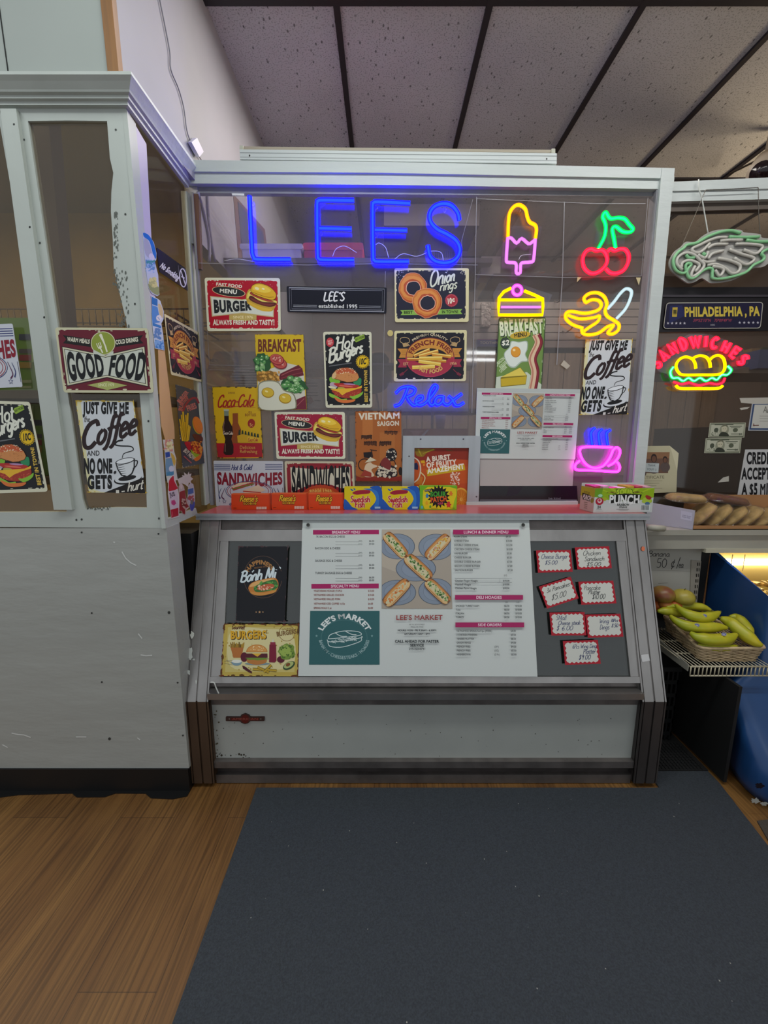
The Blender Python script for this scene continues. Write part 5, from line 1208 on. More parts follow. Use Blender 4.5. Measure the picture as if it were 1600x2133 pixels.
neon_sign('neon_letter', 'blue neon letter S', NG, FRP, ZE, [('tube', [(1435, 222), (1422, 165), (1375, 108), (1310, 92), (1240, 115), (1202, 170), (1207, 235), (1260, 295), (1340, 335), (1410, 385), (1440, 450), (1425, 510), (1380, 550), (1310, 562), (1240, 545), (1200, 500), (1186, 425)], 'blue', 4.7)],
          hooks=[(1318, 140)], wire=[(920, 535), (990, 490), (1100, 510), (1210, 470), (1290, 480), (1310, 545)])
RG = 'small neon shapes on the partition'
neon_sign('neon_ice_pop', 'bitten ice pop neon, amber on top and pink below', RG, FRP, Z7, [
    ('upper_tube', [(342, 395), (345, 300), (355, 220), (390, 172), (430, 165), (468, 195), (482, 250), (500, 288), (538, 310), (548, 345), (540, 408)], 'amber', 3.6),
    ('body_tube', [(340, 400), (330, 555), (340, 578), (388, 582), (402, 600), (402, 655), (430, 655), (433, 600), (447, 582), (508, 576), (528, 556), (540, 412)], 'lilac', 3.5, S3),
    ('wavy_tube', [(342, 400), (368, 405), (405, 440), (440, 406), (490, 444), (520, 430), (540, 412)], 'lilac', 3.3, S3)], hooks=[(422, 200)], backing=[(308, 310), (590, 318), (572, 410), (322, 405)], wire=[(420, 560), (440, 530), (510, 520)])
neon_sign('neon_cherries', 'pair of red cherries neon with green stems and leaf', RG, FRP, ZC, [
    ('stem_tube', [(358, 858), (430, 720), (452, 600), (440, 520), (412, 445), (450, 392), (510, 470), (620, 462), (700, 480), (755, 545), (808, 612), (760, 650), (670, 640), (590, 580), (545, 590), (540, 640), (560, 740), (578, 858)], 'green', 3.9),
    ('cherry_tube', [(330, 892), (260, 872), (190, 905), (150, 1000), (170, 1115), (250, 1185), (340, 1178), (430, 1110), (470, 1020), (450, 925), (400, 885)], 'red', 3.9, dict(closed=True)),
    ('cherry_tube', [(478, 900), (515, 872), (570, 890), (640, 870), (710, 882), (752, 960), (738, 1060), (680, 1150), (590, 1188), (510, 1180), (455, 1130)], 'red', 3.9)], backing=[(335, 620), (360, 640), (560, 700), (720, 690), (690, 820), (300, 800)])
neon_sign('neon_cake', 'yellow cake slice neon with a pink cherry ring on top', RG, FRP, ZK, [
    ('outline_tube', [(520, 248), (430, 292), (368, 370), (362, 480), (362, 590), (650, 592), (925, 590), (930, 480), (928, 385), (820, 335), (690, 282)], 'yellow', 3.2, dict(sm=0)),
    ('shelf_tube', [(372, 398), (922, 398)], 'yellow', 3.0), ('filling_tube', [(395, 490), (900, 490)], 'lilac', 2.6),
    ('ring_tube', [(600+58*math.cos(R(t)), 275+62*math.sin(R(t))) for t in range(0, 360, 30)], 'pink', 3.6, dict(closed=True))], backing=[(290, 320), (370, 180), (560, 180), (640, 190), (1050, 330), (980, 500), (955, 610), (330, 620)])
neon_sign('neon_banana', 'peeled banana neon, amber with a white tip', RG, FRP, Z7, [
    ('peel_tube', [(905, 872), (893, 838), (930, 806), (990, 800), (1038, 828), (1058, 880), (1046, 930), (1062, 970), (1110, 1000), (1145, 1030), (1140, 1070), (1100, 1098), (1066, 1090), (1088, 1060), (1106, 1034), (1060, 1047), (1000, 1090), (930, 1104), (886, 1094), (876, 1062)], 'amber', 3.5),
    ('peel_tube', [(905, 872), (950, 850), (1000, 857), (1018, 892), (988, 928), (900, 948), (800, 935), (762, 950), (764, 990), (810, 1030), (884, 1056)], 'amber', 3.5),
    ('peel_tube', [(775, 962), (860, 988), (960, 980), (1004, 968), (992, 1008), (930, 1050), (890, 1080)], 'amber', 3.3),
    ('tip_tube', [(1065, 915), (1110, 865), (1160, 800), (1200, 770), (1236, 790), (1225, 850), (1190, 920), (1130, 985)], 'white', 3.2)], hooks=[(1185, 860)])
neon_sign('neon_cup', 'magenta cup and saucer neon with blue steam', RG, FRP, ZU, [
    ('cup_tube', [(720, 607), (560, 600), (300, 595), (190, 610), (150, 660), (165, 750), (230, 870), (330, 948), (440, 968), (560, 930), (650, 830), (700, 740), (735, 655), (785, 610), (835, 625), (855, 690), (820, 790), (740, 880), (645, 932)], 'magenta', 2.7),
    ('saucer_tube', [(150, 838), (85, 895), (65, 950), (105, 1000), (300, 1006), (600, 1022), (760, 1032), (830, 1018), (850, 955), (828, 890), (795, 855)], 'magenta', 2.7)] +
    [('steam_tube', p, 'blue', 3.0) for p in ([(415, 262), (352, 345), (352, 430), (370, 565)], [(545, 287), (488, 345), (482, 430), (502, 570)], [(685, 297), (622, 350), (620, 440), (640, 570)])],
    backing=[(95, 640), (150, 560), (290, 540), (290, 300), (400, 225), (720, 265), (700, 540), (880, 620), (850, 840), (890, 950), (820, 1060), (60, 1020), (40, 900), (100, 810)], hooks=[(228, 668), (770, 700)])
neon_sign('neon_word', 'small blue neon script on a clear plate, reading relax', RG, FRP, Z6, [
    ('tube', [(775, 1312), (830, 1262), (905, 1250), (962, 1272), (945, 1320), (880, 1350)], 'blue', 3.1), ('tube', [(895, 1255), (860, 1345), (815, 1418), (760, 1440)], 'blue', 3.1), ('tube', [(885, 1350), (915, 1400), (955, 1432), (985, 1420)], 'blue', 3.1),
    ('tube', [(960, 1405), (1030, 1372), (1032, 1342), (992, 1350), (972, 1395), (1000, 1430), (1060, 1412), (1140, 1325), (1180, 1255), (1152, 1236), (1112, 1300), (1100, 1390), (1128, 1430), (1165, 1405)], 'blue', 3.1),
    ('tube', [(1238, 1345), (1182, 1352), (1158, 1400), (1190, 1428), (1235, 1390), (1243, 1340), (1240, 1400), (1285, 1428), (1340, 1380), (1422, 1318)], 'blue', 3.1), ('tube', [(1292, 1342), (1325, 1370), (1360, 1428), (1400, 1432), (1442, 1405)], 'blue', 3.1)],
    backing=[(690, 1212), (1486, 1212), (1486, 1492), (690, 1492)], backoff=0.005)

# sandwich neon on the other partition
LET = {'S': [[(.9, .85), (.5, 1), (.1, .75), (.5, .5), (.9, .25), (.5, 0), (.1, .15)]], 'A': [[(0, 0), (.5, 1), (1, 0)], [(.2, .35), (.8, .35)]], 'N': [[(.05, 0), (.05, 1), (.95, 0), (.95, 1)]], 'D': [[(.1, 0), (.1, 1), (.6, .95), (.95, .5), (.6, .05), (.1, 0)]],
       'W': [[(0, 1), (.25, 0), (.5, .9), (.75, 0), (1, 1)]], 'I': [[(.5, 0), (.5, 1)]], 'C': [[(.9, .85), (.5, 1), (.1, .6), (.15, .2), (.5, 0), (.9, .15)]], 'H': [[(.1, 0), (.1, 1)], [(.9, 0), (.9, 1)], [(.1, .5), (.9, .5)]], 'E': [[(.9, 1), (.1, 1), (.1, 0), (.9, 0)], [(.1, .5), (.8, .5)]]}
parts = []
angs = [-142, -131, -119.5, -108, -95.5, -85, -76, -64, -53, -42]
for ch, a in zip('SANDWICHES', angs):
    wd = {'I': .3, 'W': 1.2}.get(ch, .8)*74
    for L in LET[ch]:
        pts = []
        for x, y in L:
            aa = R(a)+((x-.5)*wd)/560; rr = 508+12+y*108; pts.append((680+rr*math.cos(aa), 723+rr*math.sin(aa)))
        parts.append(('letter_tube', pts, 'red', 3.9, dict(sm=3 if ch in 'SDC' else 0)))
SP = lambda pts: [((1400+x/8.0-1320)*4.847, (680+y/8.0-680)*4.847) for x, y in pts]
parts += [('bun_tube', SP([(397, 705), (385, 620), (340, 545), (240, 507), (150, 532), (85, 600), (68, 680), (112, 768), (190, 806), (470, 806), (740, 803), (838, 768), (882, 680), (868, 562), (820, 498), (752, 482), (685, 508), (640, 548)]), 'yellow', 2.8),
          ('bun_tube', SP([(640, 688), (625, 590), (570, 512), (470, 486), (385, 510), (345, 537)]), 'yellow', 2.8),
          ('lettuce_tube', [(402, 408), (372, 460), (392, 518), (450, 520), (500, 550), (555, 520), (610, 550), (670, 520), (730, 550), (790, 520), (840, 538), (890, 490), (945, 488), (985, 442), (950, 400)], 'cyan', 3.0),
          ('tomato_tube', [(405, 560), (480, 582), (560, 568), (600, 580), (660, 595), (740, 578), (770, 572), (840, 584), (900, 565), (922, 520)], 'red', 2.4),
          ('bottom_tube', [(428, 596), (472, 625), (660, 626), (850, 625), (898, 600)], 'yellow', 3.0, S3)]
neon_sign('neon_sandwich', 'yellow sandwich neon under an arch of red letters', None, RPP, R2, parts, backing=[(210, 300), (330, 180), (560, 80), (760, 75), (980, 150), (1150, 290), (1160, 370), (1090, 430), (1010, 440), (930, 520), (915, 600), (850, 655), (460, 660), (400, 620), (340, 480), (250, 450), (205, 400)], off=-0.005, backoff=-0.014)

# unlit eagle head sign hanging on a chain
eag = thing('eagle_sign', RPP.hit(1490, 590, 0.03), 'unlit eagle head sign of pale green and white tubes hanging on a chain', 'sign')
EB = mat('frosted_backing', '#a5a39e', 0.35, noise=0.1, nscale=8); GT = mat('pale_green_tube', '#84c08c', 0.35); WT = mat('milky_tube', '#c0bdb4', 0.35)
rz = lambda pts: [(R1[0]+x/R1[2], R1[1]+y/R1[2]) for x, y in pts]
mb = MB(); mb.plate(RPP, spline(rz([(320, 1130), (335, 1060), (390, 970), (480, 900), (530, 850), (640, 850), (760, 760), (900, 705), (1080, 695), (1210, 705), (1250, 735), (1440, 755), (1470, 800), (1640, 822), (1760, 900), (1640, 1020), (1500, 1150), (1350, 1180), (1200, 1280), (1050, 1340), (850, 1362), (780, 1330), (720, 1300), (640, 1345), (560, 1362), (500, 1330), (420, 1270), (350, 1210)]), 4, True), 0.006, EB, off=0.022); mb.build('backing', eag)
def etube(nm, L, m):
    for pts in L:
        mb = MB(); mb.tube([RPP.hit(x, y, 0.030) for x, y in spline(rz(pts), 5)], 0.0058, m, 8); mb.build(nm, eag)
etube('green_tube', [[(1200, 745), (1080, 715), (940, 735), (790, 790), (660, 865), (540, 890), (500, 930), (430, 980), (380, 1050), (370, 1120), (400, 1200), (470, 1240), (525, 1228), (555, 1180), (592, 1132), (545, 1120), (522, 1160), (545, 1260), (580, 1303), (640, 1290), (720, 1220), (800, 1180), (850, 1192), (850, 1260), (865, 1305), (1000, 1305), (1200, 1255), (1290, 1210), (1360, 1140), (1470, 1085), (1490, 1040), (1460, 1000), (1500, 960), (1660, 900)], [(1060, 790), (1240, 795), (1430, 790)], [(1270, 830), (1440, 850), (1640, 842)], [(525, 1012), (560, 1048), (630, 1050)], [(735, 985), (748, 1012), (770, 1000)]], GT)
etube('white_tube', [[(1030, 795), (920, 800), (800, 840), (700, 890), (600, 940), (640, 985), (720, 970), (820, 870)], [(790, 932), (880, 886), (1040, 880)], [(950, 842), (1060, 830), (1220, 830)], [(1140, 880), (1300, 880), (1462, 902), (1440, 962), (1370, 1000), (1240, 950)], [(1060, 946), (1200, 1000), (1362, 1052), (1330, 1110), (1250, 1130), (1120, 1050)], [(920, 1056), (1060, 1082), (1190, 1140), (1172, 1220), (1090, 1242), (1010, 1180), (900, 1130), (790, 1142)], [(800, 1062), (850, 1000), (990, 960)], [(670, 1012), (760, 1050), (800, 970)], [(850, 1156), (960, 1172), (988, 1212), (940, 1272), (885, 1200)], [(720, 1082), (780, 1102), (880, 1096)], [(480, 1200), (412, 1120), (432, 1040), (520, 990), (620, 1010), (700, 1080), (750, 1140), (700, 1220), (612, 1280), (592, 1250), (640, 1150)], [(470, 1172), (482, 1112), (560, 1082), (660, 1110), (690, 1150), (640, 1220)]], WT)
CHN = mat('chain_metal', '#6a665f', 0.4, 0.8); mb = MB()
path = rz([(485, 880), (640, 520), (770, 212), (1080, 200), (1420, 182), (1425, 500), (1440, 740)])
pts = []
for i in range(len(path)-1):
    a, b = path[i], path[i+1]; n = max(2, int(math.hypot(b[0]-a[0], b[1]-a[1])/1.6))
    pts += [(a[0]+(b[0]-a[0])*t/n, a[1]+(b[1]-a[1])*t/n) for t in range(n)]
w = [RPP.hit(x, y, 0.016) for x, y in pts]
mb.tube(w, 0.0012, CHN, 5, rr=[0.0008 if i % 2 else 0.0022 for i in range(len(w))]); mb.build('chain', eag)
mb = MB(); mb.tube([RPP.hit(x, y, 0.018) for x, y in spline(rz([(685, 80), (690, 200), (720, 300), (760, 520), (800, 750)]), 4)], 0.0022, mat('white_cord', '#c9ccc6', 0.5)); mb.build('power_cord', eag)
# ================================================================ candy boxes on the counter
CTP = Plane((0, 1.64, 0), (0, -1, 0))
HZ = (800, 880, 6.154)
def candy(x0, x1, y0, y1, side, depth, draw, label, group, zoom, q):
    """upright carton with its front on the plane Y=1.64, x and heights from the photo"""
    a, b = CTP.hit(x0, y0), CTP.hit(x1, y1)
    h = a.z-CT_Z-0.0005
    mb = MB(); m = ink(side)
    mb.box((a.x, 1.64, CT_Z+0.0005), (b.x, 1.64+depth, a.z), m)
    mb.box((a.x+.0015, 1.6402, a.z), (b.x-.0015, 1.64+depth-.002, a.z+.0006), ink('#d4622a' if side == '#cf4112' else side))
    A = Art(CTP, 0.0002, mb=mb).remap(q, [(x0, y0), (x1, y0), (x1, y1), (x0, y1)]); draw(A)
    return mb.build('candy_box', None, label, 'candy box', group)
def d_peanut(A):
    A.rect(285, 858, 570, 978, '#cf4112'); A.rect(285, 858, 570, 866, '#d85a2a'); A.rect(556, 858, 570, 978, '#b8380e')  # darker right strip carries the shading of the carton's side
    A.sx("Reese's", 345, 918, 44, 15, '#5a2a0c', slope=-.02, sh=.2, k=1.02); A.sx("Reese's", 345, 918, 44, 7, '#e0b020', slope=-.02, sh=.2, k=1.02)
    for i, c in enumerate('PIECES'): A.ell(378+i*16, 932, 10, 12, '#4a220c'); A.ell(378+i*16, 932, 7.5, 9, ('#d88a20', '#e0b020')[i % 2]); A.tx(c, 374+i*16, 937, 382+i*16, 937, 11, '#4a220c', 1)
    for i in range(4): A.rect(466+i*19, 956, 483+i*19, 976, '#d8b8a8')
    A.line([(300, 966), (322, 966)], 3, '#5a2a0c')
def d_fish(A):
    A.rect(1102, 815, 1372, 980, '#d8c414'); A.blob([(1290, 815), (1372, 820), (1372, 978), (1290, 978), (1325, 930), (1340, 880), (1320, 840)], '#2058b0'); A.blob([(1102, 905), (1130, 925), (1160, 962), (1200, 980), (1102, 980)], '#2058b0'); A.blob([(1240, 830), (1300, 828), (1350, 860), (1352, 960), (1320, 960), (1335, 900), (1300, 845)], '#2f74c4')
    A.blob([(1160, 858), (1200, 840), (1260, 836), (1292, 842), (1285, 862), (1230, 868), (1190, 872)], '#9c1c34'); A.blob([(1145, 828), (1160, 832), (1170, 845), (1155, 842)], '#1c64a8'); A.blob([(1168, 824), (1180, 828), (1184, 840), (1174, 836)], '#1c64a8')
    for w, c in ((13, '#e4c8b8'), (7, '#b0182c')):
        A.sx('Swedish', 1146, 926, 44, w, c, slope=.0, sh=.06, k=1.02); A.sx('Fish', 1180, 965, 44, w, c, slope=-.02, sh=.06, k=1.02)
    A.rect(1325, 960, 1366, 974, '#9cc0e0')
def d_patch(A):
    A.rect(455, 815, 932, 1110, '#d6c61c'); A.poly([(455, 815), (932, 815), (932, 850), (840, 826), (560, 826), (500, 870), (490, 1040), (520, 1110), (455, 1110)], '#6cae1c'); A.poly([(932, 930), (905, 1000), (880, 1110), (932, 1110)], '#8cbc20')
    A.star(700, 950, 150, '#171412', 17, .72); A.ell(700, 965, 118, 72, '#171412')
    A.tx('SOUR', 592, 946, 800, 946, 56, '#3f9a30', 2, both=6); A.tx('PATCH', 598, 1022, 806, 1002, 56, '#d85a1c', 2, both=6); A.tx('KIDS', 690, 1052, 760, 1046, 22, '#c84a64', 2)
    A.poly([(515, 862), (605, 850), (600, 880), (520, 888)], '#171412'); A.tx('SOUR THEN', 522, 882, 596, 872, 14, '#d0d0c0', 1)
    for x, y, c, s in ((550, 940, '#2878b4', 30), (860, 910, '#d8742a', 32), (545, 1030, '#d8a41c', 28), (592, 1078, '#4a9a30', 20), (830, 1050, '#c8342c', 42)): A.ell(x, y-s*.5, s*.45, s*.45, c); A.star(x, y+s*.2, s, c, 5, .5)
    A.rect(468, 1068, 498, 1104, '#5ab0b0'); A.line([(600, 1100), (690, 1102)], 3, '#5a4a20'); A.line([(850, 1096), (910, 1098)], 3, '#5a4a20')
PQ = [(285, 858), (570, 858), (570, 978), (285, 978)]; FQ2 = [(1102, 815), (1372, 815), (1372, 980), (1102, 980)]; KQ2 = [(455, 815), (932, 815), (932, 1110), (455, 1110)]
for x0, x1, y0, y1, lab in ((482, 564, 1028.5, 1061.5, 'orange candy box, the one farthest from the yellow boxes'), (565.5, 641, 1027.5, 1060.5, 'orange candy box with an orange box on each side'), (642.5, 716, 1027.5, 1060.5, 'orange candy box next to a yellow and blue one')):
    candy(x0, x1, y0, y1, '#cf4112', 0.021, d_peanut, lab, 'orange candy boxes in a row on the red counter', None, PQ)
for x0, x1, lab in ((717.5, 794, 'yellow and blue candy box touching an orange one'), (795.5, 872, 'yellow and blue candy box next to the green one')):
    candy(x0, x1, 1014.5, 1061, '#c9b81c', 0.03, d_fish, lab, 'yellow and blue candy boxes on the red counter', None, FQ2)
candy(874.5, 951, 1012.5, 1060.5, '#6cae1c', 0.03, d_patch, 'green and yellow candy box in front of the fruit poster', None, None, KQ2)

# open display carton of sour straws
sp = thing('candy_carton', atZ(1290, 1066, CT_Z), 'open green and white candy carton at the end of the red counter', 'candy carton')
F0, F1, B0 = atZ(1235.5, 1068, CT_Z+.0006), atZ(1358, 1067, CT_Z+.0006), atZ(1201, 1058, CT_Z+.0006)
B0 = F0+(B0-F0)*0.8; B1 = F1+(B0-F0); hz = CAMP.z+ray(1236, 1017).z*(F0.y/ray(1236, 1017).y)-F0.z; U = Vector((0, 0, hz))
CW = ink('#c6c8c6'); mb = MB()
th = 0.0012
def wall(p, q, h):
    n = (q-p).cross(Vector((0, 0, 1))).normalized()*th; mb.hexa([p, q, q+h, p+h], [p-n, q-n, q-n+h, p-n+h], CW)
wall(F0, F1, U); wall(F1, B1, U); wall(B1, B0, U*1.12); wall(B0, F0, U); mb.hexa([F0, F1, B1, B0], [p+Vector((0, 0, th)) for p in (F0, F1, B1, B0)], CW)
SPF = Plane(F0, (F1-F0).cross(Vector((0, 0, 1)))); SPS = Plane(F0, (B0-F0).cross(Vector((0, 0, 1))))
SQ2 = [(378, 1318), (1448, 1308), (1418, 1745), (368, 1752)]
def d_punch(A):
    A.poly(SQ2, '#c2c6c4'); A.poly([(378, 1318), (1448, 1308), (1436, 1480), (1200, 1530), (900, 1550), (640, 1530), (378, 1470)], '#8fae14')
    for i in range(5): A.poly([(380+i*240, 1318), (470+i*240, 1316), (700+i*110, 1420)], '#a8c024')
    A.poly([(378, 1320), (520, 1318), (500, 1440), (376, 1480)], '#6a9a1c')
    A.poly([(575, 1405), (680, 1372), (760, 1388), (750, 1412), (670, 1402)], '#2a2a10'); A.poly([(1255, 1405), (1150, 1366), (1060, 1382), (1070, 1408), (1170, 1398)], '#2a2a10'); A.line([(620, 1398), (690, 1384), (750, 1398)], 8, '#d8c828'); A.line([(1080, 1394), (1150, 1380), (1210, 1394)], 8, '#d8c828')
    A.tx('SOUR', 752, 1422, 1076, 1424, 82, '#1c2410', 2, both=20); A.tx('SOUR', 762, 1416, 1068, 1418, 70, '#b4cc34', 2, both=20)
    A.poly([(625, 1440), (925, 1408), (1225, 1428), (1170, 1590), (1060, 1568), (920, 1530), (780, 1568), (660, 1588)], '#15160f'); A.tx('PUNCH', 645, 1572, 1185, 1572, 128, '#dcdedc', 2, both=60, bul=-34)
    A.ell(475, 1455, 50, 36, '#5aa050'); A.ell(478, 1448, 38, 26, '#a8d4b0'); A.ell(560, 1510, 40, 32, '#a8ac2c'); A.ell(470, 1550, 72, 66, '#a81c34'); A.ell(472, 1540, 40, 40, '#d8c0c0'); A.ell(468, 1532, 22, 24, '#b83048')
    A.tx('24', 438, 1672, 500, 1672, 42, '#3a3a3a', 2); A.line([(420, 1690), (520, 1690)], 10, '#8a8c8a'); A.line([(400, 1720), (545, 1722)], 6, '#9a9c9a')
    A.tx('RAINBOW', 790, 1630, 1005, 1630, 38, '#4a4c48', 2); A.tx('STRAWS', 830, 1668, 970, 1668, 26, '#4a4c48', 2); A.line([(780, 1690), (1010, 1690)], 8, '#6a6c68'); A.line([(820, 1705), (990, 1706)], 6, '#8a8c88')
    A.blob([(1230, 1560), (1260, 1490), (1320, 1480), (1390, 1500), (1410, 1560), (1340, 1590), (1280, 1580)], '#a8c040'); A.blob([(1290, 1450), (1330, 1440), (1400, 1480), (1370, 1520), (1310, 1500)], '#9c2c24'); A.ell(1330, 1590, 44, 30, '#4a6a8c')
    A.poly([(1205, 1610), (1390, 1610), (1380, 1725), (1198, 1725)], '#c9d0d0')
    rn = random.Random(3); x = 1222
    while x < 1365: w = rn.choice((4, 6, 9)); A.rect(x, 1620, x+w, 1705, '#2a3034'); x += w+rn.choice((5, 8))
pf = lambda P, o: P.hit
def scr(p): 
    v = p-CAMP; z = v.y*CT-v.z*ST; return (800+FPX*v.x/z, 1066.5-FPX*(v.y*ST+v.z*CT)/z)
A = Art(SPF, 0.0002, mb=mb).remap(SQ2, [scr(F0+U), scr(F1+U), scr(F1), scr(F0)]); d_punch(A)
A = Art(SPS, 0.0002, mb=mb).remap([(105, 1260), (378, 1318), (368, 1750), (75, 1650)], [scr(B0+U), scr(F0+U), scr(F0), scr(B0)])
A.poly([(105, 1260), (378, 1318), (368, 1750), (75, 1650)], '#b89a90'); A.poly([(105, 1260), (378, 1318), (374, 1480), (92, 1420)], '#a8982c'); A.tx('SOUR', 150, 1395, 270, 1430, 46, '#7a6a2c', 2); A.poly([(125, 1380), (295, 1440), (290, 1545), (125, 1490)], '#2a201c'); A.tx('PUNCH', 132, 1482, 290, 1530, 74, '#d0c0b8', 2)
for i in range(4): A.line([(165, 1545+i*32), (236, 1560+i*32)], 10, '#7a6258')
A.ell(330, 1530, 34, 46, '#8a7a30')
mb.build('carton', sp)
rn = random.Random(2)
for i in range(7):
    t = (i+.5)/7; c = F0.lerp(F1, t)*.5+B0.lerp(B1, t)*.5; e = (F1-F0).normalized()*0.011; d = (B0-F0)*.36; z0 = Vector((0, 0, .004)); z1 = Vector((0, 0, hz+rn.uniform(.000, .008)))
    k = MB(); k.hexa([c-e-d+z0, c+e-d+z0, c+e-d+z1, c-e-d+z1*.97], [c-e+d+z0, c+e+d+z0, c+e+d+z1, c-e+d+z1], ink(('#b8404c', '#c9a0a0', '#b8403c', '#cfc0b8', '#c0a030')[i % 5])); k.build('candy_packet', sp)

# ================================================================ serving hatch and pass-through
ha = thing('serving_hatch', FRP.hit(906, 1052, 0.01), 'small aluminium framed serving hatch behind the candy boxes', 'hatch')
hz_ = lambda pts: [(HZ[0]+x/HZ[2], HZ[1]+y/HZ[2]) for x, y in pts]
for nm, pts in (('frame_rail', [(245, 170), (1172, 170), (1090, 326), (390, 326)]), ('frame_stile', [(245, 170), (390, 326), (384, 1068), (225, 1068)]), ('frame_stile', [(1172, 170), (1240, 180), (1212, 1068), (1062, 1068), (1090, 326)])):
    mb = MB(); mb.plate(FRP, hz_(pts), 0.008, ALU, off=0.012)
    mb.build(nm, ha)
for x, y in ((470, 212), (1018, 212), (322, 432), (1185, 950)):
    c = FRP.hit(HZ[0]+x/HZ[2], HZ[1]+y/HZ[2], 0.012); mb = MB(); mb.rev([(0.0035, 0), (0.003, .0016), (.0012, .0022)], c, mat('screw', '#5a5a5c', 0.3, 0.9), 12, FRP.n); mb.build('screw', ha)
mb = MB(); mb.plate(FRP, [(972, 1046), (1204, 1044), (1204, 1056), (972, 1058)], 0.03, PAINT2, off=0.016); tag(mb.build('sill_strip', None, 'narrow white sill strip on the counter under the dark slot', 'sill'))
A = Art(FRP, 0.0028, zoom=HZ); q = [(392, 328), (1088, 328), (1060, 1068), (386, 1068)]
A.board(q, 0.001, '#b8481c'); A.poly([(390, 330), (1090, 330), (1082, 480), (900, 470), (700, 520), (388, 480)], '#8c2c1c'); A.poly([(388, 600), (1078, 560), (1068, 780), (386, 800)], '#c0521c')
A.blob([(400, 330), (470, 340), (560, 332), (660, 350), (560, 380), (500, 440), (430, 430), (405, 400)], '#8a6a1c'); A.line([(440, 340), (480, 430)], 22, '#a89a24', w1=6); A.line([(640, 345), (500, 400)], 18, '#a89a24', w1=5); A.line([(800, 350), (890, 370)], 14, '#5a5a1c', w1=3)
A.tx('A BURST', 540, 505, 855, 470, 60, '#e8d8c8', 2); A.tx('OF FRUITY', 548, 582, 935, 535, 62, '#e8d8c8', 2)
A.poly([(545, 610), (1030, 535), (1042, 610), (556, 690)], '#c9a41c'); A.tx('AMAZEMENT', 556, 656, 1030, 590, 62, '#efe6d8', 2)
A.poly([(470, 490), (520, 485), (525, 525), (475, 520)], '#d8a41c'); A.ell(512, 545, 13, 13, '#e08a24')
A.line([(388, 450), (440, 490), (465, 560), (465, 640), (440, 720), (388, 770)], 16, '#d8c8b0', sm=4); A.poly([(388, 522), (425, 515), (440, 560), (435, 610), (388, 600)], '#20204a')
A.line([(470, 640), (520, 690), (520, 740), (490, 800)], 14, '#d8c890', sm=4); A.poly([(400, 790), (470, 690), (500, 700), (480, 800)], '#c8742c')
for x, y, r in ((990, 985, 150),): A.ell(x-5, y, r*.72, r, '#d8a838', a0=0, a1=360); A.ell(x-5, y, r*.6, r*.86, '#c8741c'); A.ell(x, y, 18, 22, '#e8c870')
for i in range(12): A.line([(995, 985), (990+95*math.cos(R(i*30)), 985+130*math.sin(R(i*30)))], 5, '#dc9a3c', w1=2)
A.specks(855, 640, 970, 800, 60, 9, '#e8c8b8', 4)
A.poly([(1062, 840), (1094, 800), (1090, 1078), (1058, 1078)], '#b8481c') if False else None
A.done('fruit_poster', 'orange fruit drink poster behind the hatch frame', 'poster')
mb = MB(); mb.plate(FRP, [(1000, 955), (1196, 957), (1193, 1012), (1000, 1012)], 0.006, mat('white_laminate', '#b3aeab', 0.35, noise=.06, nscale=6), off=0.001); mb.build('sliding_panel', None, 'plain white panel below the small taped menu', 'panel')
mb = MB(); mb.plate(FRP, [(1000, 1012), (1202, 1012), (1204, 1046), (998, 1046)], 0.004, mat('dark_slot', '#17141a', 0.2), off=0.0005); A_ = Art(FRP, 0.0008, mb=mb); A_.poly([(1060, 1014), (1090, 1014), (1078, 1030), (1055, 1034)], '#2a2630'); A_.tx('be kind', 1143, 1040, 1168, 1040, 4, '#6a6670', 1); A_.poly([(1000, 1040), (1202, 1040), (1203, 1045), (999, 1045)], '#57535a'); mb.build('slot_shade', None, 'dark sheet in place of the shaded slot above the white sill strip', 'panel')  # dark sheet paints the shade of the pass-through opening

# ================================================================ things on the return side of the left partition
S1, S3Z = (280, 460, 8.888), (330, 850, 7.9)
A = Art(LSP, 0.003, zoom=S1); q = [(412, 490), (950, 880), (995, 1300), (465, 945)]
A.board(rnd_loop(q, 22), 0.002, '#16161e'); A.tx('No Smoking', 470, 850, 802, 1105, 92, '#d0d0d6', 2, h1=100)
A.line([(812, 822), (945, 900), (985, 1275), (850, 1180)], 5, '#8a8a94', True)
A.line([(900+62*math.cos(R(t)), 1055+165*math.sin(R(t))+62*math.cos(R(t))*.5) for t in range(0, 360, 15)], 20, '#d0d0d6', True); A.line([(862, 925), (945, 1185)], 18, '#d0d0d6'); A.line([(870, 1030), (930, 1062)], 22, '#d0d0d6')
A.done('no_smoking_sign', 'black no smoking plate on the side pane', 'sign')
Q = [(340, 1555), (760, 1680), (1190, 2950), (600, 3050)]
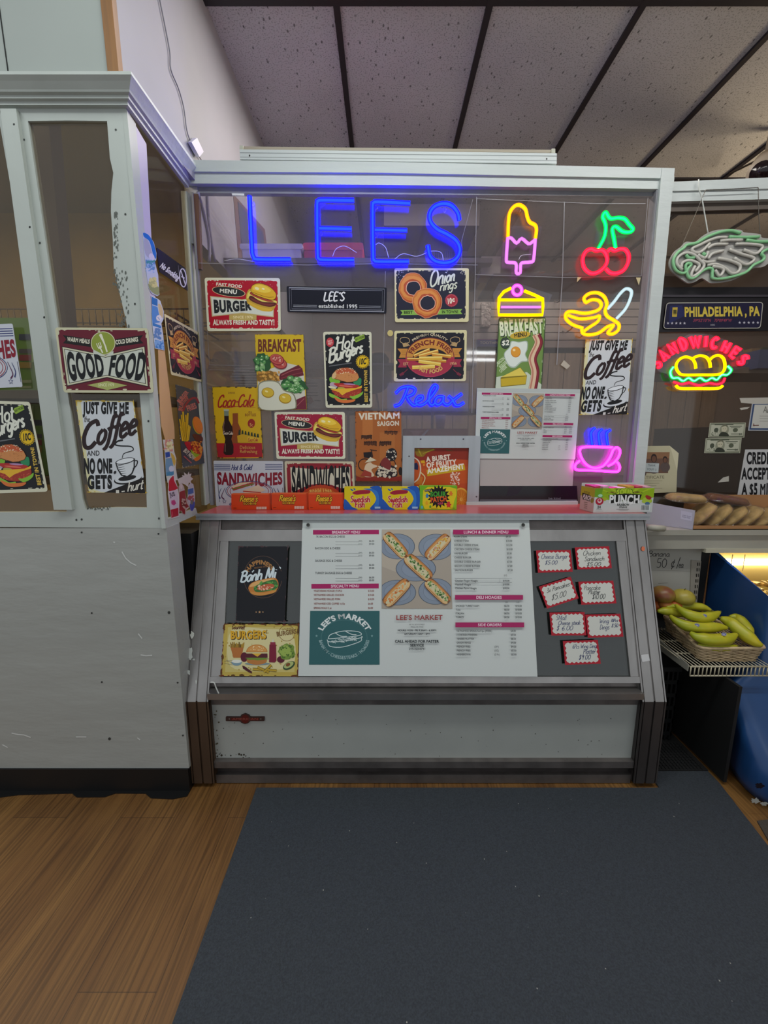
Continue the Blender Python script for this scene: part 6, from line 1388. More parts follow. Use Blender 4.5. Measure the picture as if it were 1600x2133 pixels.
# burger and fries sign on the side pane, drawn in crop (330,640,9.69) upper half and (330,850,7.9) lower half
def up2(x, y): return ((330+x/9.69-330)*7.9, (640+y/9.69-850)*7.9)
q = [up2(345, 1555), up2(775, 1690), (762, 905), (400, 985)]
A = Art(LSP, 0.003, zoom=S3Z); A.board(q, 0.0012, '#3a4046', '#2a2c30', r=14); A.wear(q, '#b8ac88', 24, 5, 14, 8)
A.line([up2(480, 2130), up2(560, 1960), up2(660, 1850), up2(760, 1840), up2(815, 1940)], 34, '#8c2430', sm=4)
A.arc('BURGER', 520, 90, 130, 240, -170, -100, 62, '#b0564a', 2); A.tx('BURGER', *up2(430, 1940), *up2(615, 1720), 62, '#b8685c', 2); A.tx('FRIES', *up2(595, 2100), *up2(780, 2030), 88, '#b8685c', 2)
for i, (x0, y0, x1, y1) in enumerate(((430, 540, 380, 110), (440, 520, 405, 60), (450, 540, 430, 230), (470, 520, 485, 80), (480, 540, 450, 110), (490, 530, 520, 300), (420, 540, 350, 180), (400, 540, 365, 300), (440, 550, 380, 330), (470, 550, 500, 280))): A.line([(x0, y0), (x1, y1)], 30, '#7a5c14'); A.line([(x0, y0), (x1, y1)], 22, ('#c8a01c', '#d8b42c')[i % 2])
A.poly([(425, 570), (470, 545), (530, 560), (535, 700), (490, 690)], '#b01c2c')
A.ell(640, 290, 72, 145, '#a8b430', -18); A.ell(648, 280, 74, 148, '#d06a1c', -18); A.ell(655, 275, 60, 130, '#dc7c24', -18)
A.blob([(560, 440), (620, 430), (720, 470), (730, 540), (680, 580), (620, 540)], '#5a2014'); A.blob([(540, 560), (620, 560), (700, 620), (730, 700), (660, 760), (570, 720)], '#b8401c'); A.specks(550, 540, 720, 740, 40, 18, '#d8902c', 4); A.specks(550, 560, 720, 740, 20, 16, '#8c1c1c', 9); A.blob([(530, 680), (600, 740), (690, 770), (640, 830), (570, 800)], '#8cac24'); A.blob([(580, 830), (640, 800), (715, 740), (690, 830), (620, 875)], '#d0701c')
A.tx('BUY NOW', 408, 710, 570, 860, 66, '#c9c2a8', 2); A.line([(420, 790), (545, 905)], 20, '#a8504c')
A.done('tin_sign', 'slate grey burger and fries tin sign, lowest on the side pane', 'sign', TIN)

# stickers on the corner strip
SG_ = 'stickers on the corner strip'
def sticker(draw, lab, off=0.0018):
    A = Art(LSP, off, zoom=S1); draw(A); return A.done('sticker', lab, 'sticker', SG_)
def k1(A):
    A.board([(155, 215), (255, 245), (360, 400), (410, 600), (405, 720), (380, 760), (440, 1000), (465, 1370), (420, 1395), (320, 1345), (260, 1240), (225, 980), (180, 560)], 0.0006, '#b6bfd6')
    A.blob([(165, 222), (260, 260), (350, 400), (402, 600), (395, 700), (350, 640), (320, 520), (270, 370), (180, 300)], '#1f6cc0'); A.blob([(180, 330), (250, 360), (310, 520), (330, 650), (290, 700), (200, 600)], '#a3a4b8'); A.ell(320, 670, 48, 70, '#c9c6e0', -20)
    A.poly([(205, 715), (385, 760), (380, 880), (350, 960), (230, 940)], '#5a86c0'); A.specks(215, 730, 375, 950, 30, 22, '#8fb0dc', 3); A.specks(215, 740, 370, 800, 14, 20, '#3a8a94', 7); A.specks(230, 870, 380, 980, 16, 24, '#b6c0e0', 8)
    A.ell(340, 1150, 76, 100, '#a8a878', wob=.15); A.specks(280, 1050, 410, 1240, 34, 22, '#c9c48a', 5); A.blob([(262, 1160), (350, 1240), (448, 1220), (450, 1370), (340, 1330), (275, 1250)], '#8a9468')
def k2(A):
    A.board([(312, 1385), (430, 1440), (480, 1480), (545, 1680), (540, 1820), (500, 1900), (535, 2120), (560, 2400), (380, 2360), (340, 1990), (318, 1700), (330, 1560)], 0.0006, '#bcc8dc')
    A.poly([(322, 1405), (428, 1455), (430, 1580), (326, 1545)], '#1f6cb8'); A.poly([(328, 1560), (428, 1595), (460, 1750), (470, 1880), (335, 1900), (322, 1720)], '#4a86cc'); A.blob([(440, 1540), (490, 1560), (530, 1680), (520, 1800), (470, 1740), (450, 1640)], '#c9b48a'); A.ell(455, 1800, 52, 56, '#dcd8e0'); A.line([(430, 1780), (470, 1830)], 12, '#4a86cc')
    A.poly([(335, 1880), (495, 1945), (490, 1990), (340, 1940)], '#2f7ac0'); A.specks(370, 2000, 490, 2180, 34, 24, '#5a84bc', 3); A.poly([(380, 2200), (540, 2240), (556, 2390), (385, 2350)], '#3a7cc4'); A.specks(390, 2210, 540, 2370, 26, 20, '#7aa8dc', 4)
sticker(k1, 'wavy blue and white water bottle sticker, topmost on the corner strip'); sticker(k2, 'blue bottle sticker right above the peach strip', 0.0026)
A = Art(LSP, 0.0014, zoom=S3Z); A.board([(-15, -1290), (60, -1310), (225, 60), (262, 320), (268, 505), (112, 525), (50, 300), (30, 100)], 0.0006, '#c9a277'); A.done('paper_strip', 'peach paper strip taped down the corner between the stickers', 'paper')
def low(draw, lab, off):
    A = Art(LSP, off, zoom=S3Z); draw(A); A.done('sticker', lab, 'sticker', SG_)
def k3(A):
    A.board([(75, 520), (240, 515), (262, 720), (295, 830), (285, 980), (320, 1180), (150, 1230), (125, 1100), (105, 720)], 0.0006, '#c6c8c0'); A.ell(185, 620, 60, 90, '#b8b070', wob=.15); A.specks(90, 530, 240, 700, 24, 20, '#c98a80', 3); A.specks(140, 560, 230, 690, 16, 22, '#dcd8a8', 5)
    A.poly([(112, 730), (185, 718), (195, 800), (120, 820)], '#1c4a9c'); A.poly([(122, 830), (215, 815), (240, 920), (255, 1080), (250, 1110), (130, 1120), (115, 960)], '#6a92b0'); A.blob([(205, 740), (260, 790), (285, 880), (260, 950), (225, 850)], '#c9a848'); A.ell(215, 1000, 42, 50, '#c6cede'); A.poly([(130, 1060), (252, 1040), (250, 1100), (132, 1115)], '#3f84a8')
def k4(A):
    A.board([(165, 1170), (250, 1095), (275, 1180), (315, 1290), (345, 1500), (340, 1790), (215, 1825), (190, 1640), (160, 1420)], 0.0006, '#cfcaca'); A.blob([(178, 1190), (245, 1115), (262, 1200), (305, 1290), (310, 1330), (180, 1370), (172, 1290)], '#b80c2c'); A.poly([(165, 1375), (310, 1340), (330, 1640), (195, 1670)], '#c8bcca')
    A.tx('JUS', 192, 1465, 278, 1440, 64, '#2c2440', 2); A.ell(250, 1555, 40, 44, '#b83a78', wob=.2); A.poly([(198, 1675), (328, 1640), (332, 1770), (216, 1808)], '#a8102c'); A.line([(225, 1700), (232, 1780)], 12, '#d04a60')
def k5(A):
    A.board([(335, 1290), (375, 1225), (420, 1290), (460, 1480), (500, 1560), (505, 1640), (460, 1680), (440, 1760), (400, 1740), (380, 1700), (340, 1700)], 0.0006, '#b8a8a4'); A.ell(378, 1290, 20, 45, '#d0c0b8'); A.poly([(345, 1380), (435, 1350), (465, 1560), (500, 1620), (440, 1660), (440, 1745), (400, 1735), (385, 1690), (340, 1690)], '#8c1c24'); A.ell(415, 1570, 42, 80, '#6a2420', -10); A.specks(380, 1500, 450, 1650, 14, 16, '#b89a8c', 3)
def k6(A):
    A.board([(490, 1290), (530, 1230), (575, 1250), (600, 1400), (600, 1600), (570, 1695), (530, 1680), (480, 1500)], 0.0006, '#b4b0b8'); A.poly([(485, 1340), (575, 1310), (580, 1400), (490, 1425)], '#3a5a9c'); A.specks(495, 1440, 580, 1540, 16, 18, '#a03c44', 4); A.blob([(520, 1580), (590, 1540), (595, 1620), (560, 1690), (530, 1670)], '#34469c'); A.ell(550, 1550, 24, 40, '#6a665c')
def k7(A):
    A.poly([(310, 1170), (400, 1130), (385, 1105), (430, 1110), (420, 1055), (475, 1100), (500, 1045), (510, 1090), (545, 1075), (530, 1130), (575, 1165), (530, 1200), (540, 1230), (500, 1230), (490, 1300), (440, 1260), (400, 1240), (350, 1270)], '#c9c2bc')
low(k3, 'clear water bottle sticker under the peach strip', 0.0012); low(k7, 'torn white splash sticker over the two small bottle stickers', 0.0010)
low(k4, 'tall red drink bottle sticker at the foot of the corner strip', 0.0022); low(k5, 'small dark red bottle sticker beside the tall red one', 0.0016); low(k6, 'small blue bottle sticker, nearest the deli case counter', 0.0013)

# dimmer box on its cord, hanging on the upper side wall
cd = thing('cord_dimmer', atX(405, 325, kx+0.004), 'thin grey cord with a small white dimmer box on the side wall', 'cord')
mb = MB(); mb.tube([atX(x, y, kx+0.001) for x, y in spline([(328, -30), (334, 5), (345, 60), (354, 110), (356, 145), (372, 185), (383, 225), (389, 270), (396, 293)], 5)], 0.0022, mat('grey_cord', '#7c7a82', 0.5)); mb.build('cord', cd)
q = [atX(x, y, kx+0.001) for x, y in ((391, 296), (403, 287), (417, 316), (408, 327))]; mb = MB(); mb.hexa(q, [p+Vector((0.014, 0, 0)) for p in q], mat('dimmer_plastic', '#c4bfd6', 0.4)); mb.build('dimmer_box', cd)
mb = MB(); mb.tube([atX(412, 322, kx+0.002), atX(420, 334, kx+0.002)], 0.002, mat('grey_cord', '#7c7a82', 0.5)); mb.build('cord_end', cd)

# strip light housing lying on the header
fx = thing('strip_light', FRP.hit(830, 337, 0.0), 'long white strip light housing lying on top of the header', 'light fixture')
mb = MB(); mb.plate(FRP, [(499, 311), (1160, 319), (1160, 341), (500, 332)], 0.045, mat('fixture_white', '#c6cccb', 0.4), off=0.0); A_ = Art(FRP, 0.0004, mb=mb); A_.line([(500, 318), (1160, 325)], 1.4, '#8e9494'); A_.line([(500, 327), (1160, 334.5)], 1.2, '#9aa0a0')
for x, y in ((520, 324), (1139, 331)): A_.ell(x, y, 1.6, 2.2, '#2a2a2a', n=10)
mb.build('housing', fx)
mb = MB(); mb.plate(FRP, [(508, 305), (1155, 312), (1155, 318), (508, 311)], 0.02, mat('fixture_tan', '#a09684', 0.5), off=-0.012); mb.build('tube_tray', fx)
for x in (499, 1150):
    y = 303 if x < 800 else 309.5; mb = MB(); mb.plate(FRP, [(x, y), (x+7, y), (x+7, y+9), (x, y+9)], 0.03, mat('fixture_end', '#b8b9a8', 0.5), off=-0.002); mb.build('end_holder', fx)
# ================================================================ right partition: signs and notes on its glass
rq = lambda pts: [(R2[0]+x/R2[2], R2[1]+y/R2[2]) for x, y in pts]
mb = MB(); mb.plate(RPP, rz([(200, 1412), (2300, 1405), (2300, 1935), (160, 1962)]), 0.012, mat('black_board', '#141115', 0.35), off=-0.014)
mb.plate(RPP, rz([(200, 1505), (2300, 1502), (2300, 1530), (196, 1532)]), 0.004, mat('black_board_edge', '#3a363c', 0.3), off=-0.010)
mb.build('black_board', None, 'wide black board across the glass, under the eagle sign', 'board')
A = Art(RPP, -0.0085, zoom=R1); q = [(290, 1606), (1478, 1598), (1445, 1915), (250, 1920)]
A.board(rnd_loop(q, 40), 0.0012, '#1d1b34', '#0c0b16'); A.line(rnd_loop(q, 40), 9, '#a8a59a', True); A.poly([(330, 1640), (480, 1635), (520, 1760), (320, 1860)], '#232650')
A.poly([(362, 1660), (425, 1658), (415, 1775), (356, 1775)], '#b49c3c'); A.rect(372, 1690, 412, 1740, '#4a4420'); A.line([(372, 1752), (408, 1751)], 5, '#4a4420')
A.tx('PHILADELPHIA , PA', 512, 1770, 1440, 1760, 108, '#c2ac44', 2, h1=106)
A.tx('39*52\'10"N', 615, 1838, 830, 1838, 36, '#8c3a4c', 1, sh=.2); A.tx('75*09\'49"W', 875, 1838, 1090, 1838, 36, '#8c3a4c', 1, sh=.2); A.tx('1682', 828, 1885, 885, 1885, 20, '#8a8890', 1)
for i in range(5): A.star(306+i*51, 1855, 19, '#b4b2bc'); A.star(1190+i*56, 1848, 19, '#b4b2bc')
A.done('city_plate', 'dark blue plate with yellow city lettering and rows of stars', 'sign')
def note(q, lab, seed):
    A = Art(RPP, -0.0285, zoom=R2); A.board(q, 0.0004, '#a5a692'); A.remap([(0, 0), (100, 0), (100, 42), (0, 42)], rq(q))
    A.line([(3, 3), (97, 3), (97, 39), (3, 39)], 1.6, '#5c6250', True); A.poly([(6, 6), (94, 6), (94, 36), (6, 36)], '#b2b3a0'); A.line([(14, 5), (66, 5)], 3, '#4a5042'); A.line([(56, 10), (90, 10)], 2.6, '#5a6050'); A.line([(60, 14), (86, 14)], 1.6, '#6a705e')
    A.ell(42, 21, 13, 17, '#8a8c78'); A.ell(42, 16, 8, 11, '#b8b49c', wob=.08, seed=seed); A.blob([(30, 38), (34, 28), (42, 26), (52, 30), (56, 38)], '#34382e'); A.blob([(34, 12), (40, 4), (48, 6), (50, 13), (44, 9)], '#6a6a58'); A.line([(38, 17), (40, 17)], 1.2, '#3a3c30'); A.line([(44, 17), (46, 17)], 1.2, '#3a3c30')
    A.ell(20, 21, 6, 7, '#4a5042'); A.ell(73, 21, 7, 6, '#565c4a'); A.line([(62, 32), (92, 32)], 2, '#5a6050'); A.specks(8, 28, 30, 36, 10, 1.6, '#6a705e', seed); A.tx('20', 84, 35, 93, 35, 5, '#4a5042', 1)
    A.done('banknote', lab, 'banknote', 'banknotes stuck to the glass')
note([(770, 975), (1135, 970), (1118, 1122), (752, 1120)], 'dollar banknote stuck to the glass, upper one of the pair', 1)
note([(728, 1130), (1092, 1125), (1075, 1280), (712, 1280)], 'dollar banknote stuck to the glass, lower one of the pair', 4)
A = Art(RPP, -0.0285, zoom=R2); A.board([(1128, 1243), (2100, 1235), (2080, 1790), (1042, 1748)], 0.001, '#bcbcbc')
for t, x, y, h in (('CREDIT CARDS', 1140, 1385, 110), ('ACCEPTED WITH', 1088, 1540, 108), ('A $5 MINIMUM', 1088, 1700, 112), ('PURCHASE', 1130, 1800, 60)):
    if t == 'PURCHASE': A.poly([(1042, 1746), (1100, 1748), (2080, 1789), (2080, 1800), (1042, 1760)], '#bcbcbc'); A.txl(t, x, 1772, 24, '#17171a', 2, 1.6)
    else: A.txl(t, x, y, h, '#17171a', 2, .46, sh=.02)
A.done('credit_card_sign', 'white notice about credit cards and a five dollar minimum, in heavy black capitals', 'sign')
A = Art(RPP, -0.0282, zoom=R2); A.board([(1195, 782), (1620, 780), (1600, 1055), (1156, 1052)], 0.001, '#a8aab0'); A.poly([(1205, 784), (1612, 784), (1592, 1045), (1168, 1042)], '#34486c'); A.poly([(1222, 790), (1604, 790), (1580, 1030), (1186, 1026)], '#bdbcb4')
A.sx('Award', 1310, 870, 60, 6, '#5a5850', k=.9); 
for y in (905, 930, 955): A.line([(1270, y), (1500, y+2)], 4, '#8a8880')
A.line([(1205, 1000), (1265, 998)], 8, '#6a4a44'); A.line([(1212, 980), (1216, 1008)], 8, '#6a3a34')
A.done('certificate', 'pale certificate with a blue border, above the credit card notice', 'certificate')
# torn paper remains on the glass
tp = thing('torn_paper', RPP.hit(1560, 850, -0.028), 'torn white paper strip left along the top of the certificate', 'paper')
for q in ([(1070, 722), (1400, 716), (1400, 775), (1240, 790), (1190, 780), (1085, 770)], [(1072, 825), (1120, 815), (1175, 812), (1150, 832), (1085, 845)]):
    A = Art(RPP, -0.0285, zoom=R2); A.board(q, 0.0003, '#b4b0a6'); A.done('paper_scrap', None, None, None, tp)
A = Art(RPP, -0.0285, zoom=R2); A.board([(905, 1525), (962, 1510), (962, 1565), (850, 1575)], 0.0003, '#b4b0a6'); A.done('paper_scrap', 'small torn paper scrap on the glass below the banknotes', 'paper')
# printed bag with a photograph
A = Art(RPP, -0.024, zoom=R2); A.board([(60, 1208), (365, 1205), (455, 1280), (440, 1460), (432, 1672), (40, 1690)], 0.004, '#b8b294', '#a09a80'); A.poly([(365, 1205), (455, 1280), (440, 1460), (395, 1300)], '#cac4a6')
A.poly([(60, 1270), (365, 1268), (348, 1480), (40, 1480)], '#6a4e40'); A.poly([(60, 1270), (365, 1268), (360, 1330), (60, 1340)], '#8a6448')
for x, y, s in ((205, 1330, 1.0), (318, 1345, .8), (80, 1400, .8)):
    A.ell(x, y+95*s, 62*s, 62*s, '#5a4c48'); A.ell(x, y, 30*s, 44*s, '#2c211e'); A.ell(x, y+8*s, 22*s, 32*s, '#6c4a3a')
A.poly([(112, 1378), (258, 1382), (250, 1475), (105, 1468)], '#b4bcbc'); A.tx('THANK', 146, 1412, 222, 1414, 20, '#5a6468', 1); A.tx('YOU!! :)', 134, 1452, 228, 1454, 20, '#5a6468', 1)
A.tx('CERTIFICATE', 40, 1540, 310, 1534, 28, '#6a6450', 0)
for y in (1560, 1585, 1610, 1635): A.line([(100, y), (290-(y % 3)*30, y-2)], 4, '#8a846c')
A.done('printed_bag', 'cream paper bag with a small photograph and a thank you card', 'bag')

# ================================================================ shelf under the glass, breads, fruit
SH_Z, SH_Y = 0.905, 1.672
WPAINT = mat('painted_shelf', '#a5a296', 0.5, noise=0.12, nscale=6)
mb = MB(); mb.box((1.03, SH_Y, SH_Z-0.022), (2.6, 1.84, SH_Z), WPAINT); mb.box((1.03, SH_Y+0.012, SH_Z-0.085), (2.6, SH_Y+0.03, SH_Z-0.022), WPAINT); mb.box((1.36, SH_Y+0.004, SH_Z-0.10), (2.6, SH_Y+0.03, SH_Z-0.083), mat('painted_lip', '#b8b3a0', 0.5))
mb.build('wall_shelf', None, 'long painted shelf under the glass carrying the wrapped breads', 'shelf')
BDP = Plane((0, 1.735, 0), (0, -1, 0)); ZB = (1320, 1080, 5.333)
A = Art(BDP, 0.0, zoom=ZB); A.board([(60, 150), (775, 150), (700, 990), (120, 990)], 0.012, mat('white_card', '#a9a79e', 0.6, noise=.06, nscale=5))
A.sx('Banana', 165, 420, 60, 6, '#1c1c1e', slope=.02, sh=.1, k=1.25); A.sx('50', 250, 545, 100, 7, '#1c1c1e', slope=0, sh=.1, k=1.2); A.sx('#', 412, 545, 104, 7, '#1c1c1e', sh=.14, k=.9); A.sx('/', 478, 545, 104, 7, '#1c1c1e', sh=.14, k=.9); A.sx('ea', 500, 548, 70, 6, '#1c1c1e', sh=.1, k=.8)
A.line([(190, 575), (640, 585)], 3, '#8c8a82'); A.line([(275, 722), (380, 716)], 4, '#7a786f')
A.done('price_board', 'white board behind the fruit with the banana price in marker', 'board')
A = Art(BDP, 0.004, zoom=ZB); q = [(642, 462), (752, 475), (700, 940), (625, 930)]; A.board(q, 0.008, '#9a9488'); 
for i in range(7):
    y = 490+i*62; x = 705-i*6.5; A.rect(x, y, x+14, y+36, '#3a352e'); A.rect(x+24, y, x+34, y+36, '#3a352e')
A.done('slotted_standard', 'slotted metal shelf standard beside the blue cooler', 'bracket')
# rolled paper poking out under the white carton
mb = MB(); a, b = atY(1347, 1098, 1.64), atY(1383, 1101, 1.655); mb.tube([a, b], 0.0125, mat('roll_paper', '#b8b6a8', 0.6), 14)
mb.build('paper_roll', None, 'short white roll poking out under the white carton', 'roll')
# white carton flap and cardboard tray
tr_ = thing('bread_tray', (1.5, 1.74, SH_Z), 'low cardboard tray with a white carton side holding the wrapped breads', 'tray')
CARD = mat('cardboard', '#a5764a', 0.7, noise=.1, nscale=10)
x0 = atY(1443, 1100, 1.675).x; x1 = atY(1346, 1084, 1.80).x
mb = MB(); h = 0.098
mb.hexa([(x1, 1.80, SH_Z+.001), (x0, 1.675, SH_Z+.001), (x0, 1.675, SH_Z+h*.84), (x1, 1.80, SH_Z+h)], [(x1+.003, 1.803, SH_Z+.001), (x0+.003, 1.677, SH_Z+.001), (x0+.003, 1.677, SH_Z+h*.84), (x1+.003, 1.803, SH_Z+h)], mat('white_carton', '#a8a7b0', 0.5))
TFP = Plane((x0, 1.675, 0), Vector((x1-x0, .125, 0)).cross(Vector((0, 0, 1)))); ZT = (1330, 1000, 5.926)
A_ = Art(TFP, 0.0006, zoom=ZT, mb=mb); A_.poly([(528, 375), (665, 405), (660, 510), (520, 480)], '#b8b8c4'); A_.tx('wheat bread', 538, 436, 648, 458, 12, '#6a6878', 1); A_.tx('baked daily', 540, 456, 640, 476, 12, '#6a6878', 1); A_.line([(500, 575), (665, 612)], 3, '#8c8c98')
mb.build('carton_side', tr_)
mb = MB(); mb.box((x0+.004, 1.676, SH_Z+.0005), (2.2, 1.81, SH_Z+.004), CARD); mb.box((x0+.004, 1.676, SH_Z+.0005), (2.2, 1.679, SH_Z+.018), CARD); mb.box((x0+.05, 1.805, SH_Z+.0005), (2.2, 1.809, SH_Z+.13), CARD); mb.build('tray', tr_)
WRAP = glass('plastic_wrap', '#f8f4ee', 0.99, '#c9b8a0', 0.17, 0.07, 0.6, 40)
def wrap_bump():
    nt = WRAP.node_tree; g = [n for n in nt.nodes if n.type == 'BSDF_GLOSSY'][0]
    no = nt.nodes.new('ShaderNodeTexNoise'); no.inputs['Scale'].default_value = 55; no.inputs['Detail'].default_value = 3; bu = nt.nodes.new('ShaderNodeBump'); bu.inputs['Strength'].default_value = 1.0; bu.inputs['Distance'].default_value = .05
    nt.links.new(no.outputs['Fac'], bu.inputs['Height']); nt.links.new(bu.outputs[0], g.inputs['Normal'])
wrap_bump()
BR = [mat('bread_pale', '#c4a870', 0.7, noise=.35, nscale=30, bump=.4, bscale=50), mat('bread_dark', '#754a30', 0.7, noise=.3, nscale=25, bump=.4, bscale=40)]
def loaf(name, c, ax, ay, az, tilt, m, label, seed, group):
    """flat wrapped bread: rounded slab, half sizes ax (long), ay (depth), az (thickness), turned by tilt in the picture plane"""
    root = thing(name, c, label, 'bread', group); rn = random.Random(seed); ct, st = math.cos(tilt), math.sin(tilt)
    ph = [rn.uniform(0, 6.28) for _ in range(4)]
    for nm, k, mt_ in (('loaf', 1.0, m), ('plastic_bag', 1.07, WRAP)):
        vs, fs = [], []; nu, nv = 20, 10
        for i in range(nv+1):
            v = math.pi*i/nv-math.pi/2
            for j in range(nu):
                u = 2*math.pi*j/nu
                sq = lambda t: math.copysign(abs(t)**.62, t)
                X, Y, Z = sq(math.cos(v))*sq(math.cos(u)), sq(math.cos(v))*sq(math.sin(u)), sq(math.sin(v))
                w = 1+.06*math.sin(3*u+ph[0])+.05*math.sin(5*v+ph[1]+2*u)
                a, b, d = X*ax*k*w, Y*ay*k, Z*az*(k+(.08 if k > 1 else 0))*w
                vs.append(c+Vector((a*ct-d*st, b, a*st+d*ct)))
        for i in range(nv):
            for j in range(nu): fs.append([i*nu+j, i*nu+(j+1) % nu, (i+1)*nu+(j+1) % nu, (i+1)*nu+j])
        mb = MB(); mb.add(vs, fs, mt_, True); mb.build(nm, root)
    if True: return root
BG = 'wrapped flat breads on the shelf'
yb = 1.738
for i, (px, py, t) in enumerate(((1457, 1070, 47), (1489, 1073, 45), (1520, 1075, 42), (1550, 1077, 40), (1584, 1079, 36), (1622, 1080, 34))):
    c = atY(px, py, yb); loaf('wrapped_bread', c, .066, .052, .0135, R(t), BR[0], ('wrapped flat bread leaning against the white carton', 'wrapped flat bread, second of the leaning row from the white carton', 'wrapped flat bread, third of the leaning row from the white carton', 'wrapped flat bread, fourth of the leaning row from the white carton', 'wrapped flat bread, fifth of the leaning row, below the credit card notice', 'wrapped flat bread cut off by the photo edge')[i], i, BG)
loaf('wrapped_bread', atY(1427, 1037, 1.755), .078, .04, .018, R(-4), BR[0], 'pale wrapped bread lying on top of the row, next to the paper bag', 11, BG)
loaf('wrapped_bread', atY(1512, 1040, 1.755), .088, .04, .017, R(-10), BR[1], 'dark brown wrapped bread lying on top of the row', 12, BG)

# wire shelf with brackets
WIRE = mat('coated_wire', '#b9b096', 0.5); WZ = 0.45; WX0, WX1, WY0 = 1.138, 1.438, 1.395
ws = thing('wire_shelf', (1.29, 1.56, WZ-0.045), 'cream coated wire shelf holding the fruit basket', 'shelf')
mb = MB()
for i in range(21): x = WX0+(WX1-WX0)*i/20; mb.tube([(x, WY0, WZ-.003), (x, 1.72, WZ-.003)], .0018, WIRE, 6)
for y in (1.40, 1.50, 1.60, 1.71): mb.tube([(WX0, y, WZ-.006), (WX1, y, WZ-.006)], .0022, WIRE, 6)
mb.build('shelf_wires', ws)
mb = MB()
for z in (WZ, WZ-.038): mb.tube([(WX0, WY0, z), (WX1, WY0, z)], .0028, WIRE, 8)
for i in range(21): x = WX0+(WX1-WX0)*i/20; mb.tube([(x, WY0-.0005, WZ), (x, WY0-.0005, WZ-.038)], .0022, WIRE, 6)
mb.build('front_lip', ws)
mb = MB(); mb.prism([(WX0-.004, 1.40, WZ+.004), (WX0+.03, 1.72, WZ+.004), (WX0+.03, 1.72, WZ-.05), (WX0-.004, 1.40, WZ-.022)], (-.003, 0, 0), mat('bracket_paint', '#9a988c', 0.5)); mb.build('bracket', ws)

# fruit basket
bk = thing('fruit_basket', (1.31, 1.56, WZ), 'shallow pale wicker basket of bananas on the wire shelf', 'basket')
WK = mat('wicker', '#c6ae88', 0.65, noise=.25, nscale=60); WKD = mat('wicker_dark', '#94805e', 0.7)  # second, darker wicker for stakes and bottom
def rim(t):                                                                     # outline at height t (0 foot, 1 rim)
    k = .80+.20*t
    base = [(1.178, 1.418), (1.236, 1.712), (1.434, 1.712), (1.434, 1.418)]
    cx, cy = 1.315, 1.565
    return rnd_loop([(cx+(x-cx)*(.86+.14*t), cy+(y-cy)*(.93+.07*t)) for x, y in base], .03, 5)
def along(loop, n):
    P = [Vector((p[0], p[1], 0)) for p in loop]; L = [0]
    for i in range(len(P)): L.append(L[-1]+(P[(i+1) % len(P)]-P[i]).length)
    out = []
    for j in range(n):
        s = L[-1]*j/n; i = max(k for k in range(len(P)) if L[k] <= s); f = (s-L[i])/max(L[i+1]-L[i], 1e-9); out.append(P[i].lerp(P[(i+1) % len(P)], f))
    return out
NS = 120; mb = MB(); BH = .054
for r in range(9):
    t = r/8.6; loop = along(rim(t), NS); cen = Vector((1.315, 1.565, 0)); pts = []
    for j, p in enumerate(loop):
        d = (p-cen).normalized(); pts.append(p+d*(.0022*math.cos(math.pi*j/3+(r % 2)*math.pi))+Vector((0, 0, WZ+.003+t*BH)))
    mb.tube(pts, .0026, WK, 6, True)
mb.build('weave', bk)
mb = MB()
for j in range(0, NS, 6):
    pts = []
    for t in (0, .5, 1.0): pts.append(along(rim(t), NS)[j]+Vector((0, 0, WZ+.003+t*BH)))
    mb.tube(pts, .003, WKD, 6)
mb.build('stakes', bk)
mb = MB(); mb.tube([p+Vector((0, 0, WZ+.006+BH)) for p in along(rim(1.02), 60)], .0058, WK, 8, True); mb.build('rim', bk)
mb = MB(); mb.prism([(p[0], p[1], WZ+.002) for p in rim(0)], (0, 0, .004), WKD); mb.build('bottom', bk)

BAN = mat('banana_skin', '#bdae22', 0.42, noise=.2, nscale=12, dark='#93a01e'); BTIP = mat('banana_tip', '#5c5a24', 0.6)
ZF = (1340, 1220, 6.154)
def zpile(py): return 0.512+(1345-py)/82*0.085
def banana(pts, r, lab, lift=0, st=None):
    P = [(ZF[0]+x/ZF[2], ZF[1]+y/ZF[2]) for x, y in pts]; P = spline(P, 6)
    w = [atZ(x, y, zpile(y)+lift) for x, y in P]; n = len(w); d = (w[n//2]-CAMP).length*.95; r = r/ZF[2]*d/FPX
    rr = [r*min(1, .30+1.9*(i/(n-1)) if i/(n-1) < .4 else 1, .34+2.4*(1-i/(n-1))) for i in range(n)]
    root = thing('banana', w[n//2]-Vector((0, 0, r)), lab, 'banana', 'bananas in the wicker basket')
    mb = MB(); mb.tube(w, r, BAN, 7, rr=rr); mb.build('skin', root)
    mb = MB(); t = (w[-1]-w[-3]).normalized(); mb.tube([w[-1]-t*.003, w[-1]+t*.004, w[-1]+t*.010], .004, BTIP, 7, rr=[rr[-1]*.9, rr[-1]*.6, rr[-1]*.5]); mb.build('stem', root)
    if st:
        kk = min(range(n), key=lambda i: abs(P[i][0]-(ZF[0]+st[0]/ZF[2]))); n_ = (CAMP-w[kk]).normalized(); pl = Plane(w[kk]+n_*r*1.03, n_)
        A = Art(pl, 0.0003, zoom=ZF); A.ell(st[0], st[1], 34, 22, '#8a8aa8', 8); A.ell(st[0], st[1], 28, 9, '#3a4680', 8); A.ell(st[0], st[1]+2, 20, 4, '#b8b8c4', 8); A.done('fruit_sticker', None, None, None, root)
banana([(300, 275), (420, 262), (600, 262), (760, 280), (868, 315)], 44, 'banana lying at the very back of the basket', .004)
banana([(185, 328), (260, 325), (400, 345), (540, 395)], 46, 'short banana end at the basket corner by the deli case')
banana([(1110, 400), (1190, 408), (1280, 490), (1345, 590), (1385, 690)], 54, 'greener banana against the blue cooler', .0)
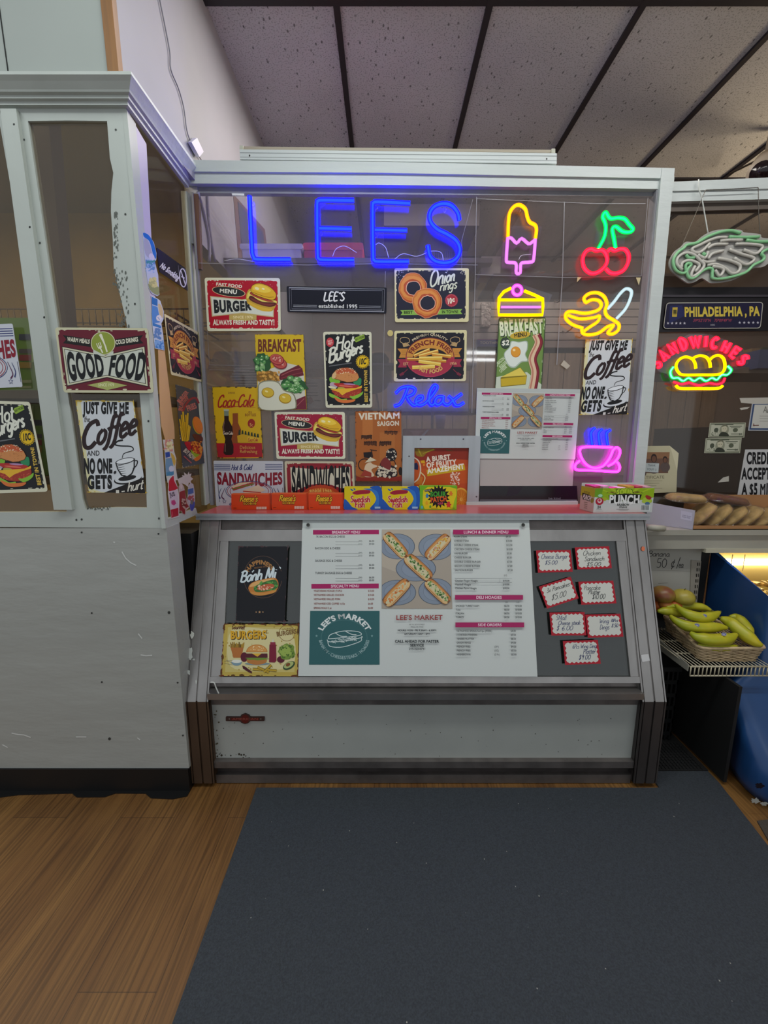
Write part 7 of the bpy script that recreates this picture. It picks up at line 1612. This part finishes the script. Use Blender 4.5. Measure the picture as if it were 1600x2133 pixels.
banana([(418, 245), (490, 315), (610, 380), (760, 408), (890, 385), (975, 340)], 56, 'upturned curved banana in the middle, resting on the others', .02, (785, 385))
banana([(345, 385), (430, 455), (580, 520), (780, 540), (960, 530), (1070, 540)], 58, 'long straight banana across the middle of the basket', .012, (690, 505))
banana([(1525, 770), (1420, 715), (1260, 590), (1110, 470), (990, 415)], 66, 'banana slanting down towards the front corner, with a stem at its low end', .014)
banana([(600, 600), (700, 660), (880, 695), (1080, 680), (1195, 625)], 62, 'banana just behind the front rim of the basket', .014, (1035, 622))
banana([(700, 755), (850, 785), (1050, 790), (1200, 775)], 40, 'banana half hidden by the front rim', .0)
def fruit(px, py, rx, rz_, m, lab, zz, grp='round fruit behind the bananas', stem=False, nm='mango'):
    c = atZ(px, py, zz); d = (c-CAMP).length*.96; a, b = rx*d/FPX, rz_*d/FPX
    root = thing(nm, c-Vector((0, 0, b)), lab, 'fruit', grp); mb = MB(); mb.rev([(max(.001, a*math.sin(math.pi*i/12)), -b*math.cos(math.pi*i/12)) for i in range(13)], c, m, 20); mb.build('flesh', root)
    if stem: mb = MB(); mb.tube([c+Vector((-.003, -.004, b*.95)), c+Vector((.002, -.006, b*1.2))], .0016, BTIP, 5); mb.build('stem', root)
MG = mat('mango_skin', '#8a7a30', 0.4, noise=.5, nscale=16, dark='#7a3430'); MG2 = mat('mango_yellow', '#a89a3c', 0.4, noise=.2, nscale=30); ORG = mat('orange_skin', '#b85a1c', 0.5, bump=.2, bscale=300)
fruit(1381, 1238, 19, 15, MG, 'red and green mango beside the post of the deli case', .640, None)
fruit(1423, 1244, 18, 14, MG2, 'speckled yellow fruit with a short stem, by the slotted standard', .635, None, True)
fruit(1366, 1242, 10, 10, ORG, 'orange half hidden by the deli case, upper one', .622, 'oranges behind the bananas', nm='orange'); fruit(1370, 1262, 11, 11, ORG, 'orange half hidden by the deli case, lower one', .585, 'oranges behind the bananas', nm='orange'); fruit(1386, 1259, 12, 10, mat('orange_dull', '#a8682c', .5), 'dull orange between the lower orange and the bananas', .600, 'oranges behind the bananas', nm='orange'); fruit(1406, 1258, 15, 9, ORG, 'orange under the speckled yellow fruit', .602, 'oranges behind the bananas', nm='orange')

# blue cooler with a lit inside
bc = thing('blue_cooler', (1.75, 1.5, 0), 'big scuffed blue cooler with a lit open top, at the edge of the photo', 'cooler')
BLUE = mat('blue_plastic', '#1e4577', 0.32, noise=.15, nscale=5)
secs = [(0.012, 1.300, 1.225, .13), (0.05, 1.282, 1.208, .13), (0.16, 1.29, 1.24, .10), (0.34, 1.325, 1.43, .05), (0.43, 1.448, 1.445, .04), (0.60, 1.452, 1.45, .03), (0.69, 1.453, 1.455, .02)]
mb = MB(); rings = []
for z, x, y, r in secs:
    L = rnd_loop([(1.475, 1.80), (x, y), (2.25, y), (2.25, 1.80)], r, 5); rings.append([Vector((p[0], p[1], z+(.10*(p[1]-y)/(1.80-y) if z > .65 else 0))) for p in L])
n = len(rings[0]); vs = [p for r_ in rings for p in r_]; fs = [[i*n+j, i*n+(j+1) % n, (i+1)*n+(j+1) % n, (i+1)*n+j] for i in range(len(rings)-1) for j in range(n)]
mb.add(vs, fs+[list(range(n))[::-1]], BLUE, True); mb.build('body', bc)
inn = [p+Vector(((.009 if p.x < 1.7 else -.028), (.02 if p.y < 1.6 else -.02), 0)) for p in rings[-1]]; dn = [Vector((p.x+.02*(1 if p.x < 1.7 else -1), p.y, .60)) for p in inn]
mb = MB(); mb.add(rings[-1]+inn, [[j, (j+1) % n, (j+1) % n+n, j+n] for j in range(n)], mat('blue_rim', '#2a5aa8', .3)); mb.build('rim', bc)
mb = MB(); mb.add(inn+dn, [[j, (j+1) % n, (j+1) % n+n, j+n] for j in range(n)]+[[n+j for j in range(n)]], mat('cooler_liner', '#b8a878', .5)); mb.build('liner', bc)
mb = MB(); mb.box((1.272, 1.335, .012), (1.284, 1.76, .405), mat('black_side', '#080808', .7)); mb.build('side_panel', bc)
mb = MB(); mb.tube([(1.50, 1.772, .735), (2.2, 1.772, .735)], .014, glow('cooler_tube', '#ffe9a8', 16.0), 10); mb.build('light_tube', bc)
mb = MB(); mb.box((1.485, 1.786, .61), (2.22, 1.80, .86), mat('cooler_back', '#b8a878', .5)); mb.box((1.485, 1.73, .80), (2.22, 1.786, .806), mat('cooler_hood', '#a89868', .5))
for x in (1.545, 1.60): mb.tube([(x, 1.755, .70), (x, 1.755, .775)], .002, WIRE, 6)
mb.build('lamp_panel', bc)
rn = random.Random(9); pl = Plane((0, 1.207, 0), (0, -1, 0))
for i, (x, y, s_) in enumerate(((1583, 1637, 9), (1574, 1668, 9), (1592, 1674, 7))):
    A_ = Art(pl, 0.001); A_.ell(x, y, s_, s_*.6, ('#0c1020', '#a8a8a0', '#a8a8a0')[i], wob=.3, seed=i); A_.done('scuff_mark', None, None, None, bc)
pk = MB()
for i in range(150):
    x, y = rn.uniform(1.52, 2.1), rn.uniform(1.52, 1.74); s = rn.uniform(.012, .028); a = rn.random()*3; z = .64+rn.uniform(0, .035)
    u = Vector((math.cos(a), math.sin(a), rn.uniform(-.3, .3)))*s; v = Vector((-math.sin(a), math.cos(a), rn.uniform(-.3, .3)))*s*.6; c = Vector((x, y, z)); h_ = Vector((0, 0, .006))
    pk.hexa([c-u-v, c+u-v, c+u+v, c-u+v], [p+h_ for p in (c-u-v, c+u-v, c+u+v, c-u+v)], mat(('snack_pack_tan', 'snack_pack_cream', 'snack_pack_amber')[i % 3], ('#a88a54', '#c0ae84', '#9a7434')[i % 3], .35))
pk.build('snack_packs', None, 'jumble of small tan snack packs inside the blue cooler', 'snacks', kind='stuff')

# dark corner under the shelf
struct(MB().box((1.02, 1.765, 0), (1.452, 1.80, SH_Z-.10), mat('shelf_shade_black', '#121212', .7)), 'wall_under_shelf')  # wall coloured near black to carry the darkness below the shelf
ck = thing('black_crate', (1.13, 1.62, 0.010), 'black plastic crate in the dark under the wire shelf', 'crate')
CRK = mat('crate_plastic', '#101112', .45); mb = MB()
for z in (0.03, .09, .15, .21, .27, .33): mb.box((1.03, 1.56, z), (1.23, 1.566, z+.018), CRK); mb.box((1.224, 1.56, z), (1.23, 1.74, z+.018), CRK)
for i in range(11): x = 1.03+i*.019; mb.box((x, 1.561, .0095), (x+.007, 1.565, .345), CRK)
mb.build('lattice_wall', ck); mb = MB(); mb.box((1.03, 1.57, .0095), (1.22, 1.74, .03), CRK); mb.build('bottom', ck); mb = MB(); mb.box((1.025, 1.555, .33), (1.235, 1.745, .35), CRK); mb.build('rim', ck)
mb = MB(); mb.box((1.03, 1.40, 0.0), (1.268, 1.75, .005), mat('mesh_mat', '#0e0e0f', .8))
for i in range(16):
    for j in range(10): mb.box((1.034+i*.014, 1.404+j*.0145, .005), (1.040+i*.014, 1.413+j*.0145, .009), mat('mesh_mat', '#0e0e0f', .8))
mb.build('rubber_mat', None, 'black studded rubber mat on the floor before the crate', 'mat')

# security camera beyond the beam
sc_ = thing('security_camera', atY(1590, 345, 2.6), 'white bullet camera with a dark lens under the ceiling, above the beam', 'camera')
mb = MB(); c0 = atY(1598, 338, 2.6); c1 = atY(1586, 358, 2.4); mb.tube([c0, c1], .062, mat('camera_white', '#a89a88', .4), 16); mb.build('housing', sc_)
mb = MB(); d = (c1-c0).normalized(); mb.tube([c1, c1+d*.012], .048, mat('camera_lens', '#1c1216', .15), 16); mb.build('lens', sc_)
mb = MB(); mb.tube([c0, Vector((c0.x+.05, c0.y+.05, CZ-.012))], .02, mat('camera_white', '#a89a88', .4), 10); mb.build('mount', sc_)
mb = MB(); mb.tube([atY(1590, 328, 2.62), atY(1555, 345, 2.8), atY(1520, 362, 2.95)], .006, mat('camera_cable', '#3a3028', .5), 6); mb.build('cable', sc_)
# ================================================================ kitchen things seen through the plastic
YK = 2.05
def kbox(name, px0, py0, px1, py1, Y, depth, m, label, cat, group=None, r=0, zb=None):
    a, b = atY(px0, py1, Y), atY(px1, py0, Y); mb = MB()
    if zb is not None: a.z = zb
    if r:
        L = rnd_loop([(a.x, a.z), (b.x, a.z), (b.x, b.z), (a.x, b.z)], r); mb.prism([(x, Y, z) for x, z in L], (0, depth, 0), m)
    else: mb.box((a.x, Y, a.z), (b.x, Y+depth, b.z), m)
    return mb.build(name, None, label, cat, group)
def legs(o, pxs, Y, z):
    for px in pxs:
        x = atY(px, 900, Y).x; MB().box((x-.006, Y-.006, 0), (x+.006, Y+.006, z), mat('shelf_leg', '#5a5658', .5)).build('leg', o)
# long inside shelf carrying the bins
zt = atY(700, 547, YK).z; mb = MB(); mb.box((-0.72, YK-.05, zt-.02), (0.485, YK+.32, zt), mat('inside_shelf', '#6a6468', .6)); mb.build('inside_shelf', None, 'long grey shelf behind the plastic, under the neon letters', 'shelf')
bn = thing('storage_bin', atY(565, 547, YK), 'pale plastic bin with a ridged lid behind the neon L', 'bin', 'plastic bins behind the neon letters')
PB = mat('pale_bin', '#efefff', .4); a, b = atY(506, 546.5, YK), atY(626, 517, YK); mb = MB(); mb.prism([(x, YK, z) for x, z in rnd_loop([(a.x, a.z), (b.x, a.z), (b.x, b.z), (a.x, b.z)], .012)], (0, .2, 0), PB); mb.build('tub', bn)
a, b = atY(501, 520, YK), atY(631, 509, YK); mb = MB(); mb.prism([(x, YK-.008, z) for x, z in rnd_loop([(a.x, a.z), (b.x, a.z), (b.x, b.z), (a.x, b.z)], .008)], (0, .216, 0), PB)
mb.build('lid', bn)
RB = mat('red_bin', '#e8406a', .4); bn = thing('storage_bin', atY(695, 547, YK), 'red plastic bin behind the first neon E', 'bin', 'plastic bins behind the neon letters')
a, b = atY(634, 546.5, YK+.02), atY(755, 522, YK+.02); mb = MB(); mb.prism([(x, YK+.02, z) for x, z in rnd_loop([(a.x, a.z), (b.x, a.z), (b.x, b.z), (a.x, b.z)], .01)], (0, .2, 0), RB); mb.build('tub', bn)
a, b = atY(632, 522, YK+.02), atY(757, 507, YK+.02); mb = MB(); mb.prism([(x, YK+.012, z) for x, z in rnd_loop([(a.x, a.z), (b.x, a.z), (b.x, b.z), (a.x, b.z)], .012)], (0, .216, 0), RB); mb.build('lid', bn)
zs = atY(1100, 573, YK).z; mb = MB(); mb.box((0.5, YK-.02, zs-.012), (1.5, YK+.3, zs), mat('inside_shelf', '#6a6468', .6)); mb.build('inside_shelf', None, 'short grey shelf behind the ice pop neon', 'shelf')
kbox('white_box', 1002, 534, 1044, 572, YK, .1, mat('box_white', '#b8b4ac', .6), 'small white box behind the ice pop neon', 'box', zb=zs+.0004)
pp = thing('loose_papers', atY(1110, 571, YK), 'heap of loose curled papers behind the ice pop stick', 'papers'); rn = random.Random(4)
for i in range(9):
    x = 1050+i*14; a = atY(x, 572, YK+rn.uniform(0, .06)); a.z = zs+.0006; w = rn.uniform(.06, .12); z = rn.uniform(.008, .05); mb = MB(); mb.hexa([a, a+Vector((w, 0, z)), a+Vector((w, .08, z)), a+Vector((0, .08, .002))], [p+Vector((0, 0, .0015)) for p in (a, a+Vector((w, 0, z)), a+Vector((w, .08, z)), a+Vector((0, .08, .002)))], mat(('paper_cream', 'paper_orange', 'paper_grey')[i % 3], ('#a89a84', '#a8683c', '#8a8684')[i % 3], .7)); mb.build('sheet', pp)
# framed dark board on the side wall and cables
fb = thing('wall_board', (kx, 2.2, 1.9), 'dark framed board leaning along the side wall behind the neon L', 'board')
q = [atX(486, 404, -.715), atX(552, 478, -.715), atX(560, 548, -.715), atX(498, 548, -.715)]; mb = MB(); mb.hexa(q, [p+Vector((-.002, 0, 0)) for p in q], BROWN); mb.build('frame', fb)
q = [atX(496, 420, -.713), atX(548, 484, -.713), atX(555, 540, -.713), atX(506, 540, -.713)]; mb = MB(); mb.hexa(q, [p+Vector((-.002, 0, 0)) for p in q], mat('slate', '#3a3a48', .6)); mb.build('slate', fb)
for pts, lab in (([(412, 400), (424, 440), (436, 500), (436, 546)], 'grey conduit on the side wall, nearest the sash'), ([(432, 400), (434, 440), (440, 500), (448, 546)], 'grey conduit on the side wall, next to the dark framed board')):
    mb = MB(); mb.tube([atX(x, y, -.712) for x, y in spline(pts, 4)], .006, mat('conduit', '#8c8898', .5), 8); mb.build('conduit', None, lab, 'conduit')
# duct, box and machine on the far ceiling
YD = 3.2
kbox('ceiling_duct', 800, 425, 1000, 470, YD, .4, mat('duct', '#57504e', .6), 'dull grey duct box near the far ceiling behind the neon S', 'duct')
kbox('wall_box', 740, 467, 762, 495, 4.28, .09, mat('wall_box', '#7a7068', .6), 'small square box on the far wall between the neon E letters', 'box')
mb = MB(); a, b = atY(862, 540, 4.08), atY(962, 505, 4.08); mb.box((a.x, 4.08, a.z), (b.x, 4.368, b.z), mat('unit_grey', '#6c666a', .5))
for i in range(14): x = a.x+(b.x-a.x)*(.45+i*.038); mb.box((x, 4.075, a.z+.01), (x+.009, 4.08, b.z-.03), DARK)
mb.build('air_unit', None, 'grey slotted air unit behind the neon S', 'appliance')
# slat wall with hooks
SLAT = mat('slat_wall', '#a09588', .55, noise=.08, nscale=5); YS = 2.6; mb = MB()
for i in range(6):
    y0 = 628+i*16.2; a, b = atY(985, y0+15, YS), atY(1345, y0, YS); mb.box((a.x, YS, a.z), (b.x, YS+.02, b.z-.002), SLAT)
a, b = atY(985, 735, YS+.02), atY(1345, 625, YS+.02); mb.box((a.x, YS+.02, a.z), (b.x, YS+.03, b.z), DARK); mb.build('slat_panel', None, 'pale slat wall panel behind the cake and banana neons', 'panel')
for i, (x, y) in enumerate(((1155, 628), (1172, 690), (1200, 700), (1225, 712))):
    mb = MB(); a = atY(x, y, YS-.002); mb.tube([a, a+Vector((0, -.05, -.02)), a+Vector((.01, -.10, -.01)), a+Vector((.012, -.11, .02))], .004, mat('hook', '#4a4038', .4), 6); mb.build('wall_hook', None, 'thin metal hook on the slat wall behind the banana neon', 'hook', 'hooks on the slat wall')
kbox('foil_pack', 1002, 630, 1024, 680, 2.555, .05, mat('foil', '#8a8078', .2, .7, bump=.6, bscale=60), 'silvery wrapped pack on the slat wall, beside the cake neon', 'pack')
tb = kbox('toothpick_box', 995, 706, 1040, 722, 2.54, .058, mat('toothpick_blue', '#34386c', .5), 'blue toothpick box left of the green breakfast menu sign'.replace('left of', 'beside'), 'box')
mb = MB(); A_ = Art(Plane((0, 2.54, 0), (0, -1, 0)), .0006, mb=mb); A_.tx('TOOTHPICKS', 1000, 716.5, 1052, 717, 5.4, '#b4ac9c', 1); A_.line([(995, 707), (1040, 707)], 1.2, '#9a5a7a'); mb.build('print', tb)
# steel hood, foil trays, paper menu, disc fan
mb = MB(); a, b = atY(432, 768, 2.2), atY(700, 722, 2.2); mb.prism([(a.x, 2.2, a.z), (a.x, 2.5, a.z), (a.x, 2.5, b.z), (a.x, 2.32, b.z)], (b.x-a.x, 0, 0), mat('hood_steel', '#a09c96', .25, .85, bump=.05, bscale=6)); mb.build('steel_hood', None, 'shiny steel hood behind the yellow breakfast sign', 'hood')
for i in range(7):
    y = 803-i*5.6; a = atY(480+abs(3-i)*3, y, 2.15); mb = MB(); mb.box((a.x, 2.15, a.z), (a.x+.24, 2.4, a.z+.008), mat('tray_metal', '#9a9c9e', .3, .7)); mb.build('baking_tray', None, 'thin metal tray in the stack above the cola sign', 'tray', 'stacked trays above the cola sign')
a = atY(480, 806, 2.15); mb = MB(); mb.box((a.x-.1, 2.12, a.z-.012), (a.x+.55, 2.45, a.z-.001), mat('inside_shelf', '#6a6468', .6)); legs(mb.build('tray_shelf', None, 'inside ledge under the stacked trays', 'shelf'), (505, 570), 2.3, a.z-.012)
A = Art(FRP, -0.0125); A.board([(632, 788), (684, 790), (682, 850), (632, 850)], .001, '#a8a49c'); 
for y in (798, 804, 818, 824): A.line([(638, y), (662, y)], 1.6, '#5a5652')
A.ell(645, 834, 8, 7, '#8a5a4c', wob=.2); A.line([(655, 834), (668, 835)], 2.4, '#5a5652')
A.done('paper_menu', 'white printed sheet behind the hot burgers sign', 'paper')
a = atY(780, 777, 2.2); mb = MB(); mb.rev([(.001, 0), (.10, 0), (.10, .03), (.001, .03)], atY(776, 778, 2.2), mat('fan_grey', '#8e8a86', .4), 32, (0, 1, 0)); c_ = atY(776, 778, 2.2); mb.tube([c_+Vector((.02, 0, -.1)), c_+Vector((.03, 0, -.16)), Vector((c_.x+.03, c_.y, atY(640, 853, 2.16).z))], .006, mat('fan_stem', '#5a5a66', .4), 6)
mb.build('disc_scale', None, 'round grey dial beside the hot burgers sign, behind the plastic', 'dial')
mb = MB(); c = atY(790, 748, 2.1); mb.rev([(.005, -.03), (.045, -.025), (.05, 0), (.03, .025), (.005, .03)], c, mat('black_bag', '#1a1a20', .5), 14); mb.build('black_bundle', None, 'small black bundle beside the hot burgers sign, behind the plastic', 'bundle')
a, b = atY(700, 757.5, 2.06), atY(990, 757.5, 2.06); mb = MB(); mb.box((a.x, 2.04, a.z-.012), (b.x, 2.19, a.z), mat('inside_shelf', '#6a6468', .6)); legs(mb.build('inside_shelf', None, 'narrow inside ledge behind the hot burgers and french fries signs', 'shelf'), (726, 900), 2.07, a.z-.012)
a, b = atY(640, 853, 2.16), atY(1000, 853, 2.16); mb = MB(); mb.box((a.x, 2.10, a.z-.02), (b.x, 2.34, a.z), mat('inside_shelf', '#6a6468', .6)); legs(mb.build('inside_shelf', None, 'low inside ledge behind the blue neon script', 'shelf'), (726, 900), 2.25, a.z-.02)
a, b = atY(842, 908, 1.83), atY(976, 893, 1.83); mb = MB(); mb.box((a.x, 1.83, a.z-.03), (b.x, 1.98, b.z), mat('red_carton', '#9c3a34', .5)); A_ = Art(Plane((0, 1.83, 0), (0, -1, 0)), .0005, mb=mb); A_.poly([(855, 897), (880, 897), (872, 907), (862, 907)], '#b0606a'); A_.poly([(878, 907), (890, 895), (894, 895), (884, 907)], '#b4a4c0'); mb.build('red_carton', None, 'red carton behind the top of the serving hatch', 'carton')
mb = MB(); mb.rev([(.018, 0), (.024, .06), (.02, .06)], atY(917, 893, 1.88), mat('lilac_cup', '#8a80b0', .4), 16); mb.build('plastic_cup', None, 'lilac plastic cup on the red carton behind the hatch', 'cup')
kbox('kitchen_counter', 560, 1052, 1225, 880, 2.35, .5, mat('counter_front', '#584a40', .6, noise=.2, nscale=5), 'brown kitchen counter front far behind the signs', 'counter', zb=0)
A = Art(FRP, .0006); A.board([(1168, 760), (1175, 750), (1188, 762), (1181, 769)], .0003, '#b8aea0'); A.done('tape_scrap', 'small pale tape scrap on the plastic beside the green breakfast sign', 'tape')
A = Art(FRP, .0006); A.ell(813, 694, 6, 6.5, '#c9b878'); A.done('round_sticker', 'tiny round yellow sticker beside the french fries sign', 'sticker')
for q, lab in (([(1203, 577), (1212, 577), (1202, 588)], 'tiny cream tape corner under the cherries neon'), ([(1325, 578), (1335, 578), (1331, 594)], 'tiny cream tape corner near the partition post')):
    A = Art(FRP, .0008); A.board(q, .0003, '#c2b48c'); A.done('tape_corner', lab, 'tape')

# booth behind the outer sash
LIME = mat('lime_carton', '#5c8a34', .5, noise=.15, nscale=6)
for (px0, py0, px1, py1, lab) in ((-40, 662, 110, 816, 'lime green carton on the upper booth shelf behind the sash'), (-20, 842, 140, 990, 'lime green carton on the lower booth shelf behind the sash')):
    o = thing('lime_carton', atY(40, py1, 1.62), lab, 'carton', 'lime cartons behind the sash'); a, b = atY(px0, py1, 1.62), atY(px1, py0, 1.62); mb = MB(); mb.box((a.x, 1.62, a.z), (b.x, 1.85, b.z), LIME); mb.build('carton', o)
    mb = MB(); A_ = Art(Plane((0, 1.62, 0), (0, -1, 0)), .001, mb=mb); w = py1-py0
    for (f0, f1, c) in ((.22, .30, '#2c3c5c'), (.42, .48, '#4a4a5c'), (.50, .58, '#7c3040'), (.60, .68, '#8c7a3c'), (.84, .88, '#8ca088'), (.92, .95, '#8ca088')): A_.rect(38+(py0-650)*.12, py0+w*f0, 64+(py0-650)*.12, py0+w*f1, c)
    A_.rect(66, py0+4, 70, py0+w*.6, '#8cb070'); mb.build('label', o)
    z = atY(0, py1, 1.62).z; mb = MB(); mb.box((-2.6, 1.56, z-.03), (-.9, 2.0, z-.001), mat('booth_shelf', '#5c5444', .6)); mb.build('booth_shelf', None, 'dark booth shelf under the %s lime carton' % ('upper' if py0 < 700 else 'lower'), 'shelf')
mb = MB(); P15 = Plane((0, 1.45, 0), (0, -1, 0)); mb.plate(P15, [(50, 236), (100, 236), (166, 1000), (120, 1000)], .05, mat('mauve_post', '#71626a', .6)); struct(mb, 'trim_10')
wsx = thing('wire_rack', (-1.5, 2.3, 1.6), 'brown wire rack high on the tan wall behind the good food pane', 'rack'); mb = MB(); RW = mat('rack_wire', '#4a3c26', .5)
for i in range(44): x = -2.4+i*.034; mb.tube([(x, 2.2, 1.92), (x, 2.2, 1.84)], .003, RW, 5)
for y, z in ((2.2, 1.92), (2.2, 1.84), (2.45, 1.92), (2.7, 1.92)): mb.tube([(-2.5, y, z), (-.86, y, z)], .004, RW, 5)
mb.build('rack_wires', wsx)
for i, x in enumerate((-2.2, -1.05)):
    mb = MB(); mb.tube([(x, 2.2, 1.90), (x, 2.745, 1.90)], .006, RW, 6); mb.tube([(x, 2.2, 1.88), (x, 2.745, 1.70)], .006, RW, 6); mb.build('rack_bracket', wsx)
# dark kitchen things behind the other partition
kbox('dark_cabinet', 1318, 1040, 1462, 822, 2.1, .4, mat('cabinet_black', '#1c191c', .3), 'black cabinet behind the glass, next to the partition post', 'cabinet', zb=0)
kbox('dark_machine', 1462, 1040, 1760, 890, 2.3, .4, mat('machine_black', '#232020', .35), 'low black machine behind the glass, behind the banknotes', 'appliance')
z = atY(1500, 768, 2.3).z; mb = MB(); mb.box((1.3, 2.25, z-.03), (2.6, 2.6, z), mat('pale_ledge', '#8a8478', .6)); mb.build('goods_shelf', None, 'pale goods shelf behind the sandwich neon', 'shelf')
rn = random.Random(12); GC = ['#6a5a48', '#4a4440', '#7a6450', '#584c50', '#8a7458', '#3c4a3c']
for i in range(12):
    px = 1340+i*22; a = atY(px, 767.5, 2.3); h = rn.uniform(.07, .13); mb = MB()
    if i % 3: mb.box((a.x, 2.3, z), (a.x+.05, 2.38, z+h), mat('goods_%d' % (i % 6), GC[i % 6], .5))
    else: mb.rev([(.022, 0), (.024, h*.6), (.012, h*.8), (.011, h)], (a.x+.025, 2.33, z), mat('goods_%d' % (i % 6), GC[i % 6], .4), 12)
    mb.build('jar' if i % 3 == 0 else 'packet', None, 'dim jar on the pale shelf behind the sandwich neon' if i % 3 == 0 else 'dim packet on the pale shelf behind the sandwich neon', 'jar' if i % 3 == 0 else 'packet', 'jars on the pale goods shelf' if i % 3 == 0 else 'packets on the pale goods shelf')
kbox('blue_box', 1578, 728, 1640, 767, 2.2, .1, mat('blue_box', '#4a5c8c', .5), 'blue box behind the glass at the photo edge, over the certificate', 'box')
